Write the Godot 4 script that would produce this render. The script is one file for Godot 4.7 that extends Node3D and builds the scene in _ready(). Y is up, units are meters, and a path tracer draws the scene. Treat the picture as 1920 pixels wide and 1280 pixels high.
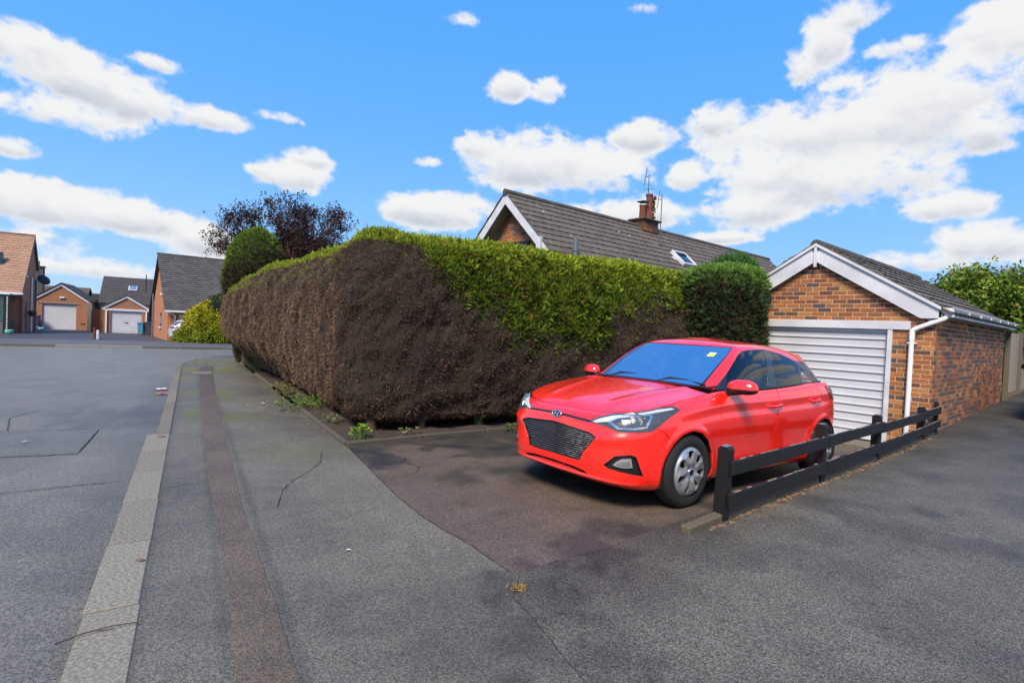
extends Node3D
# A suburban corner: a clipped hedge, a red hatchback on a drive, a brick garage, houses across the junction.
# x right, y up, -z away from the camera; metres.

class MB:
	var v := PackedVector3Array()
	var n := PackedVector3Array()
	var c := PackedColorArray()
	var col := Color(1, 1, 1)
	func vert(p: Vector3, q: Vector3) -> void:
		v.append(p); n.append(q); c.append(col)
	func tri(p: Vector3, q: Vector3, r: Vector3) -> void:
		var m := (q - p).cross(r - p).normalized()
		vert(p, m); vert(r, m); vert(q, m)
	func quad(p: Vector3, q: Vector3, r: Vector3, s: Vector3) -> void:
		tri(p, q, r); tri(p, r, s)
	func quad_out(p: Vector3, q: Vector3, r: Vector3, s: Vector3, mid: Vector3) -> void:
		if (r - p).cross(s - q).dot((p + q + r + s) * 0.25 - mid) < 0.0: quad(s, r, q, p)
		else: quad(p, q, r, s)
	func tri_n(p: Vector3, q: Vector3, r: Vector3, a: Vector3, b: Vector3, d: Vector3) -> void:
		if (q - p).cross(r - p).dot(a + b + d) < 0.0:
			vert(p, a); vert(q, b); vert(r, d)
		else:
			vert(p, a); vert(r, d); vert(q, b)
	func quad_n(p: Vector3, q: Vector3, r: Vector3, s: Vector3, a: Vector3, b: Vector3, d: Vector3, e: Vector3) -> void:
		tri_n(p, q, r, a, b, d); tri_n(p, r, s, a, d, e)
	func box(at: Vector3, size: Vector3, bs := Basis(), bev := 0.0) -> MB:
		var h := size * 0.5
		if bev <= 0.0:
			var k := []
			for i in 8: k.append(at + bs * Vector3(h.x if i & 1 else -h.x, h.y if i & 2 else -h.y, h.z if i & 4 else -h.z))
			for f in [[0, 1, 3, 2], [4, 5, 7, 6], [0, 1, 5, 4], [2, 3, 7, 6], [0, 2, 6, 4], [1, 3, 7, 5]]: quad_out(k[f[0]], k[f[1]], k[f[2]], k[f[3]], at)
			return self
		var P := []
		for i in 8:
			var s := Vector3(1.0 if i & 1 else -1.0, 1.0 if i & 2 else -1.0, 1.0 if i & 4 else -1.0)
			var r := []
			for k in 3:
				var q := Vector3(h.x - bev, h.y - bev, h.z - bev)
				q[k] = h[k]
				r.append(at + bs * (q * s))
			P.append(r)
		for k in 3:
			var b1 := 1 << ((k + 1) % 3)
			var b2 := 1 << ((k + 2) % 3)
			for s in [0, 1 << k]:
				quad_out(P[s][k], P[s | b1][k], P[s | b1 | b2][k], P[s | b2][k], at)
			for m in [0, b1, b2, b1 | b2]:
				var i1 := (k + 1) % 3
				var i2 := (k + 2) % 3
				quad_out(P[m][i1], P[m | 1 << k][i1], P[m | 1 << k][i2], P[m][i2], at)
		for i in 8:
			if (P[i][1] - P[i][0]).cross(P[i][2] - P[i][0]).dot(P[i][0] - at) > 0.0: tri(P[i][0], P[i][1], P[i][2])
			else: tri(P[i][0], P[i][2], P[i][1])
		return self
	func tube(path: Array, r0: float, sides := 8, r1 := -1.0, caps := true) -> MB:
		var last := path.size() - 1
		var ref := Vector3.UP if absf((path[last] - path[0]).normalized().y) < 0.9 else Vector3.RIGHT
		var old := []
		for i in path.size():
			var t: Vector3 = (path[mini(i + 1, last)] - path[maxi(i - 1, 0)]).normalized()
			var e1 := t.cross(ref).normalized()
			var e2 := e1.cross(t)
			var r := r0 if r1 < 0.0 else lerpf(r0, r1, float(i) / last)
			var ring := []
			for k in sides:
				var d := e1 * cos(TAU * k / sides) + e2 * sin(TAU * k / sides)
				ring.append([path[i] + d * r, d])
			if i > 0:
				for k in sides:
					var a = old[k]; var b = old[(k + 1) % sides]; var p = ring[(k + 1) % sides]; var q = ring[k]
					quad_n(a[0], b[0], p[0], q[0], a[1], b[1], p[1], q[1])
			if caps and (i == 0 or i == last):
				var m := -t if i == 0 else t
				for k in sides: tri_n(path[i], ring[k][0], ring[(k + 1) % sides][0], m, m, m)
			old = ring
		return self
	func lathe(prof: Array, xf := Transform3D(), segs := 24) -> MB:   # prof of Vector2(radius, height along y)
		for i in prof.size() - 1:
			var p: Vector2 = prof[i]
			var q: Vector2 = prof[i + 1]
			var nn := Vector2(q.y - p.y, p.x - q.x).normalized()
			for k in segs:
				var a0 := TAU * k / segs
				var a1 := TAU * (k + 1) / segs
				var d0 := Vector3(cos(a0), 0, sin(a0)); var d1 := Vector3(cos(a1), 0, sin(a1)); var up := Vector3.UP
				var n0 := (xf.basis * (d0 * nn.x + up * nn.y)).normalized(); var n1 := (xf.basis * (d1 * nn.x + up * nn.y)).normalized()
				quad_n(xf * (d0 * p.x + up * p.y), xf * (d1 * p.x + up * p.y), xf * (d1 * q.x + up * q.y), xf * (d0 * q.x + up * q.y), n0, n1, n1, n0)
		return self
	func prism(poly: PackedVector2Array, z0: float, z1: float, xf := Transform3D(), back := true) -> MB:   # poly in x,y extruded along z
		var t := Geometry2D.triangulate_polygon(poly)
		var cw := Geometry2D.is_polygon_clockwise(poly)
		var f := xf.basis.z.normalized()
		for i in range(0, t.size(), 3):
			var a := poly[t[i]]; var b := poly[t[i + 1]]; var d := poly[t[i + 2]]
			tri_n(xf * Vector3(a.x, a.y, z1), xf * Vector3(b.x, b.y, z1), xf * Vector3(d.x, d.y, z1), f, f, f)
			if back: tri_n(xf * Vector3(a.x, a.y, z0), xf * Vector3(b.x, b.y, z0), xf * Vector3(d.x, d.y, z0), -f, -f, -f)
		for i in poly.size():
			var a := poly[i]; var b := poly[(i + 1) % poly.size()]
			var e := (b - a).normalized()
			var o := Vector2(e.y, -e.x) * (-1.0 if cw else 1.0)
			var m := (xf.basis * Vector3(o.x, o.y, 0)).normalized()
			quad_n(xf * Vector3(a.x, a.y, z0), xf * Vector3(b.x, b.y, z0), xf * Vector3(b.x, b.y, z1), xf * Vector3(a.x, a.y, z1), m, m, m, m)
		return self
	func mesh(material: Material) -> ArrayMesh:
		var a := []
		a.resize(Mesh.ARRAY_MAX)
		a[Mesh.ARRAY_VERTEX] = v; a[Mesh.ARRAY_NORMAL] = n; a[Mesh.ARRAY_COLOR] = c
		var m := ArrayMesh.new()
		if v.size(): m.add_surface_from_arrays(Mesh.PRIMITIVE_TRIANGLES, a)
		if v.size(): m.surface_set_material(0, material)
		return m

var used := {}
var M := {}
var rng := RandomNumberGenerator.new()
var nz := FastNoiseLite.new()
const E1 := Vector3(0.863, 0, -0.505)      # along the cross street, to the right
const E2 := Vector3(-0.505, 0, -0.863)     # along the road, away
const SIDE := Vector3(0.7547, 0, -0.6561)  # along the garage side, away
const RIGHT := Vector3(0.6561, 0, 0.7547)  # along the garage front, to the right
const EYE := 1.45

func numbered(called: String) -> String:
	used[called] = used.get(called, -1) + 1
	return called if used[called] == 0 else "%s_%03d" % [called, used[called]]

func tag(o: Node, label: String, category: String, group := "") -> Node:
	o.set_meta("label", label); o.set_meta("category", category)
	if group: o.set_meta("group", group)
	return o

func thing(called: String, label: String, category: String, at := Vector3.ZERO, turn := 0.0, group := "") -> Node3D:
	var o := Node3D.new()
	o.name = numbered(called)
	add_child(o)
	o.position = at; o.rotation.y = turn
	tag(o, label, category, group)
	return o

func part(called: String, mb: MB, material: Material, parent: Node) -> MeshInstance3D:
	var o := MeshInstance3D.new()
	o.name = called
	o.mesh = mb.mesh(material)
	parent.add_child(o, true)
	return o

func copy_part(called: String, m: Mesh, parent: Node, at: Vector3, bs := Basis()) -> MeshInstance3D:
	var o := MeshInstance3D.new()
	o.name = called
	o.mesh = m
	o.transform = Transform3D(bs, at)
	parent.add_child(o, true)
	return o

func solo(called: String, mb: MB, material: Material, label: String, category: String, at := Vector3.ZERO, turn := 0.0, group := "") -> MeshInstance3D:
	var o := part(numbered(called), mb, material, self)
	o.position = at; o.rotation.y = turn
	tag(o, label, category, group)
	return o

func structure(called: String, mb: MB, material: Material) -> MeshInstance3D:
	var o := part(numbered(called), mb, material, self)
	o.set_meta("kind", "structure")
	return o

func scatter(called: String, m: Mesh, buf: PackedFloat32Array, parent: Node) -> MultiMeshInstance3D:
	var mm := MultiMesh.new()
	mm.transform_format = MultiMesh.TRANSFORM_3D
	mm.use_colors = true
	mm.mesh = m
	mm.instance_count = buf.size() / 16
	mm.buffer = buf
	var o := MultiMeshInstance3D.new()
	o.name = called
	o.multimesh = mm
	o.set_meta("kind", "stuff")
	parent.add_child(o, true)
	return o

func put(buf: PackedFloat32Array, at: Vector3, bs: Basis, k: Color) -> void:
	buf.append_array(PackedFloat32Array([bs.x.x, bs.y.x, bs.z.x, at.x, bs.x.y, bs.y.y, bs.z.y, at.y, bs.x.z, bs.y.z, bs.z.z, at.z, k.r, k.g, k.b, 1.0]))

func facing(nrm: Vector3, roll: float) -> Basis:   # y along nrm
	var ref := Vector3.UP if absf(nrm.y) < 0.9 else Vector3.RIGHT
	var x := ref.cross(nrm).normalized()
	return Basis(x, nrm, x.cross(nrm)) * Basis(Vector3.UP, roll)

func ab(a: float, b: float, y := 0.0) -> Vector3:
	return E1 * a + E2 * b + Vector3(0, y, 0)

func lin(r: float, g: float, b: float) -> Color:   # from an 8-bit sRGB colour to linear
	return Color(r / 255.0, g / 255.0, b / 255.0).srgb_to_linear()

func noise_tex(type: int, freq: float, size: int, lo: float, hi: float, seed_ := 1, as_normal := false, strength := 4.0, octaves := 4) -> NoiseTexture2D:
	var f := FastNoiseLite.new()
	f.noise_type = type; f.frequency = freq; f.seed = seed_; f.fractal_octaves = octaves
	if type == FastNoiseLite.TYPE_CELLULAR: f.cellular_return_type = FastNoiseLite.RETURN_CELL_VALUE if not as_normal else FastNoiseLite.RETURN_DISTANCE
	if type == FastNoiseLite.TYPE_CELLULAR: f.fractal_type = FastNoiseLite.FRACTAL_NONE
	var t := NoiseTexture2D.new()
	t.width = size; t.height = size; t.seamless = true; t.noise = f
	if as_normal:
		t.as_normal_map = true; t.bump_strength = strength
	else:
		var g := Gradient.new()
		g.set_color(0, Color(lo, lo, lo)); g.set_color(1, Color(hi, hi, hi))
		t.color_ramp = g
	return t

func mat(called: String, srgb: Color, rough: float, opts := {}) -> StandardMaterial3D:
	var m := StandardMaterial3D.new()
	m.resource_name = called
	m.albedo_color = srgb
	m.roughness = rough
	for k in opts: m.set(k, opts[k])
	M[called] = m
	return m

func tri_mat(called: String, srgb: Color, rough: float, tex: Texture2D, per_metre: float, nrm: Texture2D = null, nscale := 1.0, opts := {}) -> StandardMaterial3D:
	var m := mat(called, srgb, rough, opts)
	m.uv1_triplanar = true; m.uv1_world_triplanar = true
	m.uv1_scale = Vector3.ONE * per_metre
	m.albedo_texture = tex
	if nrm:
		m.normal_enabled = true; m.normal_texture = nrm; m.normal_scale = nscale
	return m

func materials() -> void:
	var SX := FastNoiseLite.TYPE_SIMPLEX_SMOOTH
	var fine := noise_tex(SX, 0.05, 512, 0.62, 1.0, 3)
	var soft := noise_tex(SX, 0.012, 512, 0.72, 1.0, 5)
	var grit := noise_tex(FastNoiseLite.TYPE_CELLULAR, 0.11, 1024, 0.60, 1.0, 7)
	var grit_n := noise_tex(FastNoiseLite.TYPE_CELLULAR, 0.11, 1024, 0, 1, 7, true, 3.0)
	var fine_n := noise_tex(SX, 0.06, 512, 0, 1, 3, true, 2.5)
	var vc := {"vertex_color_use_as_albedo": true}
	M.fine = fine; M.soft = soft
	tri_mat("asphalt", Color(1, 1, 1), 0.62, grit, 1.4, grit_n, 1.0, vc)
	tri_mat("asphalt_road", Color(1, 1, 1), 0.45, grit, 1.2, grit_n, 0.8, vc)
	tri_mat("asphalt_coarse", Color(1, 1, 1), 0.62, noise_tex(FastNoiseLite.TYPE_CELLULAR, 0.13, 1024, 0.48, 1.0, 8), 1.2, grit_n, 1.5, vc)
	tri_mat("concrete", Color(0.78, 0.77, 0.73), 0.9, fine, 1.6, fine_n, 0.8, vc)
	tri_mat("soil", Color(1, 1, 1), 0.95, fine, 3.0, fine_n, 2.0, vc)
	tri_mat("brick", Color(1, 1, 1), 0.88, noise_tex(SX, 0.03, 512, 0.55, 1.0, 21), 2.6, fine_n, 0.6, vc)
	tri_mat("mortar", Color(0.95, 0.87, 0.76), 0.95, fine, 3.0)
	tri_mat("far_brick", Color(1, 1, 1), 0.9, fine, 1.5, null, 1.0, vc)
	tri_mat("tile", Color(1, 1, 1), 0.85, soft, 1.3, fine_n, 0.5, vc)
	tri_mat("white_paint", Color(0.83, 0.845, 0.88), 0.45, noise_tex(SX, 0.01, 256, 0.86, 1.0, 9), 0.7)
	tri_mat("white_door", Color(0.785, 0.80, 0.84), 0.5, noise_tex(SX, 0.008, 256, 0.9, 1.0, 11), 0.5)
	mat("white_plastic", Color(0.87, 0.88, 0.9), 0.35)
	tri_mat("grey_soffit", Color(0.6, 0.58, 0.55), 0.7, soft, 1.0)
	tri_mat("fascia_wood", Color(0.66, 0.62, 0.57), 0.75, soft, 1.5)
	tri_mat("black_wood", Color(0.075, 0.072, 0.072), 0.6, noise_tex(SX, 0.03, 256, 0.55, 1.0, 13), 2.0, fine_n, 0.4)
	tri_mat("worn_edge", Color(0.62, 0.58, 0.52), 0.8, fine, 6.0)
	tri_mat("grey_wood", Color(0.92, 0.90, 0.87), 0.85, fine, 2.0, fine_n, 0.6, vc)
	mat("grey_pipe", Color(0.36, 0.40, 0.45), 0.5)
	mat("black_metal", Color(0.09, 0.09, 0.1), 0.5)
	mat("crack", Color(0.21, 0.20, 0.19), 0.95)
	mat("dark_hole", Color(0.03, 0.03, 0.032), 0.95)
	mat("window_glass", Color(0.10, 0.13, 0.16), 0.06, {"metallic_specular": 0.7})
	mat("plain", Color(1, 1, 1), 0.7, vc)
	mat("leaf", Color(1, 1, 1), 0.62, vc)
	M.leaf.backlight_enabled = true; M.leaf.backlight = Color(0.35, 0.4, 0.25)
	M.leaf.metallic_specular = 0.3
	tri_mat("bark", Color(0.36, 0.29, 0.23), 0.95, fine, 4.0, fine_n, 1.5)
	tri_mat("hull", Color(1, 1, 1), 1.0, fine, 5.0, fine_n, 2.0, vc)

func camera_and_light() -> void:
	var cam := Camera3D.new()
	cam.name = "camera"
	cam.keep_aspect = Camera3D.KEEP_HEIGHT
	cam.fov = rad_to_deg(2.0 * atan(640.0 / 1032.0))
	cam.near = 0.05; cam.far = 600.0
	cam.position = Vector3(0, EYE, 0)
	cam.rotation_degrees = Vector3(-1.353, 0, 2.555)
	add_child(cam)
	cam.current = true
	var e := Environment.new()
	e.background_mode = Environment.BG_SKY
	e.sky = Sky.new()
	var pano := PanoramaSkyMaterial.new()
	pano.panorama = sky_picture()
	e.sky.sky_material = pano
	e.tonemap_mode = Environment.TONE_MAPPER_LINEAR
	e.tonemap_exposure = 1.55
	e.background_energy_multiplier = 1.0
	e.sdfgi_enabled = true; e.ssao_enabled = true; e.ssil_enabled = true
	var we := WorldEnvironment.new()
	we.name = "world_environment"
	we.environment = e
	add_child(we)
	var sun := DirectionalLight3D.new()
	sun.name = "sun"
	sun.light_energy = 1.25
	sun.light_color = Color(1.0, 0.93, 0.83)
	sun.light_angular_distance = 20.0
	sun.shadow_enabled = true
	sun.look_at_from_position(Vector3(-0.24, 0.80, 0.68) * 10.0, Vector3.ZERO)
	add_child(sun)

# Clouds: azimuth and elevation of each one's middle in degrees, its half sizes, its weight. The sky goes round with more of the same kind.
const CLOUDS := [[-41.5,19.0,3.7,1.8,1.00],[-38.6,17.8,5.0,2.1,1.00],[-35.4,17.3,4.0,2.2,1.00],[-33.6,20.4,2.0,0.7,0.80],[-29.7,17.1,3.5,1.1,1.00],[-39.8,15.0,3.9,1.4,0.70],[-42.3,11.9,1.7,0.9,0.90],[-23.3,18.3,1.8,0.5,0.50],[-22.7,13.3,3.7,1.7,1.00],[-21.0,15.0,2.6,1.0,0.80],[-25.4,13.5,1.3,0.7,0.60],[-40.7,8.0,6.7,2.0,1.00],[-35.5,7.9,5.5,1.8,1.00],[-29.6,6.7,3.3,1.9,0.90],[-38.3,3.4,5.8,1.1,0.80],[-41.2,5.0,3.5,1.1,0.60],[-1.7,23.3,2.0,1.5,0.90],[2.7,23.2,1.3,1.0,0.50],[1.4,16.7,7.4,3.1,1.00],[8.0,15.8,5.2,2.5,1.00],[-4.2,17.9,2.6,1.5,1.00],[12.3,19.1,3.1,1.8,1.00],[-8.3,11.3,5.8,2.1,1.00],[-11.5,11.3,3.1,1.4,1.00],[11.4,12.0,6.2,1.8,0.90],[31.6,18.3,10.7,4.0,1.00],[37.4,20.1,6.3,3.7,1.00],[25.3,18.6,6.8,2.7,1.00],[19.6,20.2,3.2,1.7,1.00],[40.5,23.1,3.3,2.8,1.00],[23.2,15.1,4.9,3.8,1.00],[31.0,14.5,7.1,3.5,1.00],[22.4,12.3,4.4,2.4,1.00],[39.9,17.0,2.8,2.3,1.00],[28.4,25.3,1.8,2.4,0.75],[30.3,26.8,2.2,1.3,0.75],[26.3,23.6,1.4,1.7,0.60],[12.0,29.7,1.5,0.6,0.50],[37.7,11.3,3.2,1.3,0.95],[40.3,8.4,4.8,1.9,0.95],[35.3,7.1,4.4,1.1,0.90],[16.9,15.2,1.8,1.5,0.90],[20.2,9.6,3.4,0.7,0.80],[-9.5,16.0,1.3,0.5,0.50],[34.0,23.9,2.1,0.7,0.50],[39.2,23.8,2.2,0.9,0.70],[-6.9,28.6,1.4,0.5,0.30]]

func sky_picture() -> ImageTexture:
	var W := 3600
	var H := 1800
	var half := H / 2
	var field := PackedFloat32Array(); field.resize(W * half); field.fill(-1.0)
	var low := PackedFloat32Array(); low.resize(W * half)
	var all := CLOUDS.map(func(q): return [q[0], q[1], q[2] * 0.95, q[3] * 0.95, q[4]])
	rng.seed = 77
	for k in 46:
		var az := 50.0 + 260.0 * (k + rng.randf()) / 46.0
		var el := 4.0 + 22.0 * pow(rng.randf(), 1.2)
		for j in 3 + rng.randi() % 3:
			all.append([az + rng.randf_range(-6, 6), el + rng.randf_range(-1.2, 1.6), rng.randf_range(2.5, 7.5), rng.randf_range(1.2, 3.0), 1.0])
	for k in 14:
		var az := rng.randf_range(55, 305)
		all.append([az, rng.randf_range(28, 55), rng.randf_range(2, 6), rng.randf_range(1, 2.5), 0.6])
	var deg := 360.0 / W
	for q in all:
		var s: float = 1.0 / cos(deg_to_rad(q[1]))
		var rx: float = q[2] * s * (1.0 if absf(q[0]) < 50.0 else 1.0)
		for j in range(maxi(int((90.0 - q[1] - q[3] * 1.5) / deg), 0), mini(int((90.0 - q[1] + q[3] * 1.5) / deg), half)):
			var el := 90.0 - (j + 0.5) * deg
			var dy: float = (el - q[1]) / q[3]
			if dy < 0.0: dy *= 1.15
			for i in range(int((360.0 + q[0] - rx * 1.5) / deg), int((360.0 + q[0] + rx * 1.5) / deg)):
				var dx: float = ((i + 0.5) * deg - 360.0 - q[0]) / rx
				var f: float = q[4] * (0.9 - 0.8 * (dx * dx + dy * dy))
				var at := j * W + posmod(i, W)
				var g := field[at]
				var w := clampf(0.5 + (f - g) / 1.0, 0.0, 1.0)
				if g < -0.95: w = 1.0 if f > -0.95 else 0.0
				low[at] = lerpf(low[at], -dy, w)
				field[at] = lerpf(g, f, w) + w * (1.0 - w) * 0.5
	var fb := FastNoiseLite.new()
	fb.noise_type = FastNoiseLite.TYPE_SIMPLEX_SMOOTH; fb.frequency = 5.5; fb.fractal_octaves = 7; fb.fractal_gain = 0.6; fb.domain_warp_enabled = true; fb.domain_warp_amplitude = 0.05; fb.domain_warp_frequency = 9.0; fb.seed = 4
	var fb2 := FastNoiseLite.new()
	fb2.noise_type = FastNoiseLite.TYPE_SIMPLEX_SMOOTH; fb2.frequency = 26.0; fb2.fractal_octaves = 4; fb2.fractal_gain = 0.6; fb2.seed = 9
	var out := PackedFloat32Array(); out.resize(W * H * 3)
	for j in half:
		var el := deg_to_rad(90.0 - (j + 0.5) * deg)
		var sy := sin(el)
		var t := pow(1.0 - sy, 2.2)
		var top := Color(0.052, 0.262, 0.80)
		var hor := Color(0.165, 0.465, 0.86)
		var base := top.lerp(hor, t)
		base = base.lerp(Color(0.46, 0.60, 0.74), pow(1.0 - sy, 7.0) * 0.85)
		for i in W:
			var c := base
			var f := field[j * W + i]
			if f > -0.9:
				var az := deg_to_rad((i + 0.5) * deg)
				var d := Vector3(sin(az) * cos(el), sy, -cos(az) * cos(el))
				var x := fb.get_noise_3d(d.x, d.y * 1.5, d.z)
				var y2 := fb2.get_noise_3d(d.x + 0.25 * d.y, d.y * 1.6, d.z)
				var e := f * 1.1 + 1.15 * x + 0.55 * y2 + 0.12
				var a := smoothstep(-0.08, 0.70, e)
				if a > 0.0:
					var lo := low[j * W + i]
					var thick := smoothstep(0.10, 0.75, f + 0.45 * x + 0.2 * y2)
					var shade := thick * smoothstep(-0.25, 0.95, lo + x * 0.5 + 0.25 * y2)
					var k := Color(0.70, 0.695, 0.685).lerp(Color(0.43, 0.46, 0.52), shade * 0.95)
					c = base.lerp(k, a * 0.97)
			var o := (j * W + i) * 3
			out[o] = c.r * 0.85; out[o + 1] = c.g * 0.85; out[o + 2] = c.b * 0.85
	for j in range(half, H):
		for i in W:
			var o := (j * W + i) * 3
			out[o] = 0.12; out[o + 1] = 0.12; out[o + 2] = 0.12
	return ImageTexture.create_from_image(Image.create_from_data(W, H, false, Image.FORMAT_RGBF, out.to_byte_array()))

func steps(lo: float, hi: float, fine: float, grow: float, mid := 0.0) -> Array:
	var r := [lo]
	while r[-1] < hi - 0.02:
		r.append(minf(hi, r[-1] + maxf(fine, grow * absf(r[-1] - mid))))
	return r

func drive_y(p: Vector3) -> float:      # the hatchback's drive sinks towards the garage
	var w := maxf(0.0, p.dot(SIDE) - 4.2)
	return -0.0226 * w - 0.00265 * w * w

func right_y(p: Vector3) -> float:      # the neighbour's drive climbs
	var w := p.dot(SIDE)
	return 0.033 * maxf(0.0, w - 9.3) + 0.004 * maxf(0.0, minf(w, 9.3) - 4.0)

func far_y(b: float) -> float:
	return -0.35 * smoothstep(16.0, 33.0, b)

# A sheet of ground over a polygon in (along the cross street, along the road), cut from a grid.
func sheet_ab(poly: PackedVector2Array, us: Array, vs: Array, height: Callable, color: Callable, lift := 0.0) -> MB:
	var mb := MB.new()
	var cut := {}
	for i in poly.size():
		var p := poly[i]; var q := poly[(i + 1) % poly.size()]
		var m := int(p.distance_to(q) / 0.015) + 1
		for k in m + 1:
			var r := p.lerp(q, float(k) / m)
			cut[Vector2i(us.bsearch(r.x, false) - 1, vs.bsearch(r.y, false) - 1)] = true
			cut[Vector2i(us.bsearch(r.x) - 1, vs.bsearch(r.y) - 1)] = true
	var memo := {}
	var make := func(uv: Vector2) -> Array:
		if memo.has(uv): return memo[uv]
		var p := ab(uv.x, uv.y)
		p.y = height.call(p) + lift
		var h := 0.02
		var gx: float = (height.call(p + Vector3(h, 0, 0)) - height.call(p - Vector3(h, 0, 0))) / (2 * h)
		var gz: float = (height.call(p + Vector3(0, 0, h)) - height.call(p - Vector3(0, 0, h))) / (2 * h)
		var r := [p, Vector3(-gx, 1, -gz).normalized(), color.call(p, uv)]
		memo[uv] = r
		return r
	for i in us.size() - 1:
		for j in vs.size() - 1:
			var cell := PackedVector2Array([Vector2(us[i], vs[j]), Vector2(us[i + 1], vs[j]), Vector2(us[i + 1], vs[j + 1]), Vector2(us[i], vs[j + 1])])
			var bits := []
			if cut.has(Vector2i(i, j)): bits = Geometry2D.intersect_polygons(cell, poly)
			elif Geometry2D.is_point_in_polygon((cell[0] + cell[2]) * 0.5, poly): bits = [cell]
			for b in bits:
				var t := Geometry2D.triangulate_polygon(b) if b.size() != 4 or cut.has(Vector2i(i, j)) else PackedInt32Array([0, 1, 2, 0, 2, 3])
				for k in range(0, t.size(), 3):
					var x = make.call(b[t[k]]); var y = make.call(b[t[k + 1]]); var z = make.call(b[t[k + 2]])
					var flip: bool = (y[0] - x[0]).cross(z[0] - x[0]).y < 0.0
					for q in ([x, y, z] if flip else [x, z, y]):
						mb.v.append(q[0]); mb.n.append(q[1]); mb.c.append(q[2])
	return mb

func ribbon(pts: Array, wide: float, height: Callable, lift: float, jitter := 0.25) -> MB:   # a crack: an uneven sliver
	var mb := MB.new()
	var fine := []
	for i in pts.size() - 1:
		var m := int(pts[i].distance_to(pts[i + 1]) / 0.05) + 1
		for k in m: fine.append(pts[i].lerp(pts[i + 1], float(k) / m) + Vector2(rng.randf_range(-1, 1), rng.randf_range(-1, 1)) * 0.006)
	fine.append(pts[-1])
	var old := []
	for i in fine.size():
		var d: Vector2 = (fine[mini(i + 1, fine.size() - 1)] - fine[maxi(i - 1, 0)]).normalized()
		var w := wide * rng.randf_range(1.0 - jitter, 1.0 + jitter) * minf(1.0, 0.25 + minf(i, fine.size() - 1 - i) * 0.25)
		var now := []
		for s in [-1.0, 1.0]:
			var q: Vector2 = fine[i] + Vector2(-d.y, d.x) * w * 0.5 * s
			var p := ab(q.x, q.y)
			p.y = height.call(p) + lift
			now.append(p)
		if i: mb.quad_out(old[0], old[1], now[1], now[0], old[0] - Vector3(0, 1, 0))
		old = now
	return mb

func blot(p: Vector3, x: float, z: float, r: float) -> float:   # 1 at a stain's middle, 0 beyond its uneven edge
	var d := Vector2(p.x - x, p.z + z).length() / r + 0.6 * nz.get_noise_2d(p.x * 90.0, p.z * 90.0) + 0.75 * nz.get_noise_2d(p.x * 420.0, p.z * 420.0)
	return 1.0 - smoothstep(0.35, 1.0, d)

const BED := [[1.6, 6.2], [1.587, 6.47], [1.48, 12.5], [1.365, 19.1], [1.40, 22.9]]

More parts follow.
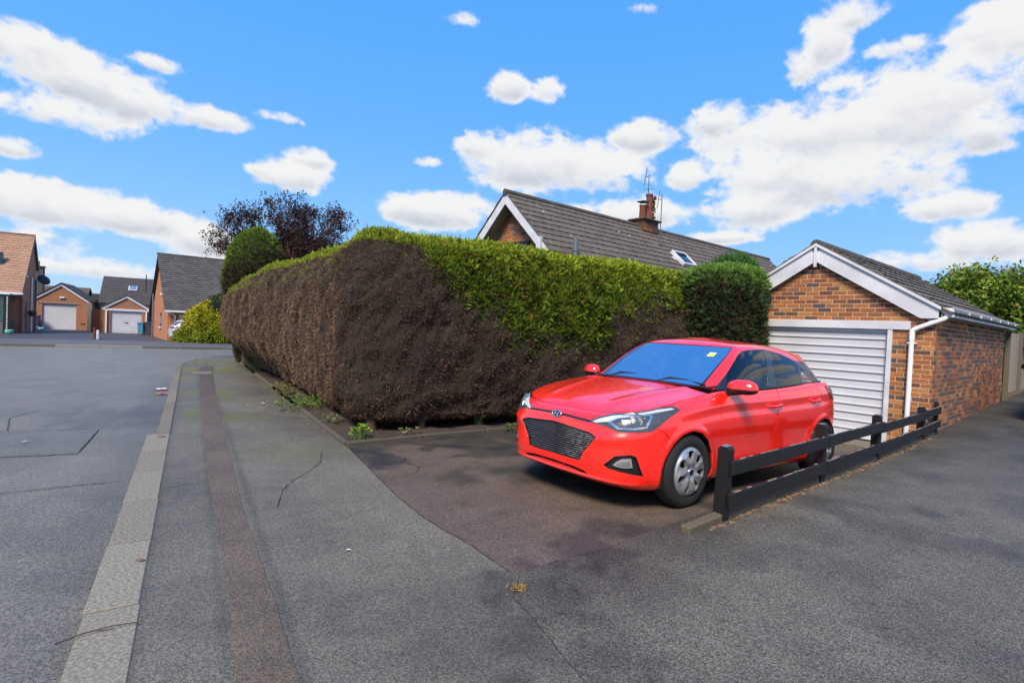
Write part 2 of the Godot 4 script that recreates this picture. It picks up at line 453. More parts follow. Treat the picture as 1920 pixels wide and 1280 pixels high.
func ground() -> void:
	nz.noise_type = FastNoiseLite.TYPE_SIMPLEX_SMOOTH; nz.frequency = 0.01; nz.fractal_octaves = 4; nz.seed = 12
	var base := MB.new()
	base.col = Color(0.06, 0.075, 0.035)
	base.quad(Vector3(-260, -0.62, 120), Vector3(260, -0.62, 120), Vector3(260, -0.62, -420), Vector3(-260, -0.62, -420))
	structure("ground", base, M.soil)
	var mottled := func(p: Vector3, f: float, amt: float) -> float:
		return 1.0 + amt * nz.get_noise_2d(p.x * f, p.z * f) + amt * 0.6 * nz.get_noise_2d(p.x * f * 5.0 + 900.0, p.z * f * 5.0)
	# road
	var road_y := func(p: Vector3) -> float: return -0.085 + far_y(p.dot(E2) / 1.0)
	var road_c := func(p: Vector3, uv: Vector2) -> Color:
		var k: float = mottled.call(p, 60.0, 0.22) * (1.0 - 0.22 * smoothstep(-1.0, -0.45, uv.x) * (1.0 - smoothstep(14.0, 17.0, uv.y)))
		k *= 1.0 - 0.30 * blot(p, -5.6, 8.1, 1.3) + 0.12 * smoothstep(9.0, 20.0, uv.y)
		k *= 1.0 - 0.14 * smoothstep(0.2, 0.5, nz.get_noise_2d(p.x * 25.0, p.z * 120.0 + 77.0))
		return Color(0.221, 0.204, 0.158) * k
	var r := PackedVector2Array([Vector2(-26, -4), Vector2(-0.2, -4), Vector2(-0.2, 17), Vector2(0.0, 19.2), Vector2(0.38, 21.4), Vector2(0.8, 22.8), Vector2(1.45, 23.9), Vector2(2.4, 24.5), Vector2(60, 24.6), Vector2(60, 34.4), Vector2(-60, 34.4), Vector2(-60, 24.0), Vector2(-26, 24.0)])
	structure("road", sheet_ab(r, steps(-60, 60, 0.07, 0.035, -0.6), steps(-4, 34.4, 0.07, 0.03, 1.5), road_y, road_c), M.asphalt_road)
	var patch := PackedVector2Array([Vector2(-6.0, 7.35), Vector2(-1.62, 7.37), Vector2(-1.0, 7.3), Vector2(-0.98, 8.75), Vector2(-1.9, 8.86), Vector2(-6.0, 8.9)])
	structure("road_repair_patch", sheet_ab(patch, steps(-6, -0.9, 0.12, 0.0), steps(7.2, 8.9, 0.12, 0.0), road_y, func(p, uv): return Color(0.183, 0.172, 0.132) * mottled.call(p, 150.0, 0.2), 0.005), M.asphalt_road)
	# pavement
	var flat := func(p: Vector3) -> float: return far_y(p.dot(E2)) * smoothstep(19.0, 30.0, p.dot(E2))
	var pave_c := func(p: Vector3, uv: Vector2) -> Color:
		var k: float = mottled.call(p, 70.0, 0.26) * 1.05
		k *= 1.0 - 0.28 * smoothstep(0.75, 1.5, uv.x) * smoothstep(5.5, 8.0, uv.y) * (1.0 + nz.get_noise_2d(p.x * 200.0, p.z * 200.0))
		k *= 1.0 - 0.22 * blot(p, 0.35, 2.45, 0.42) - 0.40 * blot(p, 0.08, 3.05, 0.22) - 0.14 * blot(p, -0.25, 2.6, 0.6)
		k *= 1.0 + 0.12 * blot(p, -0.45, 3.6, 0.7)
		var c := Color(0.184, 0.171, 0.132) * k
		c *= 1.0 - 0.30 * exp(-pow((uv.x - 0.435) / 0.03, 2.0)) - 0.25 * exp(-pow((uv.x - 0.17) / 0.03, 2.0)) - 0.35 * smoothstep(-0.13, -0.18, uv.x)
		c *= 1.0 - 0.16 * smoothstep(0.05, 0.4, nz.get_noise_2d(p.x * 38.0 + 500.0, p.z * 38.0))
		for m in [[-8.1, 14.4, 0.9, 0.9], [-4.0, 7.8, 0.55, 0.45], [-4.62, 8.1, 0.35, 1.0], [-5.6, 10.2, 0.6, 0.7], [-4.9, 9.4, 0.5, 0.5], [-9.1, 17.5, 1.2, 0.6], [-2.5, 6.0, 0.7, 0.22], [-7.2, 12.2, 0.5, 0.5]]:
			c = c.lerp(Color(0.18, 0.20, 0.03), m[3] * blot(p, m[0], m[1], m[2]))
		return c
	var pav := PackedVector2Array([Vector2(-0.19, -4), Vector2(-0.19, 17), Vector2(-0.05, 19.2), Vector2(0.31, 21.4), Vector2(0.75, 22.8), Vector2(1.4, 23.9), Vector2(2.4, 24.5), Vector2(40, 24.6), Vector2(40, 22.9), Vector2(1.40, 22.9), Vector2(1.365, 19.1), Vector2(1.48, 12.5), Vector2(1.587, 6.47), Vector2(1.6, 6.2), Vector2(1.53, 4.5), Vector2(1.55, 3.79), Vector2(1.64, 3.25), Vector2(1.68, 2.72), Vector2(1.53, 2.5), Vector2(1.50, 2.2), Vector2(1.44, 1.8), Vector2(1.4, -4)])
	structure("pavement", sheet_ab(pav, steps(-0.19, 40, 0.045, 0.03, 0.5), steps(-4, 24.6, 0.05, 0.02, 1.8), flat, pave_c), M.asphalt)
	var strip := PackedVector2Array()
	for q in [[0.20, -3.0], [0.197, 2.37], [0.205, 3.25], [0.17, 5.46], [0.175, 10.05], [0.20, 15.5], [0.24, 17.5]]: strip.append(Vector2(q[0], q[1]))
	for q in [[0.60, 17.6], [0.50, 15.5], [0.41, 9.99], [0.375, 4.74], [0.41, 2.85], [0.42, 2.2], [0.43, -3.0]]: strip.append(Vector2(q[0], q[1]))
	var rough := PackedVector2Array()
	for i in strip.size():
		var p := strip[i]; var q := strip[(i + 1) % strip.size()]
		var m := maxi(1, int(p.distance_to(q) / 0.07))
		for k in m: rough.append(p.lerp(q, float(k) / m) + Vector2(0.011 * nz.get_noise_1d(i * 900.0 + k * 28.0), 0) if k else p)
	strip = rough
	structure("pavement_trench_strip", sheet_ab(strip, steps(0.15, 0.62, 0.05, 0.0), steps(-3, 17.7, 0.05, 0.02, 1.8), flat, func(p, uv): return Color(0.168, 0.130, 0.090) * mottled.call(p, 110.0, 0.25) * (1.0 - 0.25 * smoothstep(8.0, 14.0, uv.y)), 0.005), M.asphalt)
	# the hatchback's drive, reddish brown and worn
	var drive := PackedVector2Array([Vector2(1.6, 6.42), Vector2(1.53, 4.5), Vector2(1.55, 3.79), Vector2(1.64, 3.25), Vector2(1.68, 2.72), Vector2(2.0, 2.8), Vector2(2.5, 2.84), Vector2(3.2, 2.98), Vector2(10.3, 4.2), Vector2(9.75, 7.7), Vector2(1.63, 6.5)])
	var drive_c := func(p: Vector3, uv: Vector2) -> Color:
		var n1 := nz.get_noise_2d(p.x * 75.0 + 300.0, p.z * 75.0)
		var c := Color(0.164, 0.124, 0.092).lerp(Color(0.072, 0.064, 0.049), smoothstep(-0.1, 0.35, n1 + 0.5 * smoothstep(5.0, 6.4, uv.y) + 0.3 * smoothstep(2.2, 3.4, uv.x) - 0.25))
		c = c.lerp(Color(0.030, 0.030, 0.033), 0.6 * blot(p, 0.55, 3.62, 0.33) + 0.45 * blot(p, 1.0, 3.95, 0.25) + 0.6 * blot(p, 0.2, 3.32, 0.2))
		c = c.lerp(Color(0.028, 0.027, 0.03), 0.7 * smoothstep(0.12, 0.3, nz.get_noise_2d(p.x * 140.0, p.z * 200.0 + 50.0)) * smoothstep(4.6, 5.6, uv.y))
		return c * mottled.call(p, 160.0, 0.18)
	structure("car_drive", sheet_ab(drive, steps(1.5, 10.3, 0.045, 0.012, 1.5), steps(2.7, 7.8, 0.045, 0.012, 2.7), func(p): return drive_y(p) + far_y(p.dot(E2)) * 0.0, drive_c), M.asphalt)
	# the neighbour's drive, dark and coarse
	var rd := PackedVector2Array([Vector2(1.4, -4), Vector2(1.44, 1.8), Vector2(1.50, 2.2), Vector2(1.53, 2.5), Vector2(1.68, 2.72), Vector2(2.0, 2.8), Vector2(2.5, 2.84), Vector2(3.2, 2.98), Vector2(10.25, 4.2), Vector2(16.1, 5.2), Vector2(22, 6.2), Vector2(24, -4)])
	var rd_c := func(p: Vector3, uv: Vector2) -> Color:
		var k: float = mottled.call(p, 60.0, 0.30) * 1.22
		k *= 1.0 - 0.32 * smoothstep(0.0, 0.18, nz.get_noise_2d(p.x * 110.0 + 240.0, p.z * 110.0)) * smoothstep(-0.2, 0.3, nz.get_noise_2d(p.x * 30.0, p.z * 30.0 + 60.0))
		k *= 1.0 - 0.30 * smoothstep(-0.05, 0.3, nz.get_noise_2d(p.x * 45.0 + 40.0, p.z * 45.0 + 12.0)) - 0.25 * smoothstep(2.2, 3.2, uv.y - (uv.x - 3.0) * 0.17) * smoothstep(2.0, 3.5, uv.x)
		k *= 1.0 - 0.42 * blot(p, 0.62, 3.5, 0.3) - 0.3 * blot(p, 0.42, 3.3, 0.25) - 0.35 * blot(p, 0.25, 2.95, 0.25) - 0.35 * blot(p, 0.55, 2.35, 0.3)
		var c := Color(0.152, 0.143, 0.110) * k
		return c.lerp(Color(0.094, 0.089, 0.071) * k, smoothstep(6.0, 11.0, uv.x))
	structure("side_drive", sheet_ab(rd, steps(1.4, 24, 0.045, 0.02, 1.4), steps(-4, 6.3, 0.05, 0.02, 1.5), right_y, rd_c), M.asphalt_coarse)
	# cracks and open joints
	rng.seed = 5
	var cr := MB.new()
	for k in [[[1.29, 6.28], [1.17, 5.74], [0.99, 5.42], [0.84, 5.21], [0.71, 4.94], [0.64, 4.66], [0.6, 4.42]], [[0.84, 5.21], [0.62, 5.16]], [[0.71, 4.94], [0.66, 5.0]], [[0.99, 5.42], [0.86, 5.5], [0.7, 5.48]], [[1.6, 6.15], [1.53, 4.5], [1.55, 3.79], [1.64, 3.25], [1.68, 2.72]], [[1.70, 2.7], [1.54, 2.5], [1.51, 2.2], [1.45, 1.8], [1.42, 1.2]], [[-0.17, 5.3], [0.02, 5.4], [0.17, 5.45]]]:
		var q := []
		for e in k: q.append(Vector2(e[0], e[1]))
		var rb := ribbon(q, 0.006, flat, 0.0075, 0.7)
		cr.v.append_array(rb.v); cr.n.append_array(rb.n); cr.c.append_array(rb.c)
	structure("pavement_crack", cr, M.crack)
	var cr2 := MB.new()
	for k in [[[-1.0, 7.3], [-0.98, 8.75]], [[-0.98, 8.75], [-1.9, 8.86], [-6, 8.9]], [[-1.0, 7.3], [-6, 7.35]], [[-0.5, 6.0], [-1.5, 5.9], [-2.4, 5.95], [-3.0, 5.8]], [[-1.9, 8.86], [-2.1, 9.9], [-1.9, 10.6]]]:
		var q := []
		for e in k: q.append(Vector2(e[0], e[1]))
		var rb := ribbon(q, 0.012, road_y, 0.0095, 0.6)
		cr2.v.append_array(rb.v); cr2.n.append_array(rb.n); cr2.c.append_array(rb.c)
	structure("road_crack", cr2, M.crack)
	var cr3 := MB.new()
	for k in [[[1.9, 5.0], [2.05, 5.25], [1.95, 5.5], [2.1, 5.8]], [[2.05, 5.25], [2.3, 5.3]]]:
		var q := []
		for e in k: q.append(Vector2(e[0], e[1]))
		var rb := ribbon(q, 0.009, drive_y, 0.005, 0.6)
		cr3.v.append_array(rb.v); cr3.n.append_array(rb.n); cr3.c.append_array(rb.c)
	structure("drive_crack", cr3, M.crack)
	# garden behind the hedge, its bed, and the far side of the street
	var g := MB.new()
	g.col = Color(0.05, 0.075, 0.025)
	var gp := PackedVector2Array([Vector2(2.9, 7.3), Vector2(9.7, 8.4), Vector2(9.7, 7.75), Vector2(10.3, 4.25), Vector2(60, 12.7), Vector2(60, 22.85), Vector2(2.9, 22.85)])
	structure("garden_lawn", sheet_ab(gp, steps(2.8, 60, 1.2, 0.1, 2.8), steps(4, 23, 0.8, 0.0), func(p): return -0.06, func(p, uv): return Color(0.05, 0.075, 0.025)), M.soil)
	var bed := PackedVector2Array([Vector2(1.62, 6.52), Vector2(9.75, 7.75), Vector2(9.7, 8.4), Vector2(2.9, 7.3), Vector2(2.9, 22.8), Vector2(1.45, 22.8), Vector2(1.42, 19.1), Vector2(1.53, 12.5)])
	structure("hedge_bed", sheet_ab(bed, steps(1.4, 9.8, 0.1, 0.0), steps(6.4, 22.9, 0.1, 0.02, 6.4), func(p): return 0.03 + 0.05 * nz.get_noise_2d(p.x * 150.0, p.z * 150.0) - 0.02 * maxf(0, p.dot(SIDE) - 5.0), func(p, uv): return Color(0.075, 0.05, 0.036) * mottled.call(p, 150.0, 0.4)), M.soil)
	var fp := PackedVector2Array([Vector2(-60, 34.5), Vector2(60, 34.5), Vector2(60, 40.6), Vector2(-60, 40.6)])
	structure("far_pavement", sheet_ab(fp, steps(-60, 60, 0.5, 0.05), steps(34.5, 40.6, 0.5, 0.0), func(p): return -0.345, func(p, uv): return Color(0.15, 0.15, 0.155) * mottled.call(p, 40.0, 0.2)), M.asphalt)
	var fd := PackedVector2Array([Vector2(-40, 40.6), Vector2(40, 40.6), Vector2(40, 80), Vector2(-40, 80)])
	structure("far_drives", sheet_ab(fd, steps(-40, 40, 0.6, 0.05), steps(40.6, 80, 0.6, 0.0), func(p): return -0.35, func(p, uv): return Color(0.085, 0.085, 0.092) * mottled.call(p, 30.0, 0.25)), M.asphalt)
	kerbs()

func kerbs() -> void:
	rng.seed = 9
	var near := thing("kerb", "", "kerb")
	for k in ["label", "category"]: near.remove_meta(k)
	near.set_meta("kind", "structure")
	var b := -3.1
	var k := 0
	while b < 17.2:
		var low := b < 7.3
		var wide := 0.225 if low else 0.135
		var mb := MB.new()
		var t := rng.randf_range(0.82, 1.08)
		mb.col = Color(0.52, 0.50, 0.45) * t * (1.0 if low else 0.84)
		var s := 0.905
		var top := 0.004 if low else 0.012
		mb.box(Vector3(0, top - 0.1, 0), Vector3(wide, 0.2, s - 0.017), Basis(), 0.004)
		var o := part("kerb_stone", mb, M.concrete, near)
		o.position = ab(-0.18 - wide * 0.5 + rng.randf_range(-0.004, 0.004), b + s * 0.5)
		o.rotation.y = 0.5294 + rng.randf_range(-0.004, 0.004)
		o.rotation.z = 0.02 if low else 0.0
		b += s
		k += 1
	# round the corner
	var pts := [Vector2(-0.24, 17.2), Vector2(-0.16, 18.2), Vector2(-0.09, 19.2), Vector2(0.06, 20.2), Vector2(0.28, 21.35), Vector2(0.51, 22.1), Vector2(0.72, 22.75), Vector2(1.02, 23.3), Vector2(1.38, 23.85), Vector2(2.4, 24.5), Vector2(4, 24.6), Vector2(6, 24.6), Vector2(9, 24.6)]
	for i in pts.size() - 1:
		var p := ab(pts[i].x, pts[i].y); var q := ab(pts[i + 1].x, pts[i + 1].y)
		var mb := MB.new()
		mb.col = Color(0.27, 0.26, 0.22) * rng.randf_range(0.9, 1.1)
		mb.box(Vector3(0, -0.09, 0), Vector3(0.13, 0.2, p.distance_to(q) - 0.012), Basis(), 0.012)
		var o := part("kerb_stone", mb, M.concrete, near)
		o.position = (p + q) * 0.5 + Vector3(0, far_y((p + q).dot(E2) * 0.5) * 0.6, 0)
		o.rotation.y = atan2((p - q).x, (p - q).z)
	var far := thing("far_kerb", "", "")
	for m in ["label", "category"]: far.remove_meta(m)
	far.set_meta("kind", "structure")
	for i in 34:
		var mb := MB.new()
		mb.col = Color(0.30, 0.29, 0.27) * rng.randf_range(0.8, 1.15)
		if i == 14 or i == 15: mb.col = Color(0.62, 0.61, 0.58)
		mb.box(Vector3.ZERO, Vector3(1.79, 0.16, 0.16), Basis(), 0.015)
		var o := part("kerb_stone", mb, M.concrete, far)
		o.position = ab(-30 + i * 1.8, 34.45, -0.40); o.rotation.y = 0.5294
	# concrete edging of the bed
	var ed := thing("bed_edging", "", "")
	for m in ["label", "category"]: ed.remove_meta(m)
	ed.set_meta("kind", "structure")
	var lines := [[Vector2(1.60, 6.45), Vector2(1.50, 12.5), 0.0], [Vector2(1.50, 12.5), Vector2(1.385, 19.0), 0.0], [Vector2(1.60, 6.45), Vector2(9.6, 7.72), 1.0]]
	for l in lines:
		var len: float = l[0].distance_to(l[1])
		var n := int(len / 0.92)
		for i in n:
			if l[2] == 0.0 and (i in [3, 4, 5] or i > 8): continue
			if l[2] == 1.0 and i > 6: continue
			var p2: Vector2 = l[0].lerp(l[1], float(i) / n); var q2: Vector2 = l[0].lerp(l[1], float(i + 1) / n)
			var p := ab(p2.x, p2.y); var q := ab(q2.x, q2.y)
			if l[2] == 1.0: p.y = drive_y(p); q.y = drive_y(q)
			var mb := MB.new()
			mb.col = Color(0.24, 0.215, 0.17) * rng.randf_range(0.8, 1.15)
			mb.box(Vector3.ZERO, Vector3(0.06, 0.16, p.distance_to(q) - 0.01), Basis(), 0.012)
			var o := part("edging_stone", mb, M.concrete, ed)
			o.transform = Transform3D(Basis.looking_at((q - p).normalized()), (p + q) * 0.5 + Vector3(0, -0.03 + rng.randf_range(-0.006, 0.006), 0))

# ---- The hatchback. Car axes: x to its left, y up, z forward, 0 at the front axle on the ground.
# Two B-spline nets of half the car: the lower body (rows from the sill up, columns from nose to tail) and the cabin.
var netA := []
var netC := []

func car_nets() -> void:
	var XC := [.80,.792,.765,.68,.53,.34,.12,-.18,-.52,-.95,-1.4,-1.85,-2.25,-2.6,-2.90,-3.13,-3.24,-3.27]
	var YC := [0,.26,.50,.69,.795,.845,.862,.868,.868,.868,.868,.868,.868,.862,.835,.74,.46,0]
	var ZT := [.765,.766,.774,.795,.823,.856,.892,.938,.982,.990,1.0,1.02,1.04,1.055,1.05,1.04,1.03,1.03]
	var ZB := [.185,.185,.18,.165,.155,.155,.17,.17,.17,.17,.17,.17,.17,.18,.20,.22,.24,.24]
	var FF := [0,.06,.22,.5,.76,.90,.97,1.0]
	var FS := [0,.06,.22,.46,.66,.82,.94,1.0]
	var DF := [-.13,-.03,0,0,-.012,-.035,-.065,-.115]
	var DR := [.12,.03,0,0,.02,.06,.10,.15]
	var IN := [.11,.03,.018,.006,0,.012,.038,.085]
	var A := []
	for c in 18:
		var ff := clampf((6.0 - c) / 3.0, 0, 1)
		var col := []
		for r in 8:
			var x: float = XC[c] + DF[r] * clampf((6.5 - c) / 3.0, 0, 1) + DR[r] * clampf((c - 12.0) / 3.0, 0, 1)
			var y: float = YC[c] * (1.0 - IN[r] / 0.868)
			col.append(Vector3(y, ZB[c] + (ZT[c] - ZB[c]) * lerpf(FS[r], FF[r], ff), x))
		A.append(col)
	netA = padded(A)
	var rows := [
		[-.33,0,1.01, -.35,.32,1.01, -.41,.64,1.0, -.56,.785,.975, -.95,.795,.98, -1.4,.793,.995, -1.85,.785,1.015, -2.25,.77,1.035, -2.62,.735,1.052, -2.95,.64,1.055, -3.10,.38,1.045, -3.12,0,1.045],
		[-.65,0,1.235, -.67,.32,1.23, -.72,.61,1.215, -.86,.705,1.195, -1.15,.73,1.21, -1.5,.73,1.22, -1.87,.72,1.23, -2.22,.70,1.23, -2.53,.66,1.22, -2.81,.565,1.22, -2.94,.34,1.22, -2.96,0,1.22],
		[-.99,0,1.43, -1.01,.31,1.425, -1.06,.54,1.41, -1.19,.605,1.39, -1.38,.605,1.395, -1.62,.60,1.40, -1.9,.595,1.395, -2.16,.58,1.38, -2.42,.555,1.36, -2.66,.49,1.35, -2.78,.29,1.36, -2.80,0,1.365],
		[-1.10,0,1.44, -1.12,.25,1.437, -1.2,.40,1.43, -1.28,.47,1.427, -1.42,.49,1.435, -1.64,.495,1.442, -1.88,.49,1.438, -2.10,.48,1.425, -2.32,.45,1.41, -2.52,.39,1.395, -2.63,.23,1.395, -2.66,0,1.395],
		[-1.25,0,1.465, -1.26,.10,1.465, -1.32,.12,1.468, -1.4,.10,1.472, -1.5,.06,1.476, -1.66,.03,1.478, -1.85,.03,1.475, -2.02,.05,1.467, -2.18,.08,1.457, -2.32,.09,1.447, -2.40,.06,1.44, -2.42,0,1.44]]
	var C := []
	for c in 12:
		var col := []
		for r in 5: col.append(Vector3(rows[r][c * 3 + 1], rows[r][c * 3 + 2], rows[r][c * 3]))
		C.append(col)
	netC = padded(C)

func padded(N: Array) -> Array:
	var flipped := func(col: Array) -> Array: return col.map(func(p): return Vector3(-p.x, p.y, p.z))
	var out := [flipped.call(N[1])] + N + [flipped.call(N[-2])]
	return out.map(func(col): return [col[0] * 2.0 - col[1]] + col + [col[-1] * 2.0 - col[-2]])

func spline(N: Array, s: float, t: float) -> Vector3:
	var i := clampi(floori(s), 0, N.size() - 4)
	var j := clampi(floori(t), 0, N[0].size() - 4)
	var a := s - i
	var b := t - j
	var wa := [(1 - a) * (1 - a) * (1 - a) / 6.0, (3 * a * a * a - 6 * a * a + 4) / 6.0, (-3 * a * a * a + 3 * a * a + 3 * a + 1) / 6.0, a * a * a / 6.0]
	var b0 := (1 - b) * (1 - b) * (1 - b) / 6.0
	var b1 := (3 * b * b * b - 6 * b * b + 4) / 6.0
	var b2 := (-3 * b * b * b + 3 * b * b + 3 * b + 1) / 6.0
	var b3 := b * b * b / 6.0
	var p := Vector3.ZERO
	for k in 4:
		var col: Array = N[i + k]
		p += (col[j] * b0 + col[j + 1] * b1 + col[j + 2] * b2 + col[j + 3] * b3) * wa[k]
	return p

func body_at(q: Vector2) -> Vector3:
	var p := spline(netA, q.x, q.y)
	# a shoulder line and a lower door scallop
	if q.x > 5.0 and q.x < 14.5:
		var w := smoothstep(5.0, 7.5, q.x) * (1.0 - smoothstep(13.0, 14.5, q.x))
		p.x += w * (0.010 * exp(-pow((q.y - 5.35) / 0.28, 2.0)) - 0.012 * exp(-pow((q.y - 2.7) / 0.8, 2.0)) - 0.006 * exp(-pow((q.y - 4.7) / 0.35, 2.0)))
	if q.x < 4.5:   # the bumper's folds: a bar above the fog lamps, the lip along the chin
		var w := 1.0 - smoothstep(3.6, 4.5, q.x)
		p.z += w * (0.018 * exp(-pow((q.y - 3.35 - 0.12 * q.x) / 0.30, 2.0)) * smoothstep(1.2, 2.2, q.x) + 0.02 * exp(-pow((q.y - 1.15) / 0.22, 2.0)))
	# the flared lips of the wheel arches
	for zc in [0.0, -2.57]:
		var d: float = absf(Vector2(p.z - zc, p.y - 0.31).length() - 0.36)
		if d < 0.06 and p.x > 0.7: p.x += 0.012 * smoothstep(0.06, 0.0, d)
	return p

func cabin_at(q: Vector2) -> Vector3:
	return spline(netC, q.x, q.y)

func bonnet_at(q: Vector2) -> Vector3:   # q.x along the wing's upper edge from the nose, q.y from that edge to the centre line
	var e := body_at(Vector2(q.x, 7.0))
	var zs := lerpf(0.60, -0.36, pow(maxf(q.x, 0.0) / 7.45, 1.15))
	var p := Vector3(e.x * (1.0 - q.y), 0, lerpf(e.z, zs, q.y))
	var top := func(z: float) -> float: return 0.785 + 0.225 * pow(clampf((0.70 - z) / 1.10, 0.0, 1.1), 0.72)
	p.y = top.call(p.z) - (top.call(e.z) - e.y) * pow(absf(1.0 - q.y), 2.1)
	var ridge: float = absf(p.x) - lerpf(0.56, 0.36, clampf((p.z + 0.4) / 1.0, 0, 1))
	p.y += 0.012 * exp(-ridge * ridge / 0.004) * smoothstep(0.66, 0.4, p.z)
	return p

# A panel: the part of a surface inside an outline (less holes), on both sides of the car or one, with a turned-in edge.
func panel(mb: MB, f: Callable, outline: PackedVector2Array, holes: Array, du: float, dv: float, lift := 0.0, edge := 0.014, sides := [1.0, -1.0]) -> void:
	var lo := outline[0]; var hi := outline[0]
	for p in outline: lo = lo.min(p); hi = hi.max(p)
	if lo.x < 0.0:
		outline = Geometry2D.intersect_polygons(outline, PackedVector2Array([Vector2(0, -9), Vector2(99, -9), Vector2(99, 99), Vector2(0, 99)]))[0]
		lo.x = 0.0
	var nu := int(ceil((hi.x - lo.x) / du)); var nv := int(ceil((hi.y - lo.y) / dv))
	var sx := (hi.x - lo.x) / nu; var sy := (hi.y - lo.y) / nv
	var cut := {}
	for poly in [outline] + holes:
		for i in poly.size():
			var p: Vector2 = (poly[i] - lo) / Vector2(sx, sy); var q: Vector2 = (poly[(i + 1) % poly.size()] - lo) / Vector2(sx, sy)
			var m := int(p.distance_to(q) * 8.0) + 1
			for k in m + 1:
				var r := p.lerp(q, float(k) / m)
				for ox in [-0.02, 0.02]: cut[Vector2i(floori(r.x + ox), floori(r.y + ox))] = true
	var memo := {}
	var at := func(uv: Vector2) -> Array:
		if memo.has(uv): return memo[uv]
		var p: Vector3 = f.call(uv)
		var h := 0.01
		var tu: Vector3 = f.call(uv + Vector2(h, 0)) - f.call(uv - Vector2(h, 0))
		var tv: Vector3 = f.call(uv + Vector2(0, h)) - f.call(uv - Vector2(0, h))
		var nn := tu.cross(tv).normalized()
		if nn.dot(p - Vector3(0, 0.55, clampf(p.z, -2.4, 0.1))) < 0.0: nn = -nn
		memo[uv] = [p + nn * lift, nn]
		return memo[uv]
	for i in nu:
		for j in nv:
			var a := lo + Vector2(i * sx, j * sy); var b := lo + Vector2((i + 1) * sx, (j + 1) * sy)
			var cell := PackedVector2Array([a, Vector2(b.x, a.y), b, Vector2(a.x, b.y)])
			var bits := [cell]
			if cut.has(Vector2i(i, j)):
				bits = Geometry2D.intersect_polygons(cell, outline)
				for hole in holes:
					var left := []
					for x in bits:
						for y in Geometry2D.clip_polygons(x, hole):
							if Geometry2D.is_polygon_clockwise(y) == Geometry2D.is_polygon_clockwise(x): left.append(y)
					bits = left
			else:
				var mid := (a + b) * 0.5
				if not Geometry2D.is_point_in_polygon(mid, outline): continue
				if holes.any(func(hole): return Geometry2D.is_point_in_polygon(mid, hole)): continue
			for x in bits:
				var t := Geometry2D.triangulate_polygon(x)
				for k in range(0, t.size(), 3):
					var p = at.call(x[t[k]]); var q = at.call(x[t[k + 1]]); var r = at.call(x[t[k + 2]])
					for s in sides:
						var g := Vector3(s, 1, 1)
						mb.tri_n(p[0] * g, q[0] * g, r[0] * g, p[1] * g, q[1] * g, r[1] * g)
	if edge > 0.0:
		for poly in [outline] + holes:
			for i in poly.size():
				var p: Vector2 = poly[i]; var q: Vector2 = poly[(i + 1) % poly.size()]
				if p.x + q.x < 1e-3: continue
				var m := maxi(1, int(maxf(absf(p.x - q.x) / du, absf(p.y - q.y) / dv)))
				for k in m:
					var x = at.call(p.lerp(q, float(k) / m)); var y = at.call(p.lerp(q, float(k + 1) / m))
					if absf(x[0].x) + absf(y[0].x) < 2e-3: continue
					for s in sides:
						var g := Vector3(s, 1, 1)
						mb.quad(x[0] * g, y[0] * g, (y[0] - y[1] * edge) * g, (x[0] - x[1] * edge) * g)

func outline(flat: Array) -> PackedVector2Array:
	var r := PackedVector2Array()
	for i in range(0, flat.size(), 2): r.append(Vector2(flat[i], flat[i + 1]))
	return r

func inset(p: PackedVector2Array, d: float) -> PackedVector2Array:
	var r := Geometry2D.offset_polygon(p, -d, Geometry2D.JOIN_MITER)
	return r[0] if r.size() else p

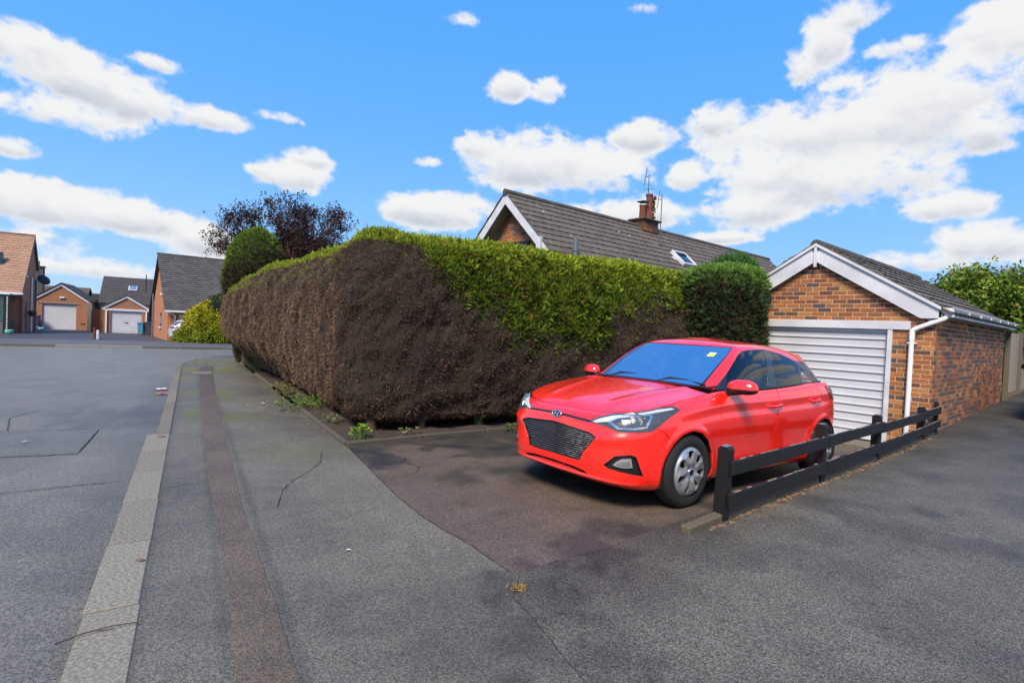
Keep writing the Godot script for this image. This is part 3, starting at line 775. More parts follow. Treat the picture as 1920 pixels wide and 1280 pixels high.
func wheel(root: Node3D, at: Vector3, side: float) -> void:
	var ax := Transform3D(Basis(Vector3(0, 0, 1), -PI / 2 * side), at)   # lathe axis pointing outwards
	var w := MB.new()
	w.lathe([Vector2(0.205, -0.16), Vector2(0.26, -0.175), Vector2(0.297, -0.165), Vector2(0.311, -0.14), Vector2(0.314, -0.09), Vector2(0.311, -0.035), Vector2(0.300, -0.012), Vector2(0.275, 0.002), Vector2(0.245, 0.004), Vector2(0.222, -0.002), Vector2(0.207, -0.012), Vector2(0.204, -0.03)], ax, 48)
	for g in [-0.055, -0.09, -0.125]: w.lathe([Vector2(0.3145, g - 0.006), Vector2(0.3155, g - 0.004)], ax, 48)
	var o := part("wheel", MB.new().lathe([Vector2(0.0, -0.10), Vector2(0.19, -0.10), Vector2(0.203, -0.05), Vector2(0.203, -0.012)], ax, 32), M.dark_hole, root)
	part("tyre", w, M.rubber, o)
	var drum := MB.new()
	drum.lathe([Vector2(0.135, -0.06), Vector2(0.13, -0.05), Vector2(0.0, -0.05)], ax, 24)
	part("brake_disc", drum, M.brake, o)
	# the cover: seven broad twisted blades between paired openings
	var holes := []
	for k in 7:
		var a := TAU * k / 7.0 + 0.25
		var h := PackedVector2Array()
		for q in [[0.178, -0.10], [0.186, 0.05], [0.182, 0.22], [0.165, 0.33], [0.135, 0.30], [0.105, 0.20], [0.078, 0.10], [0.080, -0.02], [0.11, -0.10], [0.145, -0.16]]:
			h.append(Vector2(cos(a + q[1]), sin(a + q[1])) * q[0])
		holes.append(h)
	var rimo := PackedVector2Array()
	for k in 40: rimo.append(Vector2(cos(TAU * k / 40.0), sin(TAU * k / 40.0)) * 0.207)
	var face := func(q: Vector2) -> Vector3:
		var r := q.length()
		var ang := q.angle()
		var y := 0.004 + 0.016 * smoothstep(0.21, 0.15, r) - 0.012 * smoothstep(0.09, 0.03, r) + 0.006 * sin(7.0 * ang + 2.0 + r * 14.0) * smoothstep(0.05, 0.09, r) * smoothstep(0.2, 0.17, r) - 0.016 * smoothstep(0.19, 0.207, r)
		return ax * Vector3(q.x, y, q.y)
	var cover := MB.new()
	var mb := cover
	var lo := -0.207; var st := 0.414 / 40.0
	for i in 40:
		for j in 40:
			var c0 := Vector2(lo + i * st, lo + j * st)
			var bits: Array = Geometry2D.intersect_polygons(PackedVector2Array([c0, c0 + Vector2(st, 0), c0 + Vector2(st, st), c0 + Vector2(0, st)]), rimo)
			for h in holes:
				var left := []
				for x in bits:
					for y in Geometry2D.clip_polygons(x, h):
						if Geometry2D.is_polygon_clockwise(y) == Geometry2D.is_polygon_clockwise(x): left.append(y)
				bits = left
			for x in bits:
				var t := Geometry2D.triangulate_polygon(x)
				for k in range(0, t.size(), 3):
					var v := []
					for m in 3:
						var uv: Vector2 = x[t[k + m]]
						var p: Vector3 = face.call(uv)
						var nn: Vector3 = (face.call(uv + Vector2(0.003, 0)) - p).cross(face.call(uv + Vector2(0, 0.003)) - p).normalized()
						if nn.x * side < 0.0: nn = -nn
						v.append([p, nn])
					mb.tri_n(v[0][0], v[1][0], v[2][0], v[0][1], v[1][1], v[2][1])
	for h in holes:
		for i in h.size():
			var p: Vector3 = face.call(h[i]); var q: Vector3 = face.call(h[(i + 1) % h.size()])
			var back := ax.basis * Vector3(0, -0.03, 0)
			mb.quad_out(p, q, q + back, p + back, ax * Vector3(h[i].x * 1.0, 0, h[i].y) - ax.basis * Vector3(0, 1, 0) * 0.0 + (p - at) * 0.3)
	var cv := part("wheel_cover", mb, M.alloy, o)
	var hub := MB.new()
	hub.lathe([Vector2(0.030, -0.002), Vector2(0.028, 0.014), Vector2(0.022, 0.018), Vector2(0.0, 0.019)], ax, 20)
	part("hub_cap", hub, M.chrome, cv)
	for k in 4:
		var a := TAU * k / 4.0 + 0.5
		var nut := MB.new()
		nut.lathe([Vector2(0.012, -0.004), Vector2(0.010, 0.012), Vector2(0.0, 0.013)], ax * Transform3D(Basis(), Vector3(cos(a) * 0.055, 0.0, sin(a) * 0.055)), 8)
		part("wheel_nut", nut, M.black_metal, cv)

func hatchback(label: String, paint: Material) -> Node3D:
	car_nets()
	var root := thing("hatchback_car", label, "car")
	var B := body_at
	var C := cabin_at
	var headlamp := outline([1.50,4.96,1.92,5.74,2.40,6.72,3.65,6.93,4.64,6.94,5.52,6.65,5.83,5.87,5.15,5.32,4.70,4.73,4.24,4.27,3.65,4.18,2.70,4.16,2.20,4.50,1.65,4.68])
	var grille := outline([-0.6,4.21,0.17,4.20,0.73,4.08,1.57,3.93,1.96,3.69,1.43,2.75,1.31,2.27,0.78,2.25,-0.6,2.29])
	var slot := outline([-0.6,1.89,0.99,1.79,1.51,1.64,1.71,1.44,1.40,1.43,0.87,1.57,-0.6,1.66])
	var fog := outline([2.30,2.32,2.74,2.85,3.41,2.98,3.68,2.88,4.10,1.90,3.93,1.93,2.89,2.10,2.50,2.18])
	var strip := outline([-0.6,5.34,0.49,5.26,1.48,5.02,1.62,4.66,1.08,4.78,0.54,4.88,-0.6,4.93])
	var seamline := [4.24,4.27,4.53,4.47,5.04,4.04,5.42,3.41]
	var arch_f := [5.42,3.41,5.88,3.88,6.38,4.01,6.82,3.74,7.18,3.19,7.40,2.54,7.48,1.70,7.40,0.23]
	var m := MB.new()
	panel(m, B, outline([0,0,4.86,0,4.86,.54,4.93,1.92,5.07,2.73,5.42,3.41,5.04,4.02,4.53,4.45,4.24,4.25,3.65,4.16,2.70,4.14,2.20,4.48,1.65,4.66,1.48,4.96,1.90,5.76,2.38,6.74,2.45,6.93,0,6.93]), [grille, slot, fog, strip], 0.12, 0.14)
	part("front_bumper", m, paint, root)
	for s in [1.0, -1.0]:
		m = MB.new()
		panel(m, B, inset(outline([4.24,4.27,4.53,4.48,5.04,4.05] + arch_f + [7.40,0,7.95,0,7.9,1.2,7.84,2.83,7.77,3.64,7.71,4.85,7.70,5.81,7.45,7.0,4.9,7.0,5.52,6.70,5.86,5.87,5.17,5.30,4.72,4.73]), 0.010), [], 0.12, 0.16, 0.0, 0.014, [s])
		part("front_wing", m, paint, root)
		m = MB.new()
		panel(m, B, inset(outline([7.45,7.0,7.70,5.81,7.71,4.85,7.77,3.64,7.84,2.83,7.92,1.15,10.0,1.15,10.06,2.79,10.1,4.11,10.23,5.58,10.25,6.39,10.27,7.0]), 0.012), [], 0.15, 0.14, 0.0, 0.014, [s])
		var d1 := part("front_door", m, paint, root)
		m = MB.new()
		panel(m, B, inset(outline([10.27,7.0,10.25,6.39,10.23,5.58,10.1,4.11,10.06,2.79,10.0,1.15,11.58,1.15,11.58,2.16,11.81,2.93,12.30,4.05,12.57,5.59,12.58,7.0]), 0.012), [], 0.15, 0.14, 0.0, 0.014, [s])
		var d2 := part("rear_door", m, paint, root)
		m = MB.new()
		panel(m, B, inset(outline([7.93,0,11.58,0,11.58,1.14,7.91,1.14]), 0.008), [], 0.2, 0.2, 0.0, 0.014, [s])
		part("sill", m, paint, root)
		m = MB.new()
		var tail := outline([13.34,6.3,13.7,6.15,14.6,6.0,15.5,5.7,15.5,4.75,14.7,4.6,14.0,4.72,13.57,4.98,13.34,5.45])
		panel(m, B, inset(outline([12.58,7.0,12.57,5.59,12.30,4.05,11.81,2.93,11.58,2.16,11.58,0,12.04,0,12.04,.17,11.96,1.6,12.02,2.35,12.23,2.93,12.54,3.30,12.94,3.43,13.35,3.27,13.73,2.85,13.87,3.2,14.07,3.42,14.55,3.64,14.66,4.6,14.6,6.2,14.6,7.0]), 0.010), [tail], 0.12, 0.14, 0.0, 0.014, [s])
		part("rear_wing", m, paint, root)
		m = MB.new()
		panel(m, B, tail, [], 0.15, 0.15, 0.006, 0.03, [s])
		part("tail_lamp", m, M.red_lens, root)
		# door handles: a bar standing off a shallow cup
		for q in [[9.66, 10.30, 4.86, d1], [11.86, 12.52, 4.88, d2]]:
			m = MB.new()
			var path := []
			for k in 9:
				var u := k / 8.0
				var uv := Vector2(lerpf(q[0], q[1], u), q[2] + 0.03 * u)
				path.append((body_at(uv) + Vector3(0.010 + 0.026 * sin(PI * clampf(u * 1.02, 0, 1)), 0, 0)) * Vector3(s, 1, 1))
			m.tube(path, 0.0125, 10)
			part("handle", m, paint, q[3])
			m = MB.new()
			var cup := PackedVector2Array()
			for k in 14: cup.append(Vector2((q[0] + q[1]) * 0.5 + cos(TAU * k / 14.0) * 0.17, q[2] - 0.03 + sin(TAU * k / 14.0) * 0.26))
			panel(m, B, cup, [], 0.08, 0.1, 0.0025, 0.0, [s])
			part("handle_cup", m, M.red_shade if paint == M.red_paint else paint, q[3])
		# headlamp: black housing, chrome bowl, bright strip, clear cover
		m = MB.new()
		panel(m, B, headlamp, [], 0.15, 0.15, -0.045, 0.0, [s])
		panel(m, func(q): return body_at(q), headlamp, [inset(headlamp, 0.05)], 0.15, 0.15, -0.001, 0.045, [s])
		var hl := part("headlamp", m, M.lamp_black, root)
		m = MB.new()
		panel(m, B, headlamp, [], 0.15, 0.15, 0.003, 0.0, [s])
		part("lamp_cover", m, M.lamp_glass, hl)
		m = MB.new()
		panel(m, B, outline([1.60,4.92,1.95,5.60,2.43,6.50,3.65,6.84,4.62,6.86,5.44,6.52,5.60,6.2,4.57,6.38,3.64,6.40,2.72,5.85,2.36,5.16,1.75,4.80]), [], 0.12, 0.12, -0.012, 0.02, [s])
		part("daylight_strip", m, M.lamp_strip, hl)
		m = MB.new()
		var lens := outline([2.24,4.99,2.60,5.75,3.35,6.15,4.13,6.10,4.32,5.74,4.05,4.52,3.4,4.36,2.69,4.36])
		panel(m, B, lens, [inset(lens, 0.13)], 0.1, 0.1, -0.010, 0.03, [s])
		var cen := body_at(Vector2(3.30, 5.2)); var nrm := Vector3(0.55, 0.15, 0.82).normalized()
		var bowl := Transform3D(facing(nrm, 0.0), cen - nrm * 0.055)
		for k in 3: bowl.basis[k] *= Vector3(1, 1, 1)
		m.lathe([Vector2(0.078, 0.030), Vector2(0.070, 0.012), Vector2(0.055, -0.004), Vector2(0.034, -0.012), Vector2(0.0, -0.014)], Transform3D(Basis(bowl.basis.x * 1.35, bowl.basis.y, bowl.basis.z * 0.85), bowl.origin), 28)
		m.lathe([Vector2(0.046, 0.034), Vector2(0.050, 0.028), Vector2(0.046, 0.022)], bowl, 24)
		var rf := MB.new()
		if s > 0.0: rf = m
		else:
			# the strip ring was already mirrored by panel(); mirror the bowl only
			rf = MB.new()
			panel(rf, B, lens, [inset(lens, 0.13)], 0.1, 0.1, -0.010, 0.03, [s])
			var g := Vector3(-1, 1, 1)
			var tmp := MB.new()
			tmp.lathe([Vector2(0.078, 0.030), Vector2(0.070, 0.012), Vector2(0.055, -0.004), Vector2(0.034, -0.012), Vector2(0.0, -0.014)], Transform3D(Basis(bowl.basis.x * 1.35, bowl.basis.y, bowl.basis.z * 0.85), bowl.origin), 28)
			for k in range(0, tmp.v.size(), 3): rf.tri_n(tmp.v[k] * g, tmp.v[k + 1] * g, tmp.v[k + 2] * g, tmp.n[k] * g, tmp.n[k + 1] * g, tmp.n[k + 2] * g)
		part("reflector", rf, M.chrome, hl)
		m = MB.new()
		m.lathe([Vector2(0.022, -0.004), Vector2(0.022, 0.022), Vector2(0.014, 0.034), Vector2(0.0, 0.037)], Transform3D(Basis(bowl.basis.x * Vector3(s, 1, 1), bowl.basis.y * Vector3(s, 1, 1), bowl.basis.z * Vector3(s, 1, 1)), bowl.origin * Vector3(s, 1, 1)), 16)
		part("bulb", m, M.lamp_bulb, hl)
		# fog lamp in its black recess
		m = MB.new()
		panel(m, B, fog, [], 0.15, 0.15, -0.025, 0.0, [s])
		panel(m, B, fog, [inset(fog, 0.04)], 0.12, 0.12, -0.002, 0.025, [s])
		var fg := part("fog_recess", m, M.trim, root)
		m = MB.new()
		var fl := outline([2.68,2.37,2.81,2.55,3.04,2.72,3.46,2.78,3.57,2.34,3.18,2.29,2.88,2.32])
		panel(m, B, fl, [], 0.1, 0.1, -0.008, 0.02, [s])
		part("fog_lamp", m, M.alloy, fg)
		m = MB.new()
		panel(m, B, inset(fl, 0.09), [], 0.1, 0.1, -0.004, 0.006, [s])
		part("fog_lens", m, M.chrome, fg)
		# cabin glass and pillars
		var front_glass := outline([3.10,.06,2.80,.69,2.89,1.58,3.12,1.80,3.51,1.92,4.88,2.03,4.85,.94,4.93,.06])
		var rear_glass := outline([5.30,1.92,6.08,1.73,6.85,1.33,6.94,1.08,6.68,.06,5.32,.06,5.19,.93])
		var quarter := outline([7.10,1.04,7.32,.7,7.72,.08,6.82,.08])
		m = MB.new()
		panel(m, C, front_glass, [], 0.15, 0.15, -0.003, 0.0, [s])
		part("front_window", m, M.side_glass, root)
		m = MB.new()
		panel(m, C, rear_glass, [], 0.15, 0.15, -0.003, 0.0, [s])
		part("rear_window", m, M.side_glass, root)
		m = MB.new()
		panel(m, C, quarter, [], 0.1, 0.1, -0.003, 0.0, [s])
		part("quarter_window", m, M.side_glass, root)
		m = MB.new()
		panel(m, C, outline([2.58,0,2.76,.69,2.86,1.63,3.1,1.87,3.51,1.99,4.95,2.11,6.08,1.81,6.96,1.40,7.6,1.36,8.5,1.5,9.15,1.42,9.15,.0]), [front_glass, rear_glass, quarter], 0.15, 0.12, -0.001, 0.02, [s])
		part("window_trim", m, M.gloss_black, root)
		m = MB.new()
		var rail := []
		for k in 30: rail.append((spline(netC, lerpf(2.9, 8.6, k / 29.0), 0.0) + Vector3(0.004, 0.004, 0)) * Vector3(s, 1, 1))
		m.tube(rail, 0.011, 8)
		part("belt_strip", m, M.trim, root)
		# door mirror
		m = MB.new()
		var mc := Vector3(0.93, 1.03, -0.63)
		mirror_shell(m, mc, s, 0.0)
		var mr := part("door_mirror", m, paint, root)
		m = MB.new()
		mirror_shell(m, mc, s, 1.0)
		m.tube([Vector3(0.79 * s, 0.965, -0.60), Vector3(0.86 * s, 0.972, -0.61), Vector3(0.93 * s, 0.985, -0.63)], 0.032, 10, 0.026)
		part("mirror_foot", m, M.trim, mr)
		# wheel arch liner and underside
		for zc in [0.0, -2.57]:
			m = MB.new()
			for k in 16:
				var a0 := lerpf(-0.35, PI + 0.35, k / 16.0); var a1 := lerpf(-0.35, PI + 0.35, (k + 1) / 16.0)
				var p0 := Vector3(0, 0.31 + 0.352 * sin(a0), zc + 0.352 * cos(a0)); var p1 := Vector3(0, 0.31 + 0.352 * sin(a1), zc + 0.352 * cos(a1))
				m.quad_out(p0 + Vector3(0.5 * s, 0, 0), p1 + Vector3(0.5 * s, 0, 0), p1 + Vector3(0.845 * s, 0, 0), p0 + Vector3(0.845 * s, 0, 0), Vector3(0.6 * s, 2.0, zc))
				m.tri(Vector3(0.5 * s, 0.31, zc), p0 + Vector3(0.5 * s, 0, 0), p1 + Vector3(0.5 * s, 0, 0))
			part("arch_liner", m, M.dark_hole, root)
	m = MB.new()
	panel(m, bonnet_at, outline([0.0,0.012,7.40,0.012,7.40,1.0,0.0,1.0]), [], 0.12, 0.04, 0.0, 0.014)
	part("bonnet", m, paint, root)
	# grille: recessed dark backing with staggered studs, slot, black strip with the emblem
	m = MB.new()
	panel(m, B, grille, [], 0.15, 0.15, -0.045, 0.0)
	panel(m, B, grille, [inset(grille, 0.05)], 0.15, 0.15, -0.002, 0.05)
	var gr := part("grille", m, M.gloss_black, root)
	m = MB.new()
	rng.seed = 31
	for row in 17:
		for k in 24:
			var uv := Vector2((k + 0.5 * (row % 2)) * 0.088, 2.36 + row * 0.115)
			if not Geometry2D.is_point_in_polygon(uv, inset(grille, 0.06)): continue
			for s in [1.0, -1.0]:
				if s < 0 and uv.x < 0.01: continue
				var p := (body_at(uv) + Vector3(0, 0, -0.022)) * Vector3(s, 1, 1)
				var tint := smoothstep(0.5, -1.2, p.x / 0.4)
				m.col = Color(0.05, 0.05, 0.055).lerp([Color(0.02, 0.09, 0.05), Color(0.10, 0.02, 0.06), Color(0.03, 0.03, 0.09)][rng.randi() % 3], tint * 0.8)
				if p.x > 0.0: m.col = m.col.lerp(Color(0.30, 0.31, 0.33), rng.randf() * smoothstep(0.0, 0.3, p.x) * 0.8)
				m.box(p, Vector3(0.017, 0.008, 0.02), Basis(Vector3(0, 0, 1), rng.randf_range(-0.1, 0.1) + 0.35 * s), 0.0022)
	part("grille_mesh", m, M.grille_stud, gr).set_meta("kind", "stuff")
	m = MB.new()
	panel(m, B, slot, [], 0.15, 0.1, -0.03, 0.0)
	panel(m, B, slot, [inset(slot, 0.03)], 0.15, 0.1, -0.002, 0.03)
	part("lower_intake", m, M.dark_hole, root)
	m = MB.new()
	panel(m, B, strip, [], 0.15, 0.1, -0.002, 0.0)
	part("nose_strip", m, M.gloss_black, root)
	# emblem: an oval ring round a leaning H
	var em := body_at(Vector2(0, 5.12)) + Vector3(0, -0.004, 0.012)
	var lean := Basis(Vector3(1, 0, 0), -0.28)
	m = MB.new()
	var ring := []
	for k in 33: ring.append(em + lean * Vector3(cos(TAU * k / 32.0) * 0.056, sin(TAU * k / 32.0) * 0.029, 0))
	m.tube(ring, 0.0052, 8)
	for q in [[-0.024, 0.016], [0.018, -0.016]]:
		var sx: float = signf(q[0])
		m.tube([em + lean * Vector3(sx * 0.022 - 0.008, -0.021, 0.0), em + lean * Vector3(sx * 0.022, 0.0, 0.003), em + lean * Vector3(sx * 0.022 + 0.008, 0.021, 0.0)], 0.0062, 6)
	m.tube([em + lean * Vector3(-0.022, -0.006, 0.001), em + lean * Vector3(0.0, 0.0, 0.003), em + lean * Vector3(0.022, 0.006, 0.001)], 0.0055, 6)
	part("emblem", m, M.chrome, root)
	m = MB.new()
	m.lathe([Vector2(0.055, -0.006), Vector2(0.055, -0.001), Vector2(0.0, 0.0)], Transform3D(Basis(lean * Vector3(1, 0, 0), lean * Vector3(0, 0, 1), lean * Vector3(0, -0.52, 0)), em), 28)
	part("emblem_plate", m, M.gloss_black, root)
	# windscreen, roof and tailgate
	var screen := outline([0,.05,2.02,.05,2.12,.94,2.30,2.02,1.2,1.90,0,1.84])
	var rear_screen := outline([9.25,.18,11.0,.18,11.0,1.55,9.6,1.5,9.35,1.35])
	m = MB.new()
	panel(m, C, screen, [], 0.15, 0.12, -0.002, 0.0)
	part("windscreen", m, M.screen_glass, root)
	m = MB.new()
	panel(m, C, outline([0,0,2.10,0,2.20,.94,2.36,2.10,1.2,1.97,0,1.92]), [outline([-0.1,.14,1.95,.14,2.05,.94,2.22,1.93,1.2,1.83,-0.1,1.77])], 0.12, 0.1, -0.0045, 0.0)
	part("windscreen_border", m, M.gloss_black, root)
	m = MB.new()
	var side_hole := outline([2.58,-0.1,2.58,0,2.76,.69,2.86,1.63,3.1,1.87,3.51,1.99,4.95,2.11,6.08,1.81,6.96,1.40,7.6,1.36,8.5,1.5,9.15,1.42,9.15,-0.1])
	panel(m, C, outline([0,0,11,0,11,4,0,4]), [outline([-0.1,-0.1,2.10,-0.1,2.12,.0,2.20,.94,2.37,2.11,1.2,1.98,-0.1,1.93]), side_hole, outline([9.25,.18,11.1,.18,11.1,1.55,9.6,1.5,9.35,1.35])], 0.13, 0.1, 0.0, 0.014)
	part("roof", m, paint, root)
	m = MB.new()
	panel(m, C, rear_screen, [], 0.15, 0.12, -0.002, 0.0)
	part("rear_screen", m, M.side_glass, root)
	m = MB.new()
	panel(m, B, inset(outline([14.68,3.70,17,3.78,17,7.0,14.62,7.0,14.62,6.2,15.55,5.75,15.55,4.7,14.7,4.55]), 0.01), [], 0.15, 0.15)
	part("tailgate", m, paint, root)
	m = MB.new()
	panel(m, B, inset(outline([13.75,2.83,14.0,2.26,14.16,1.39,14.5,0,17,0,17,3.72,14.57,3.62,14.08,3.40,13.88,3.17]), 0.01), [], 0.15, 0.15)
	part("rear_bumper", m, paint, root)
	m = MB.new()
	m.box(Vector3(0, 1.322, -2.77), Vector3(0.90, 0.03, 0.16), Basis(Vector3(1, 0, 0), -0.34), 0.01)
	part("spoiler", m, paint, root)
	# what shows behind the gaps: a dark inner shell, the floor, the scuttle below the windscreen
	m = MB.new()
	panel(m, B, outline([0,0.3,4.80,.3,4.85,1.92,5.0,2.75,5.40,3.5,5.88,4.0,6.38,4.12,6.82,3.85,7.22,3.25,7.46,2.54,7.54,1.70,7.5,0.3,11.98,0.3,11.92,1.6,11.98,2.38,12.2,3.0,12.54,3.4,12.94,3.53,13.38,3.35,13.78,2.9,14.06,2.26,14.22,1.39,14.5,0.3,17,0.3,17,6.98,0,6.98]), [grille, slot, fog, headlamp], 0.25, 0.25, -0.014, 0.0)
	for k in 18:
		var z0 := lerpf(0.62, -3.0, k / 18.0); var z1 := lerpf(0.62, -3.0, (k + 1) / 18.0)
		m.quad(Vector3(-0.62, 0.19, z0), Vector3(-0.62, 0.19, z1), Vector3(0.62, 0.19, z1), Vector3(0.62, 0.19, z0))
	part("underbody", m, M.dark_hole, root)
	m = MB.new()
	for k in 16:
		var u0 := lerpf(-1.0, 1.0, k / 16.0); var u1 := lerpf(-1.0, 1.0, (k + 1) / 16.0)
		var p0 := Vector3(0.72 * u0, 0.985, -0.36 - 0.12 * u0 * u0); var p1 := Vector3(0.72 * u1, 0.985, -0.36 - 0.12 * u1 * u1)
		m.quad_out(p0 + Vector3(0, 0.012, 0.05), p1 + Vector3(0, 0.012, 0.05), p1 + Vector3(0, 0.035, -0.08), p0 + Vector3(0, 0.035, -0.08), Vector3(0, 0.3, -0.4))
	part("scuttle", m, M.trim, root)
	for w in [[-0.44, 0.10, 1.0], [0.18, 0.66, 1.0]]:
		m = MB.new()
		var path := []
		for k in 9:
			var u := k / 8.0
			var x := lerpf(w[0], w[1], u)
			path.append(Vector3(x, 1.028 + 0.016 * sin(PI * u) - 0.012 * absf(x), -0.385 - 0.17 * x * x - 0.03 * sin(PI * u)))
		m.tube(path, 0.009, 6)
		m.tube([path[0] + Vector3(0, -0.02, 0.03), path[2] + Vector3(0, 0.018, 0.01), path[5] + Vector3(0, 0.012, 0)], 0.013, 6, 0.007)
		part("wiper", m, M.black_metal, root)
	# inside: dashboard, seats, steering wheel on the right, mirror, permit
	m = MB.new()
	m.box(Vector3(0, 0.90, -0.70), Vector3(1.36, 0.20, 0.55), Basis(Vector3(1, 0, 0), 0.06), 0.05)
	m.box(Vector3(0, 0.55, -1.6), Vector3(1.40, 0.5, 2.4), Basis(), 0.05)
	part("dashboard", m, M.trim, root)
	for q in [[0.37, -1.45], [-0.37, -1.45], [0.36, -2.35], [-0.36, -2.35]]:
		m = MB.new()
		m.box(Vector3(q[0], 0.95, q[1] - 0.10), Vector3(0.46, 0.60, 0.14), Basis(Vector3(1, 0, 0), -0.22), 0.05)
		m.box(Vector3(q[0], 1.27, q[1] - 0.18), Vector3(0.25, 0.17, 0.10), Basis(Vector3(1, 0, 0), -0.2), 0.04)
		part("seat", m, M.seat_cloth, root)
	m = MB.new()
	var st := []
	for k in 25: st.append(Vector3(-0.37, 0.98, -0.92) + Basis(Vector3(1, 0, 0), -0.45) * Vector3(cos(TAU * k / 24.0) * 0.18, sin(TAU * k / 24.0) * 0.18, 0))
	m.tube(st, 0.014, 8)
	m.box(Vector3(-0.37, 0.98, -0.92), Vector3(0.3, 0.07, 0.03), Basis(Vector3(1, 0, 0), -0.45), 0.01)
	part("steering_wheel", m, M.trim, root)
	m = MB.new()
	m.box(Vector3(0, 1.325, -0.93), Vector3(0.23, 0.065, 0.03), Basis(Vector3(1, 0, 0), 0.15), 0.014)
	m.tube([Vector3(0, 1.35, -0.93), Vector3(0, 1.39, -0.96)], 0.012, 6)
	part("inner_mirror", m, M.trim, root)
	m = MB.new()
	panel(m, C, outline([1.47,1.44,1.74,1.46,1.72,1.33,1.45,1.31]), [], 0.1, 0.1, 0.001, 0.0, [1.0])
	part("permit", m, M.sticker, root)
	m = MB.new()
	panel(m, C, outline([1.46,1.53,1.76,1.55,1.745,1.475,1.475,1.455]), [], 0.1, 0.1, 0.001, 0.0, [1.0])
	part("permit", m, M.sticker_white, root)
	for s in [1.0, -1.0]:
		wheel(root, Vector3(0.862 * s, 0.31, 0), s)
		wheel(root, Vector3(0.862 * s, 0.31, -2.57), s)
	return root

func mirror_shell(m: MB, c: Vector3, s: float, lower: float) -> void:   # the upper painted cap, or the black lower shell
	var N := 16
	var R := 8
	var at := func(i: int, j: int) -> Array:
		var a := TAU * i / N
		var b := (PI * 0.5 * j / R) * (1.0 if lower < 0.5 else -1.0) * 0.999
		var d := Vector3(cos(a) * cos(b), sin(b), sin(a) * cos(b))
		var k := Vector3(0.125, 0.085 if lower < 0.5 else 0.05, 0.078)
		var p := Vector3(signf(d.x) * pow(absf(d.x), 0.8), signf(d.y) * pow(absf(d.y), 0.8), signf(d.z) * pow(absf(d.z), 0.85)) * k
		p.y += 0.1 * p.x * 0.0
		if p.z < -0.045: p.z = -0.045
		p.z -= 0.25 * p.x
		return [(c + p + Vector3(0, -0.02, 0)) * Vector3(s, 1, 1), (d / k * 0.08).normalized() * Vector3(s, 1, 1)]
	for i in N:
		for j in R:
			var p = at.call(i, j); var q = at.call(i + 1, j); var r = at.call(i + 1, j + 1); var t = at.call(i, j + 1)
			m.quad_n(p[0], q[0], r[0], t[0], p[1], q[1], r[1], t[1])

func place_car(car: Node3D, at: Vector3, yaw: float, pitch: float) -> void:
	car.transform = Transform3D(Basis(Vector3.UP, yaw) * Basis(Vector3(1, 0, 0), pitch), at)

func cars() -> void:
	var car := hatchback("bright red five-door hatchback parked on the brown drive beside the hedge", M.red_paint)
	place_car(car, Vector3(1.014, 0.0, -5.294), deg_to_rad(-52.0), -0.024)
	# the dark car whose wheel shows at the right edge, and the pale one behind the golden bush
	var dark := repaint(car, M.black_paint, "black car with only a dark corner showing at the right edge beside the board fence")
	place_car(dark, Vector3(10.355, 0.15, -9.74), deg_to_rad(-49.0), -0.033)
	var pale := repaint(car, M.silver_paint, "pale silver car half hidden behind the golden bush across the junction")
	place_car(pale, far_at(-1.12, 36.9) + E1 * 3.27, deg_to_rad(118.0), 0.0)
	var mb := MB.new()
	mb.box(Vector3(0, 0.62, -3.27), Vector3(0.52, 0.12, 0.015), Basis(), 0.004)
	part("number_plate", mb, M.plate_yellow, pale)

func repaint(car: Node3D, paint: Material, label: String) -> Node3D:
	var c: Node3D = car.duplicate()
	c.name = numbered("hatchback_car")
	add_child(c)
	tag(c, label, "car")
	for o in c.find_children("*", "MeshInstance3D", true, false):
		var m: Material = o.mesh.surface_get_material(0)
		if m == M.red_paint or m == M.red_shade: o.set_surface_override_material(0, paint)
	return c

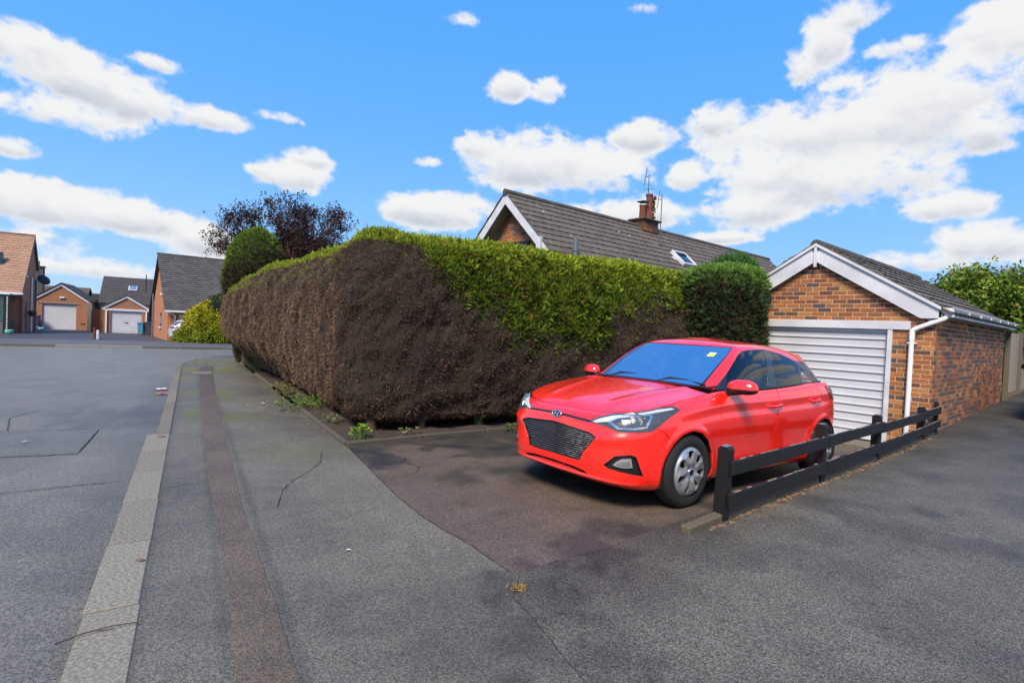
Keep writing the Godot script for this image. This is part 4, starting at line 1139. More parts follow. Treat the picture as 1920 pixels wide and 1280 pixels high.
func car_materials() -> void:
	mat("rubber", Color(0.10, 0.10, 0.105), 0.85)
	mat("brake", Color(0.36, 0.31, 0.27), 0.6, {"metallic": 0.6})
	mat("alloy", Color(0.72, 0.73, 0.74), 0.33, {"metallic": 0.7})
	mat("chrome", Color(0.86, 0.87, 0.88), 0.10, {"metallic": 1.0})
	mat("lamp_black", Color(0.10, 0.10, 0.115), 0.25)
	mat("lamp_glass", Color(0.9, 0.95, 1.0, 0.06), 0.03, {"transparency": BaseMaterial3D.TRANSPARENCY_ALPHA})
	mat("trim", Color(0.10, 0.10, 0.105), 0.45)
	mat("gloss_black", Color(0.05, 0.05, 0.055), 0.12, {"clearcoat_enabled": true, "clearcoat": 0.8})
	mat("screen_glass", Color(0.28, 0.57, 0.86, 0.36), 0.02, {"transparency": BaseMaterial3D.TRANSPARENCY_ALPHA, "metallic": 0.27})
	mat("side_glass", Color(0.03, 0.05, 0.05, 0.30), 0.02, {"transparency": BaseMaterial3D.TRANSPARENCY_ALPHA, "metallic_specular": 0.7})
	mat("red_lens", Color(0.35, 0.02, 0.03), 0.1, {"clearcoat_enabled": true})
	mat("seat_cloth", Color(0.13, 0.13, 0.14), 0.9)
	mat("pale_cloth", Color(0.55, 0.53, 0.48), 0.9)
	mat("sticker", Color(0.85, 0.85, 0.25), 0.7)
	mat("sticker_white", Color(0.75, 0.8, 0.85), 0.7)
	mat("red_paint", Color(0.97, 0.13, 0.07), 0.26, {"metallic_specular": 0.6, "clearcoat_enabled": true, "clearcoat": 1.0, "clearcoat_roughness": 0.03})
	mat("red_shade", Color(0.85, 0.08, 0.06), 0.45, {})
	mat("lamp_strip", Color(0.80, 0.84, 0.90), 0.3, {"metallic": 0.2})
	mat("lamp_bulb", Color(0.85, 0.85, 0.8), 0.15, {"metallic": 0.3})
	mat("grille_stud", Color(1, 1, 1), 0.22, {"vertex_color_use_as_albedo": true, "metallic_specular": 0.7})
	mat("silver_paint", Color(0.72, 0.75, 0.80), 0.35, {"clearcoat_enabled": true, "clearcoat": 1.0, "clearcoat_roughness": 0.03, "metallic": 0.3})
	mat("black_paint", Color(0.035, 0.035, 0.04), 0.35, {"clearcoat_enabled": true, "clearcoat": 1.0, "clearcoat_roughness": 0.03})
	mat("plate_yellow", Color(0.85, 0.68, 0.12), 0.5)

# ---- Brick and tile
const TONES := [[198, 128, 74], [208, 140, 80], [192, 118, 68], [182, 106, 62], [165, 98, 66], [134, 90, 72], [118, 88, 78], [112, 98, 93], [218, 152, 92], [160, 112, 76]]

func tone(dark: float) -> Color:
	var i: int
	if rng.randf() < dark: i = 5 + rng.randi() % 3
	else: i = [0, 0, 1, 2, 3, 4, 8, 9, 2][rng.randi() % 9]
	var t = TONES[i]
	return lin(t[0], t[1], t[2]) * rng.randf_range(0.85, 1.12)

# Bricks laid over a wall given as a polygon in its own plane; the first `single` of them, in the order that `near` gives, are parts, the rest one part.
func lay_bricks(wall: Node3D, poly: PackedVector2Array, holes: Array, xf: Transform3D, phase: float, single: int, near: Callable, dark: float, long := 0.215) -> void:
	var lo := poly[0]; var hi := poly[0]
	for p in poly: lo = lo.min(p); hi = hi.max(p)
	var list := []
	var row := 0
	var v := lo.y - fposmod(lo.y - phase, 0.075)
	while v < hi.y:
		var u := lo.x - 0.3 + (0.1125 if row % 2 else 0.0) + fposmod(row * 0.037, 0.02)
		while u < hi.x:
			var r := PackedVector2Array([Vector2(u, v), Vector2(u + long, v), Vector2(u + long, v + 0.064), Vector2(u, v + 0.064)])
			var bits: Array = Geometry2D.intersect_polygons(r, poly)
			for h in holes:
				var left := []
				for x in bits: left.append_array(Geometry2D.clip_polygons(x, h))
				bits = left
			for x in bits:
				var a := 0.0
				for k in x.size(): a += x[k].cross(x[(k + 1) % x.size()])
				if absf(a) > 0.0012: list.append([near.call(u, v), x, absf(absf(a) - 2.0 * long * 0.064) < 1e-4, Vector2(u, v), tone(dark)])
			u += long + 0.010
		v += 0.075
		row += 1
	list.sort_custom(func(p, q): return p[0] < q[0])
	var rest := MB.new()
	var shared := {}
	for k in list.size():
		var q = list[k]
		var proud := 0.005 + rng.randf_range(-0.0015, 0.0015)
		if k >= single:
			rest.col = q[4]
			rest.prism(q[1], -0.004, proud, xf, false)
		elif q[2]:
			var key := rng.randi() % 26
			if not shared.has(key):
				var mb := MB.new()
				mb.col = q[4]
				mb.box(Vector3(long * 0.5, 0.0315, -0.0015), Vector3(long, 0.063, 0.014), Basis(), 0.002)
				shared[key] = mb.mesh(M.brick)
			var o := copy_part("brick", shared[key], wall, xf * Vector3(q[3].x, q[3].y, rng.randf_range(-0.0015, 0.0015)), xf.basis)
		else:
			var mb := MB.new()
			mb.col = q[4]
			mb.prism(q[1], -0.004, proud, xf, false)
			part("brick", mb, M.brick, wall)
	if rest.v.size(): part("brick", rest, M.brick, wall).set_meta("kind", "stuff")

# A roof slope in courses, each a part: rows of lapped tiles. xf: x along the ridge, y up the slope, z out of it; 0 at the eaves.
func lay_tiles(roof: Node3D, xf: Transform3D, len: float, rise: float, gauge: float, tile: float, base: Color, material: Material, spread := 0.18, holes := []) -> void:
	var n := int(round(rise / gauge))
	var g := rise / n
	for r in n:
		var mb := MB.new()
		var u := -tile * 0.5 * (r % 2)
		while u < len:
			var a := maxf(u, 0.0); var b := minf(u + tile - 0.004, len)
			var y0 := r * g; var y1 := minf((r + 1) * g + 0.05, rise)
			u += tile
			if b - a < 0.03: continue
			var skip := false
			for h in holes:
				if b > h.position.x and a < h.end.x and y0 + g * 0.5 > h.position.y and y0 + g * 0.5 < h.end.y: skip = true
			if skip:
				if mb.v.size(): part("tile_course", mb, material, roof)
				mb = MB.new()
				continue
			var k := rng.randf_range(1.0 - spread, 1.0 + spread)
			mb.col = Color(base.r * k, base.g * k * rng.randf_range(0.96, 1.03), base.b * k * rng.randf_range(0.95, 1.03))
			var z0 := 0.040 + rng.randf_range(-0.004, 0.005); var z1 := 0.010
			var p0 := xf * Vector3(a, y0, z0); var p1 := xf * Vector3(b, y0, z0); var p2 := xf * Vector3(b, y1, z1); var p3 := xf * Vector3(a, y1, z1)
			var m0 := xf * Vector3((a + b) * 0.5, y0, z0 + 0.006); var m1 := xf * Vector3((a + b) * 0.5, y1, z1 + 0.006)
			var f0 := xf * Vector3(a, y0, 0.002); var f1 := xf * Vector3(b, y0, 0.002)
			var below := xf * Vector3((a + b) * 0.5, y0, -1)
			mb.quad_out(p0, m0, m1, p3, below); mb.quad_out(m0, p1, p2, m1, below)
			mb.quad_out(f0, f1, p1, p0, xf * Vector3((a + b) * 0.5, y0 + 1.0, 0.02))
			mb.quad_out(p0, p3, xf * Vector3(a, y1, 0.0), f0, xf * Vector3(b, y0, 0.0))
			mb.quad_out(p1, p2, xf * Vector3(b, y1, 0.0), f1, xf * Vector3(a, y0, 0.0))
		if mb.v.size(): part("tile_course", mb, material, roof)

func ridge_tiles(roof: Node3D, from: Vector3, to: Vector3, tile: float, r: float, base: Color, material: Material) -> void:
	var n := maxi(1, int(from.distance_to(to) / tile))
	for k in n:
		var mb := MB.new()
		mb.col = base * rng.randf_range(0.8, 1.15)
		var p := from.lerp(to, float(k) / n); var q := from.lerp(to, (k + 0.985) / n)
		mb.tube([p + Vector3(0, rng.randf_range(-0.005, 0.006), 0), q], r, 12)
		part("ridge_tile", mb, material, roof)

func garage() -> void:
	rng.seed = 41
	var at := Vector3(6.37, 0, -8.93) - RIGHT * 1.39
	var g := thing("brick_garage", "brick garage with white ridged door and white bargeboards behind the red hatchback", "garage", at, deg_to_rad(-49.0))
	var eave := func(x: float) -> float: return 3.02 - 0.62 * absf(x)
	var roofy := func(x: float) -> float: return 3.20 - 0.62 * absf(x)
	# front wall and its bricks
	var front := PackedVector2Array([Vector2(-1.785, -0.4), Vector2(1.785, -0.4), Vector2(1.785, 1.95), Vector2(0, 3.04), Vector2(-1.785, 1.95)])
	var door := PackedVector2Array([Vector2(-1.05, -0.5), Vector2(1.22, -0.5), Vector2(1.22, 1.78), Vector2(-1.05, 1.78)])
	var mb := MB.new()
	for p in Geometry2D.clip_polygons(PackedVector2Array([Vector2(-1.785, -0.4), Vector2(-1.05, -0.4), Vector2(-1.05, 1.78), Vector2(1.22, 1.78), Vector2(1.22, -0.4), Vector2(1.785, -0.4), Vector2(1.785, 1.95), Vector2(0, 3.04), Vector2(-1.785, 1.95)]), PackedVector2Array([Vector2(90, 90), Vector2(91, 90), Vector2(91, 91)])): mb.prism(p, -0.11, 0.0)
	var fw := part("front_wall", mb, M.mortar, g)
	lay_bricks(fw, front, [door], Transform3D(), 1.85, 215, func(u, v): return (0.0 if u > -1.0 else 3.0) + (0.0 if v > -0.3 else 2.0), 0.30)
	mb = MB.new()
	mb.box(Vector3(1.73, 0.76, -3.27), Vector3(0.11, 2.42, 6.30))
	var sw := part("side_wall", mb, M.mortar, g)
	var side_xf := Transform3D(Basis(Vector3(0, 0, -1), Vector3.UP, Vector3(1, 0, 0)), Vector3(1.785, 0, 0))
	lay_bricks(sw, PackedVector2Array([Vector2(-0.004, -0.4), Vector2(6.42, -0.4), Vector2(6.42, 1.95), Vector2(-0.004, 1.95)]), [], side_xf, 1.85, 82, func(u, v): return u + (5.0 if v < 0.0 else 0.0), 0.45)
	mb = MB.new()
	mb.box(Vector3(-1.73, 0.76, -3.27), Vector3(0.11, 2.42, 6.30))
	mb.box(Vector3(0, 0.76, -6.37), Vector3(3.35, 2.42, 0.11))
	mb.prism(PackedVector2Array([Vector2(-1.785, 1.97), Vector2(1.785, 1.97), Vector2(0, 3.04)]), -6.42, -6.32)
	mb.col = Color(0.3, 0.15, 0.08)
	part("back_wall", mb, M.mortar, g)
	mb = MB.new()
	mb.box(Vector3(0, -0.25, -3.2), Vector3(3.4, 0.1, 6.2))
	part("floor_slab", mb, M.concrete, g)
	# lintel, frame, door
	mb = MB.new()
	mb.box(Vector3(0.23, 1.78, 0.02), Vector3(2.46, 0.14, 0.05), Basis(), 0.006)
	part("lintel", mb, M.white_paint, g)
	var fr := MB.new()
	fr.box(Vector3(1.185, 0.74, 0.0), Vector3(0.07, 1.93, 0.075), Basis(), 0.005)
	fr.box(Vector3(-1.015, 0.74, 0.0), Vector3(0.07, 1.93, 0.075), Basis(), 0.005)
	fr.box(Vector3(0.085, 1.685, -0.03), Vector3(2.13, 0.05, 0.05), Basis(), 0.004)
	part("door_frame", fr, M.white_paint, g)
	var dr := MB.new()
	dr.box(Vector3(0.085, 0.74, -0.075), Vector3(2.13, 1.84, 0.03))
	var d := part("garage_door", dr, M.white_door, g)
	for k in 13:
		var y0 := -0.17 + k * 0.1415
		var p := PackedVector2Array([Vector2(0, 0.004), Vector2(0.006, 0.0), Vector2(0.026, 0.012), Vector2(0.026, 0.026), Vector2(0.004, 0.034), Vector2(0.004, 0.141), Vector2(-0.01, 0.141), Vector2(-0.01, 0.0)])
		mb = MB.new()
		mb.prism(p, -1.063, 1.063, Transform3D(Basis(Vector3(0, 0, 1), Vector3.UP, Vector3(-1, 0, 0)), Vector3(0.085, y0, -0.050)))
		part("door_panel", mb, M.white_door, d)
	mb = MB.new()
	mb.box(Vector3(0.085, 0.10, -0.03), Vector3(0.12, 0.03, 0.03), Basis(), 0.006)
	part("door_handle", mb, M.alloy, d)
	mb = MB.new()
	mb.col = Color(0.42, 0.38, 0.32)
	mb.box(Vector3(0.1, -0.235, 0.22), Vector3(2.3, 0.09, 0.56), Basis(), 0.012)
	part("door_step", mb, M.concrete, g)
	# bargeboards with their plumb ends, and the little post under the apex
	for s in [-1.0, 1.0]:
		mb = MB.new()
		var p := PackedVector2Array([Vector2(0.004 * s, 3.17), Vector2(1.83 * s, 3.17 - 0.61 * 1.83), Vector2(1.83 * s, 1.90), Vector2(1.60 * s, 1.90), Vector2(0.004 * s, 2.89)])
		mb.prism(p, 0.075, 0.10)
		part("bargeboard", mb, M.white_paint, g)
		mb = MB.new()
		p = PackedVector2Array([Vector2(0.0, 3.215), Vector2(1.86 * s, 3.215 - 0.61 * 1.86), Vector2(1.86 * s, 3.165 - 0.61 * 1.86), Vector2(0.0, 3.165)])
		mb.prism(p, 0.06, 0.135)
		part("barge_capping", mb, M.white_paint, g)
		mb = MB.new()
		p = PackedVector2Array([Vector2(0.0, 2.95), Vector2(1.80 * s, 2.95 - 0.61 * 1.80), Vector2(1.80 * s, 2.90 - 0.61 * 1.80), Vector2(0.0, 2.90)])
		mb.prism(p, 0.009, 0.074)
		part("soffit_board", mb, M.grey_soffit, g)
	mb = MB.new()
	mb.box(Vector3(0, 2.97, 0.115), Vector3(0.05, 0.36, 0.03), Basis(), 0.004)
	part("apex_post", mb, M.white_paint, g)
	# roof
	var deck := MB.new()
	var sl := atan(0.62)
	for s in [-1.0, 1.0]:
		var p := PackedVector2Array([Vector2(0, 3.19), Vector2(1.97 * s, 3.19 - 0.62 * 1.97), Vector2(1.97 * s, 3.15 - 0.62 * 1.97), Vector2(0, 3.15)])
		deck.prism(p, -6.55, 0.055)
	deck.col = Color(0.1, 0.1, 0.1)
	var rf := part("roof", deck, M.tile, g)
	var up := Vector3(-cos(sl), sin(sl), 0)
	var tile_c := Color(0.15, 0.13, 0.108)
	lay_tiles(rf, Transform3D(Basis(Vector3(0, 0, -1), up, Vector3(sin(sl), cos(sl), 0)), Vector3(1.99, 3.20 - 0.62 * 1.99, 0.10)), 6.68, 1.99 / cos(sl), 0.26, 0.33, tile_c, M.tile, 0.15)
	var up2 := Vector3(cos(sl), sin(sl), 0)
	lay_tiles(rf, Transform3D(Basis(Vector3(0, 0, 1), up2, Vector3(-sin(sl), cos(sl), 0)), Vector3(-1.99, 3.20 - 0.62 * 1.99, -6.58)), 6.68, 1.99 / cos(sl), 0.36, 0.33, tile_c, M.tile, 0.15)
	ridge_tiles(rf, Vector3(0, 3.19, 0.13), Vector3(0, 3.19, -6.6), 0.45, 0.095, Color(0.10, 0.092, 0.085), M.tile)
	# the mortar bedding that shows ragged along the verge
	rng.seed = 43
	for s in [-1.0, 1.0]:
		mb = MB.new()
		for k in 60:
			var x := 0.05 + k * 0.0305
			mb.col = Color(0.34, 0.31, 0.28) * rng.randf_range(0.5, 1.1)
			mb.box(Vector3(x * s, 3.225 - 0.615 * x + rng.randf_range(-0.006, 0.014), 0.09), Vector3(0.045, rng.randf_range(0.02, 0.05), 0.06), Basis(Vector3(0, 0, 1), rng.randf_range(-0.6, 0.6)), 0.004)
		part("verge_mortar", mb, M.concrete, rf)
	# fascia, gutter, downpipe
	mb = MB.new()
	mb.box(Vector3(1.86, 1.975, -3.22), Vector3(0.03, 0.15, 6.5), Basis(), 0.004)
	mb.box(Vector3(1.83, 1.915, -3.22), Vector3(0.09, 0.012, 6.5))
	part("fascia_board", mb, M.fascia_wood, g)
	mb = MB.new()
	var prof := []
	for k in 9: prof.append(Vector2(1.935 + 0.056 * cos(PI + PI * k / 8.0), 2.065 + 0.062 * sin(PI + PI * k / 8.0)))
	for k in 8:
		var z0 := 0.02; var z1 := -6.75
		mb.quad_out(Vector3(prof[k].x, prof[k].y, z0), Vector3(prof[k + 1].x, prof[k + 1].y, z0), Vector3(prof[k + 1].x, prof[k + 1].y, z1), Vector3(prof[k].x, prof[k].y, z1), Vector3(1.935, 2.07, -3.2))
	for q in [1.875, 1.995]: mb.box(Vector3(q, 2.066, -3.365), Vector3(0.008, 0.012, 6.77))
	mb.prism(PackedVector2Array(prof), 0.018, 0.026)
	var gt := part("gutter", mb, M.white_plastic, g)
	for k in 6:
		mb = MB.new()
		mb.box(Vector3(1.985, 2.02, -1.2 - k * 1.0), Vector3(0.03, 0.07, 0.03), Basis(), 0.005)
		part("gutter_bracket", mb, M.white_plastic, gt)
	mb = MB.new()
	mb.box(Vector3(1.935, 1.985, -0.045), Vector3(0.115, 0.13, 0.11), Basis(), 0.008)
	mb.tube([Vector3(1.93, 1.95, -0.02), Vector3(1.90, 1.90, 0.05), Vector3(1.58, 1.75, 0.085), Vector3(1.50, 1.70, 0.085)], 0.036, 12)
	mb.tube([Vector3(1.50, 1.735, 0.085), Vector3(1.50, -0.19, 0.085)], 0.036, 14)
	mb.tube([Vector3(1.50, 1.70, 0.085), Vector3(1.50, 1.55, 0.085)], 0.041, 14)
	part("downpipe", mb, M.white_plastic, g)
	mb = MB.new()
	mb.box(Vector3(1.50, 1.50, 0.05), Vector3(0.12, 0.022, 0.10), Basis(), 0.004)
	part("pipe_clip", mb, M.white_plastic, g)
	# board fence that goes on from the garage's far corner
	rng.seed = 47
	var p0 := Vector3(6.37, 0, -8.93) + RIGHT * 0.42 + SIDE * 6.5
	var f := thing("board_fence", "weathered grey board fence with concrete post behind the brick garage", "fence", p0, deg_to_rad(-49.0))
	for k in 40:
		mb = MB.new()
		mb.col = Color(0.50, 0.46, 0.40) * rng.randf_range(0.75, 1.1)
		var h := 1.46 + rng.randf_range(-0.012, 0.012)
		mb.box(Vector3(rng.randf_range(-0.004, 0.004), 0.42 + h * 0.5, -0.16 - k * 0.122), Vector3(0.016, h, 0.118), Basis(), 0.003)
		part("board", mb, M.grey_wood, f)
	for k in 3:
		mb = MB.new()
		mb.col = Color(0.30, 0.29, 0.26)
		mb.box(Vector3(0.03, 1.05, -0.045 - k * 1.95), Vector3(0.10, 1.75, 0.10), Basis(), 0.012)
		part("post", mb, M.concrete, f)
		mb = MB.new()
		mb.col = Color(0.33, 0.20, 0.10)
		mb.box(Vector3(0.0, 0.31, -1.03 - k * 1.95), Vector3(0.04, 0.16, 1.85), Basis(), 0.006)
		part("gravel_board", mb, M.grey_wood, f)
	low_fence()

func low_fence() -> void:
	rng.seed = 53
	var a := Vector3(1.73, 0, -4.37)
	var f := thing("low_rail_fence", "low black post-and-rail fence beside the red hatchback", "fence", a, deg_to_rad(-49.0))
	var dir := Vector3(0, 0, -1)
	var posts := [0.0, 2.0, 3.83, 5.95, 6.72]
	for k in posts.size():
		var y := right_y(a + SIDE * posts[k])
		var mb := MB.new()
		var h: float = [0.60, 0.60, 0.56, 0.50, 0.52][k]
		var lean := Basis(Vector3(0, 0, 1), [-0.05, -0.02, -0.01, 0.0, 0.0][k]) * Basis(Vector3(1, 0, 0), [0.035, 0.0, 0.01, 0.0, 0.0][k])
		var w := 0.094
		var p := PackedVector2Array([Vector2(-w / 2, -0.15), Vector2(w / 2, -0.15), Vector2(w / 2, h - 0.025), Vector2(w / 2 - 0.022, h), Vector2(-w / 2 + 0.022, h), Vector2(-w / 2, h - 0.025)])
		mb.prism(p, -w / 2 + 0.004, w / 2 - 0.004, Transform3D(lean, dir * posts[k] + Vector3(0, y, 0)))
		var o := part("post", mb, M.black_wood, f)
		mb = MB.new()
		mb.box(dir * posts[k] + Vector3(0, y, 0) + lean * Vector3(0, h + 0.001, 0), Vector3(w * 0.55, 0.004, w * 0.9), lean)
		part("worn_top", mb, M.post_top, o)
	for k in posts.size() - 1:
		for lv in [0, 1]:
			var z0: float = posts[k] - 0.02; var z1: float = posts[k + 1] + 0.02
			var y0: float = right_y(a + SIDE * z0) + [0.165, 0.425][lv]; var y1: float = right_y(a + SIDE * z1) + [0.165, 0.425][lv]
			if lv == 1 and k >= 2: y0 -= 0.03; y1 -= 0.04
			var c := Vector3(0.072, (y0 + y1) * 0.5, -(z0 + z1) * 0.5)
			var bs := Basis(Vector3(1, 0, 0), atan2(y1 - y0, z1 - z0) + rng.randf_range(-0.006, 0.006))
			var mb := MB.new()
			mb.box(c, Vector3(0.034, 0.114, z1 - z0), bs, 0.005)
			var o := part("rail", mb, M.black_wood, f)
			mb = MB.new()
			for j in 14:
				if rng.randf() < 0.35: continue
				var u := lerpf(-0.47, 0.47, (j + rng.randf()) / 14.0) * (z1 - z0)
				mb.box(c + bs * Vector3(rng.randf_range(-0.008, 0.008), 0.0592, u), Vector3(rng.randf_range(0.01, 0.02), 0.0016, rng.randf_range(0.05, 0.22)), bs)
			if mb.v.size(): part("worn_edge", mb, M.worn_edge, o)
	# pale edging sleepers that hold the higher drive
	var e := thing("edging_sleepers", "", "")
	for m in ["label", "category"]: e.remove_meta(m)
	e.set_meta("kind", "structure")
	var t := -0.52
	var i := 0
	while t < 6.6:
		var L: float = [0.52, 0.95, 1.0, 0.9, 1.05, 0.95, 1.0, 0.9, 0.9][i % 9]
		var p := a + SIDE * (t + L * 0.5)
		var deep := right_y(p) - drive_y(p)
		var mb := MB.new()
		mb.col = Color(0.30, 0.25, 0.18) * rng.randf_range(0.8, 1.15)
		mb.box(Vector3.ZERO, Vector3(0.085, deep + 0.14, L - 0.015), Basis(), 0.014)
		var o := part("sleeper", mb, M.concrete, e)
		o.position = p + RIGHT * -0.005 + Vector3(0, right_y(p) + 0.055 - (deep + 0.14) * 0.5, 0)
		o.basis = Basis(Vector3.UP, deg_to_rad(-49.0)) * Basis(Vector3(1, 0, 0), 0.02)
		t += L
		i += 1
	var s := MB.new()
	for k in 260:
		var u := rng.randf_range(-0.3, 6.4)
		var p := a + SIDE * u + RIGHT * (0.05 + absf(rng.randfn(0.0, 0.035)))
		s.col = Color(0.12, 0.085, 0.05) * rng.randf_range(0.5, 1.6)
		s.box(p + Vector3(0, right_y(p) + 0.004, 0), Vector3(rng.randf_range(0.01, 0.05), 0.012, rng.randf_range(0.01, 0.04)), Basis(Vector3.UP, rng.randf() * 6.0), 0.003)
	var so := structure("edge_soil", s, M.plain)

# ---- The house behind the hedge
func house() -> void:
	rng.seed = 61
	var at := Vector3(-0.40, 0, -17.0)
	var h := thing("chalet_house", "brick chalet house with long dark tiled roof rising behind the tall hedge", "house", at, deg_to_rad(-49.0))
	var ry := 5.62
	var t := tan(deg_to_rad(43.0))
	var hw := 4.1
	var len := 18.0
	var gable := PackedVector2Array([Vector2(-hw + 0.35, -0.2), Vector2(hw - 0.35, -0.2), Vector2(hw - 0.35, ry - t * hw + 0.05), Vector2(0, ry - 0.33), Vector2(-hw + 0.35, ry - t * hw + 0.05)])
	var win := PackedVector2Array([Vector2(-0.18, 2.95), Vector2(1.15, 2.95), Vector2(1.15, 4.13), Vector2(-0.18, 4.13)])
	win = PackedVector2Array([Vector2(-0.85, 2.95), Vector2(0.72, 2.95), Vector2(0.72, 4.13), Vector2(-0.85, 4.13)])
	var mb := MB.new()
	mb.prism(gable, -0.65, -0.45)
	var w := part("gable_wall", mb, M.mortar, h)
	lay_bricks(w, PackedVector2Array([Vector2(-3.2, 2.0), Vector2(3.2, 2.0), Vector2(0, ry - 0.36), Vector2(-0.3, ry - 0.6)]), [win], Transform3D(Basis(), Vector3(0, 0, -0.45)), 4.13, 60, func(u, v): return -v, 0.18)
	mb = MB.new()
	mb.box(Vector3(hw - 0.45, 0.8, -len * 0.5), Vector3(0.2, 2.0, len - 1.3))
	mb.box(Vector3(-hw + 0.45, 0.8, -len * 0.5), Vector3(0.2, 2.0, len - 1.3))
	mb.prism(gable, -len + 0.4, -len + 0.6)
	mb.col = Color(0.30, 0.15, 0.08)
	part("side_wall", mb, M.far_brick, h)
	mb = MB.new()
	mb.box(Vector3(-0.065, 3.54, -0.44), Vector3(1.57, 1.18, 0.012))
	var wd := part("window", mb, M.window_glass, h)
	mb = MB.new()
	mb.box(Vector3(-0.065, 4.10, -0.42), Vector3(1.57, 0.07, 0.06)); mb.box(Vector3(0.69, 3.54, -0.42), Vector3(0.06, 1.05, 0.06)); mb.box(Vector3(-0.82, 3.54, -0.42), Vector3(0.06, 1.05, 0.06)); mb.box(Vector3(0.12, 3.54, -0.42), Vector3(0.05, 1.05, 0.05))
	part("window_frame", mb, M.trim, wd)
	# barge boards and deep soffits
	for s in [-1.0, 1.0]:
		mb = MB.new()
		mb.prism(PackedVector2Array([Vector2(0.004 * s, ry - 0.03), Vector2(hw * s, ry - 0.03 - t * hw), Vector2(hw * s, ry - 0.36 - t * hw), Vector2(0.004 * s, ry - 0.36)]), -0.03, 0.0)
		part("bargeboard", mb, M.white_paint, h)
		mb = MB.new()
		mb.prism(PackedVector2Array([Vector2(0.0, ry - 0.31), Vector2(hw * s, ry - 0.31 - t * hw), Vector2(hw * s, ry - 0.34 - t * hw), Vector2(0.0, ry - 0.34)]), -0.46, -0.032)
		part("soffit_board", mb, M.grey_soffit, h)
	mb = MB.new()
	mb.box(Vector3(1.66, ry - 1.72, 0.05), Vector3(0.16, 0.36, 0.12), Basis(), 0.01)
	part("gutter_end_box", mb, M.white_paint, h)
	mb = MB.new()
	mb.tube([Vector3(1.66, ry - 1.85, 0.05), Vector3(1.67, ry - 2.2, 0.02), Vector3(1.80, ry - 2.45, -0.2), Vector3(1.80, 0.4, -0.36)], 0.055, 10)
	part("downpipe", mb, M.grey_pipe, h)
	# roof
	mb = MB.new()
	for s in [-1.0, 1.0]:
		mb.prism(PackedVector2Array([Vector2(0, ry - 0.01), Vector2(hw * 1.03 * s, ry - 0.01 - t * hw * 1.03), Vector2(hw * 1.03 * s, ry - 0.05 - t * hw * 1.03), Vector2(0, ry - 0.05)]), -len, -0.005)
	mb.col = Color(0.08, 0.075, 0.07)
	var rf := part("roof", mb, M.tile, h)
	var a := atan(t)
	var run := hw * 1.03 / cos(a)
	var low := Vector3(hw * 1.03, ry - t * hw * 1.03, 0.03)
	var tile_c := Color(0.145, 0.124, 0.102)
	lay_tiles(rf, Transform3D(Basis(Vector3(0, 0, -1), Vector3(-cos(a), sin(a), 0), Vector3(sin(a), cos(a), 0)), low), len, run, 0.285, 0.33, tile_c, M.tile, 0.15, [Rect2(7.26, run - 2.34, 0.92, 0.80)])
	lay_tiles(rf, Transform3D(Basis(Vector3(0, 0, 1), Vector3(cos(a), sin(a), 0), Vector3(-sin(a), cos(a), 0)), Vector3(-hw * 1.03, ry - t * hw * 1.03, -len + 0.03)), len, run, 0.6, 0.66, tile_c, M.tile, 0.15)
	ridge_tiles(rf, Vector3(0, ry + 0.0, 0.04), Vector3(0, ry + 0.0, -len), 0.45, 0.10, Color(0.10, 0.095, 0.08), M.tile)
	var sxf := Transform3D(Basis(Vector3(0, 0, -1), Vector3(-cos(a), sin(a), 0), Vector3(sin(a), cos(a), 0)), low)
	# moss and droppings on the tiles
	mb = MB.new()
	for k in 60:
		mb.col = Color(0.5, 0.5, 0.46) if rng.randf() < 0.25 else Color(0.10, 0.11, 0.05)
		mb.box(sxf * Vector3(rng.randf() * len, run - rng.randf() * 2.6, 0.036), Vector3(rng.randf_range(0.02, 0.09), rng.randf_range(0.02, 0.09), 0.012), sxf.basis, 0.003)
	part("moss_patch", mb, M.plain, rf).set_meta("kind", "stuff")
	# roof light: white frame, tilted pane
	var rl := MB.new()
	var c := Vector3(7.72, run - 1.94, 0.09)
	for q in [[0, 0.36, 0.90, 0.07], [0, -0.36, 0.90, 0.07], [0.415, 0, 0.07, 0.65], [-0.415, 0, 0.07, 0.65]]: rl.box(sxf * (c + Vector3(q[0], q[1], 0)), Vector3(q[2], q[3], 0.14), sxf.basis, 0.01)
	var rlo := part("roof_light", rl, M.white_paint, h)
	mb = MB.new()
	mb.box(sxf * (c + Vector3(0, 0, 0.02)), Vector3(0.78, 0.66, 0.02), sxf.basis)
	part("pane", mb, M.window_glass, rlo)
	mb = MB.new()
	mb.box(sxf * (c + Vector3(0, 0.24, 0.05)), Vector3(0.72, 0.09, 0.02), sxf.basis)
	part("pane_bar", mb, M.black_metal, rlo)
	mb = MB.new()
	mb.box(sxf * Vector3(11.3, run - 1.42, 0.06), Vector3(0.32, 0.2, 0.08), sxf.basis, 0.01)
	part("roof_vent", mb, M.white_paint, h)
	# flue standing in front of the eaves
	mb = MB.new()
	var fl := Vector3(4.0, 0, -1.2)
	fl = Basis(Vector3.UP, deg_to_rad(49.0)) * (Vector3(1.72, 0, -16.0) - at)
	mb.tube([Vector3(fl.x, 1.5, fl.z), Vector3(fl.x, 3.92, fl.z)], 0.085, 14)
	mb.tube([Vector3(fl.x, 3.92, fl.z), Vector3(fl.x, 4.16, fl.z)], 0.075, 14)
	mb.tube([Vector3(fl.x, 3.76, fl.z), Vector3(fl.x, 3.80, fl.z)], 0.105, 14)
	part("flue_pipe", mb, M.grey_pipe, h)
	# chimney with two pots
	mb = MB.new()
	mb.col = lin(130, 72, 50)
	mb.box(Vector3(0, ry - 0.27, -7.15), Vector3(0.60, 1.0, 0.90), Basis(), 0.01)
	var ch := part("chimney", mb, M.far_brick, h)
	mb = MB.new()
	mb.col = Color(0.16, 0.14, 0.12)
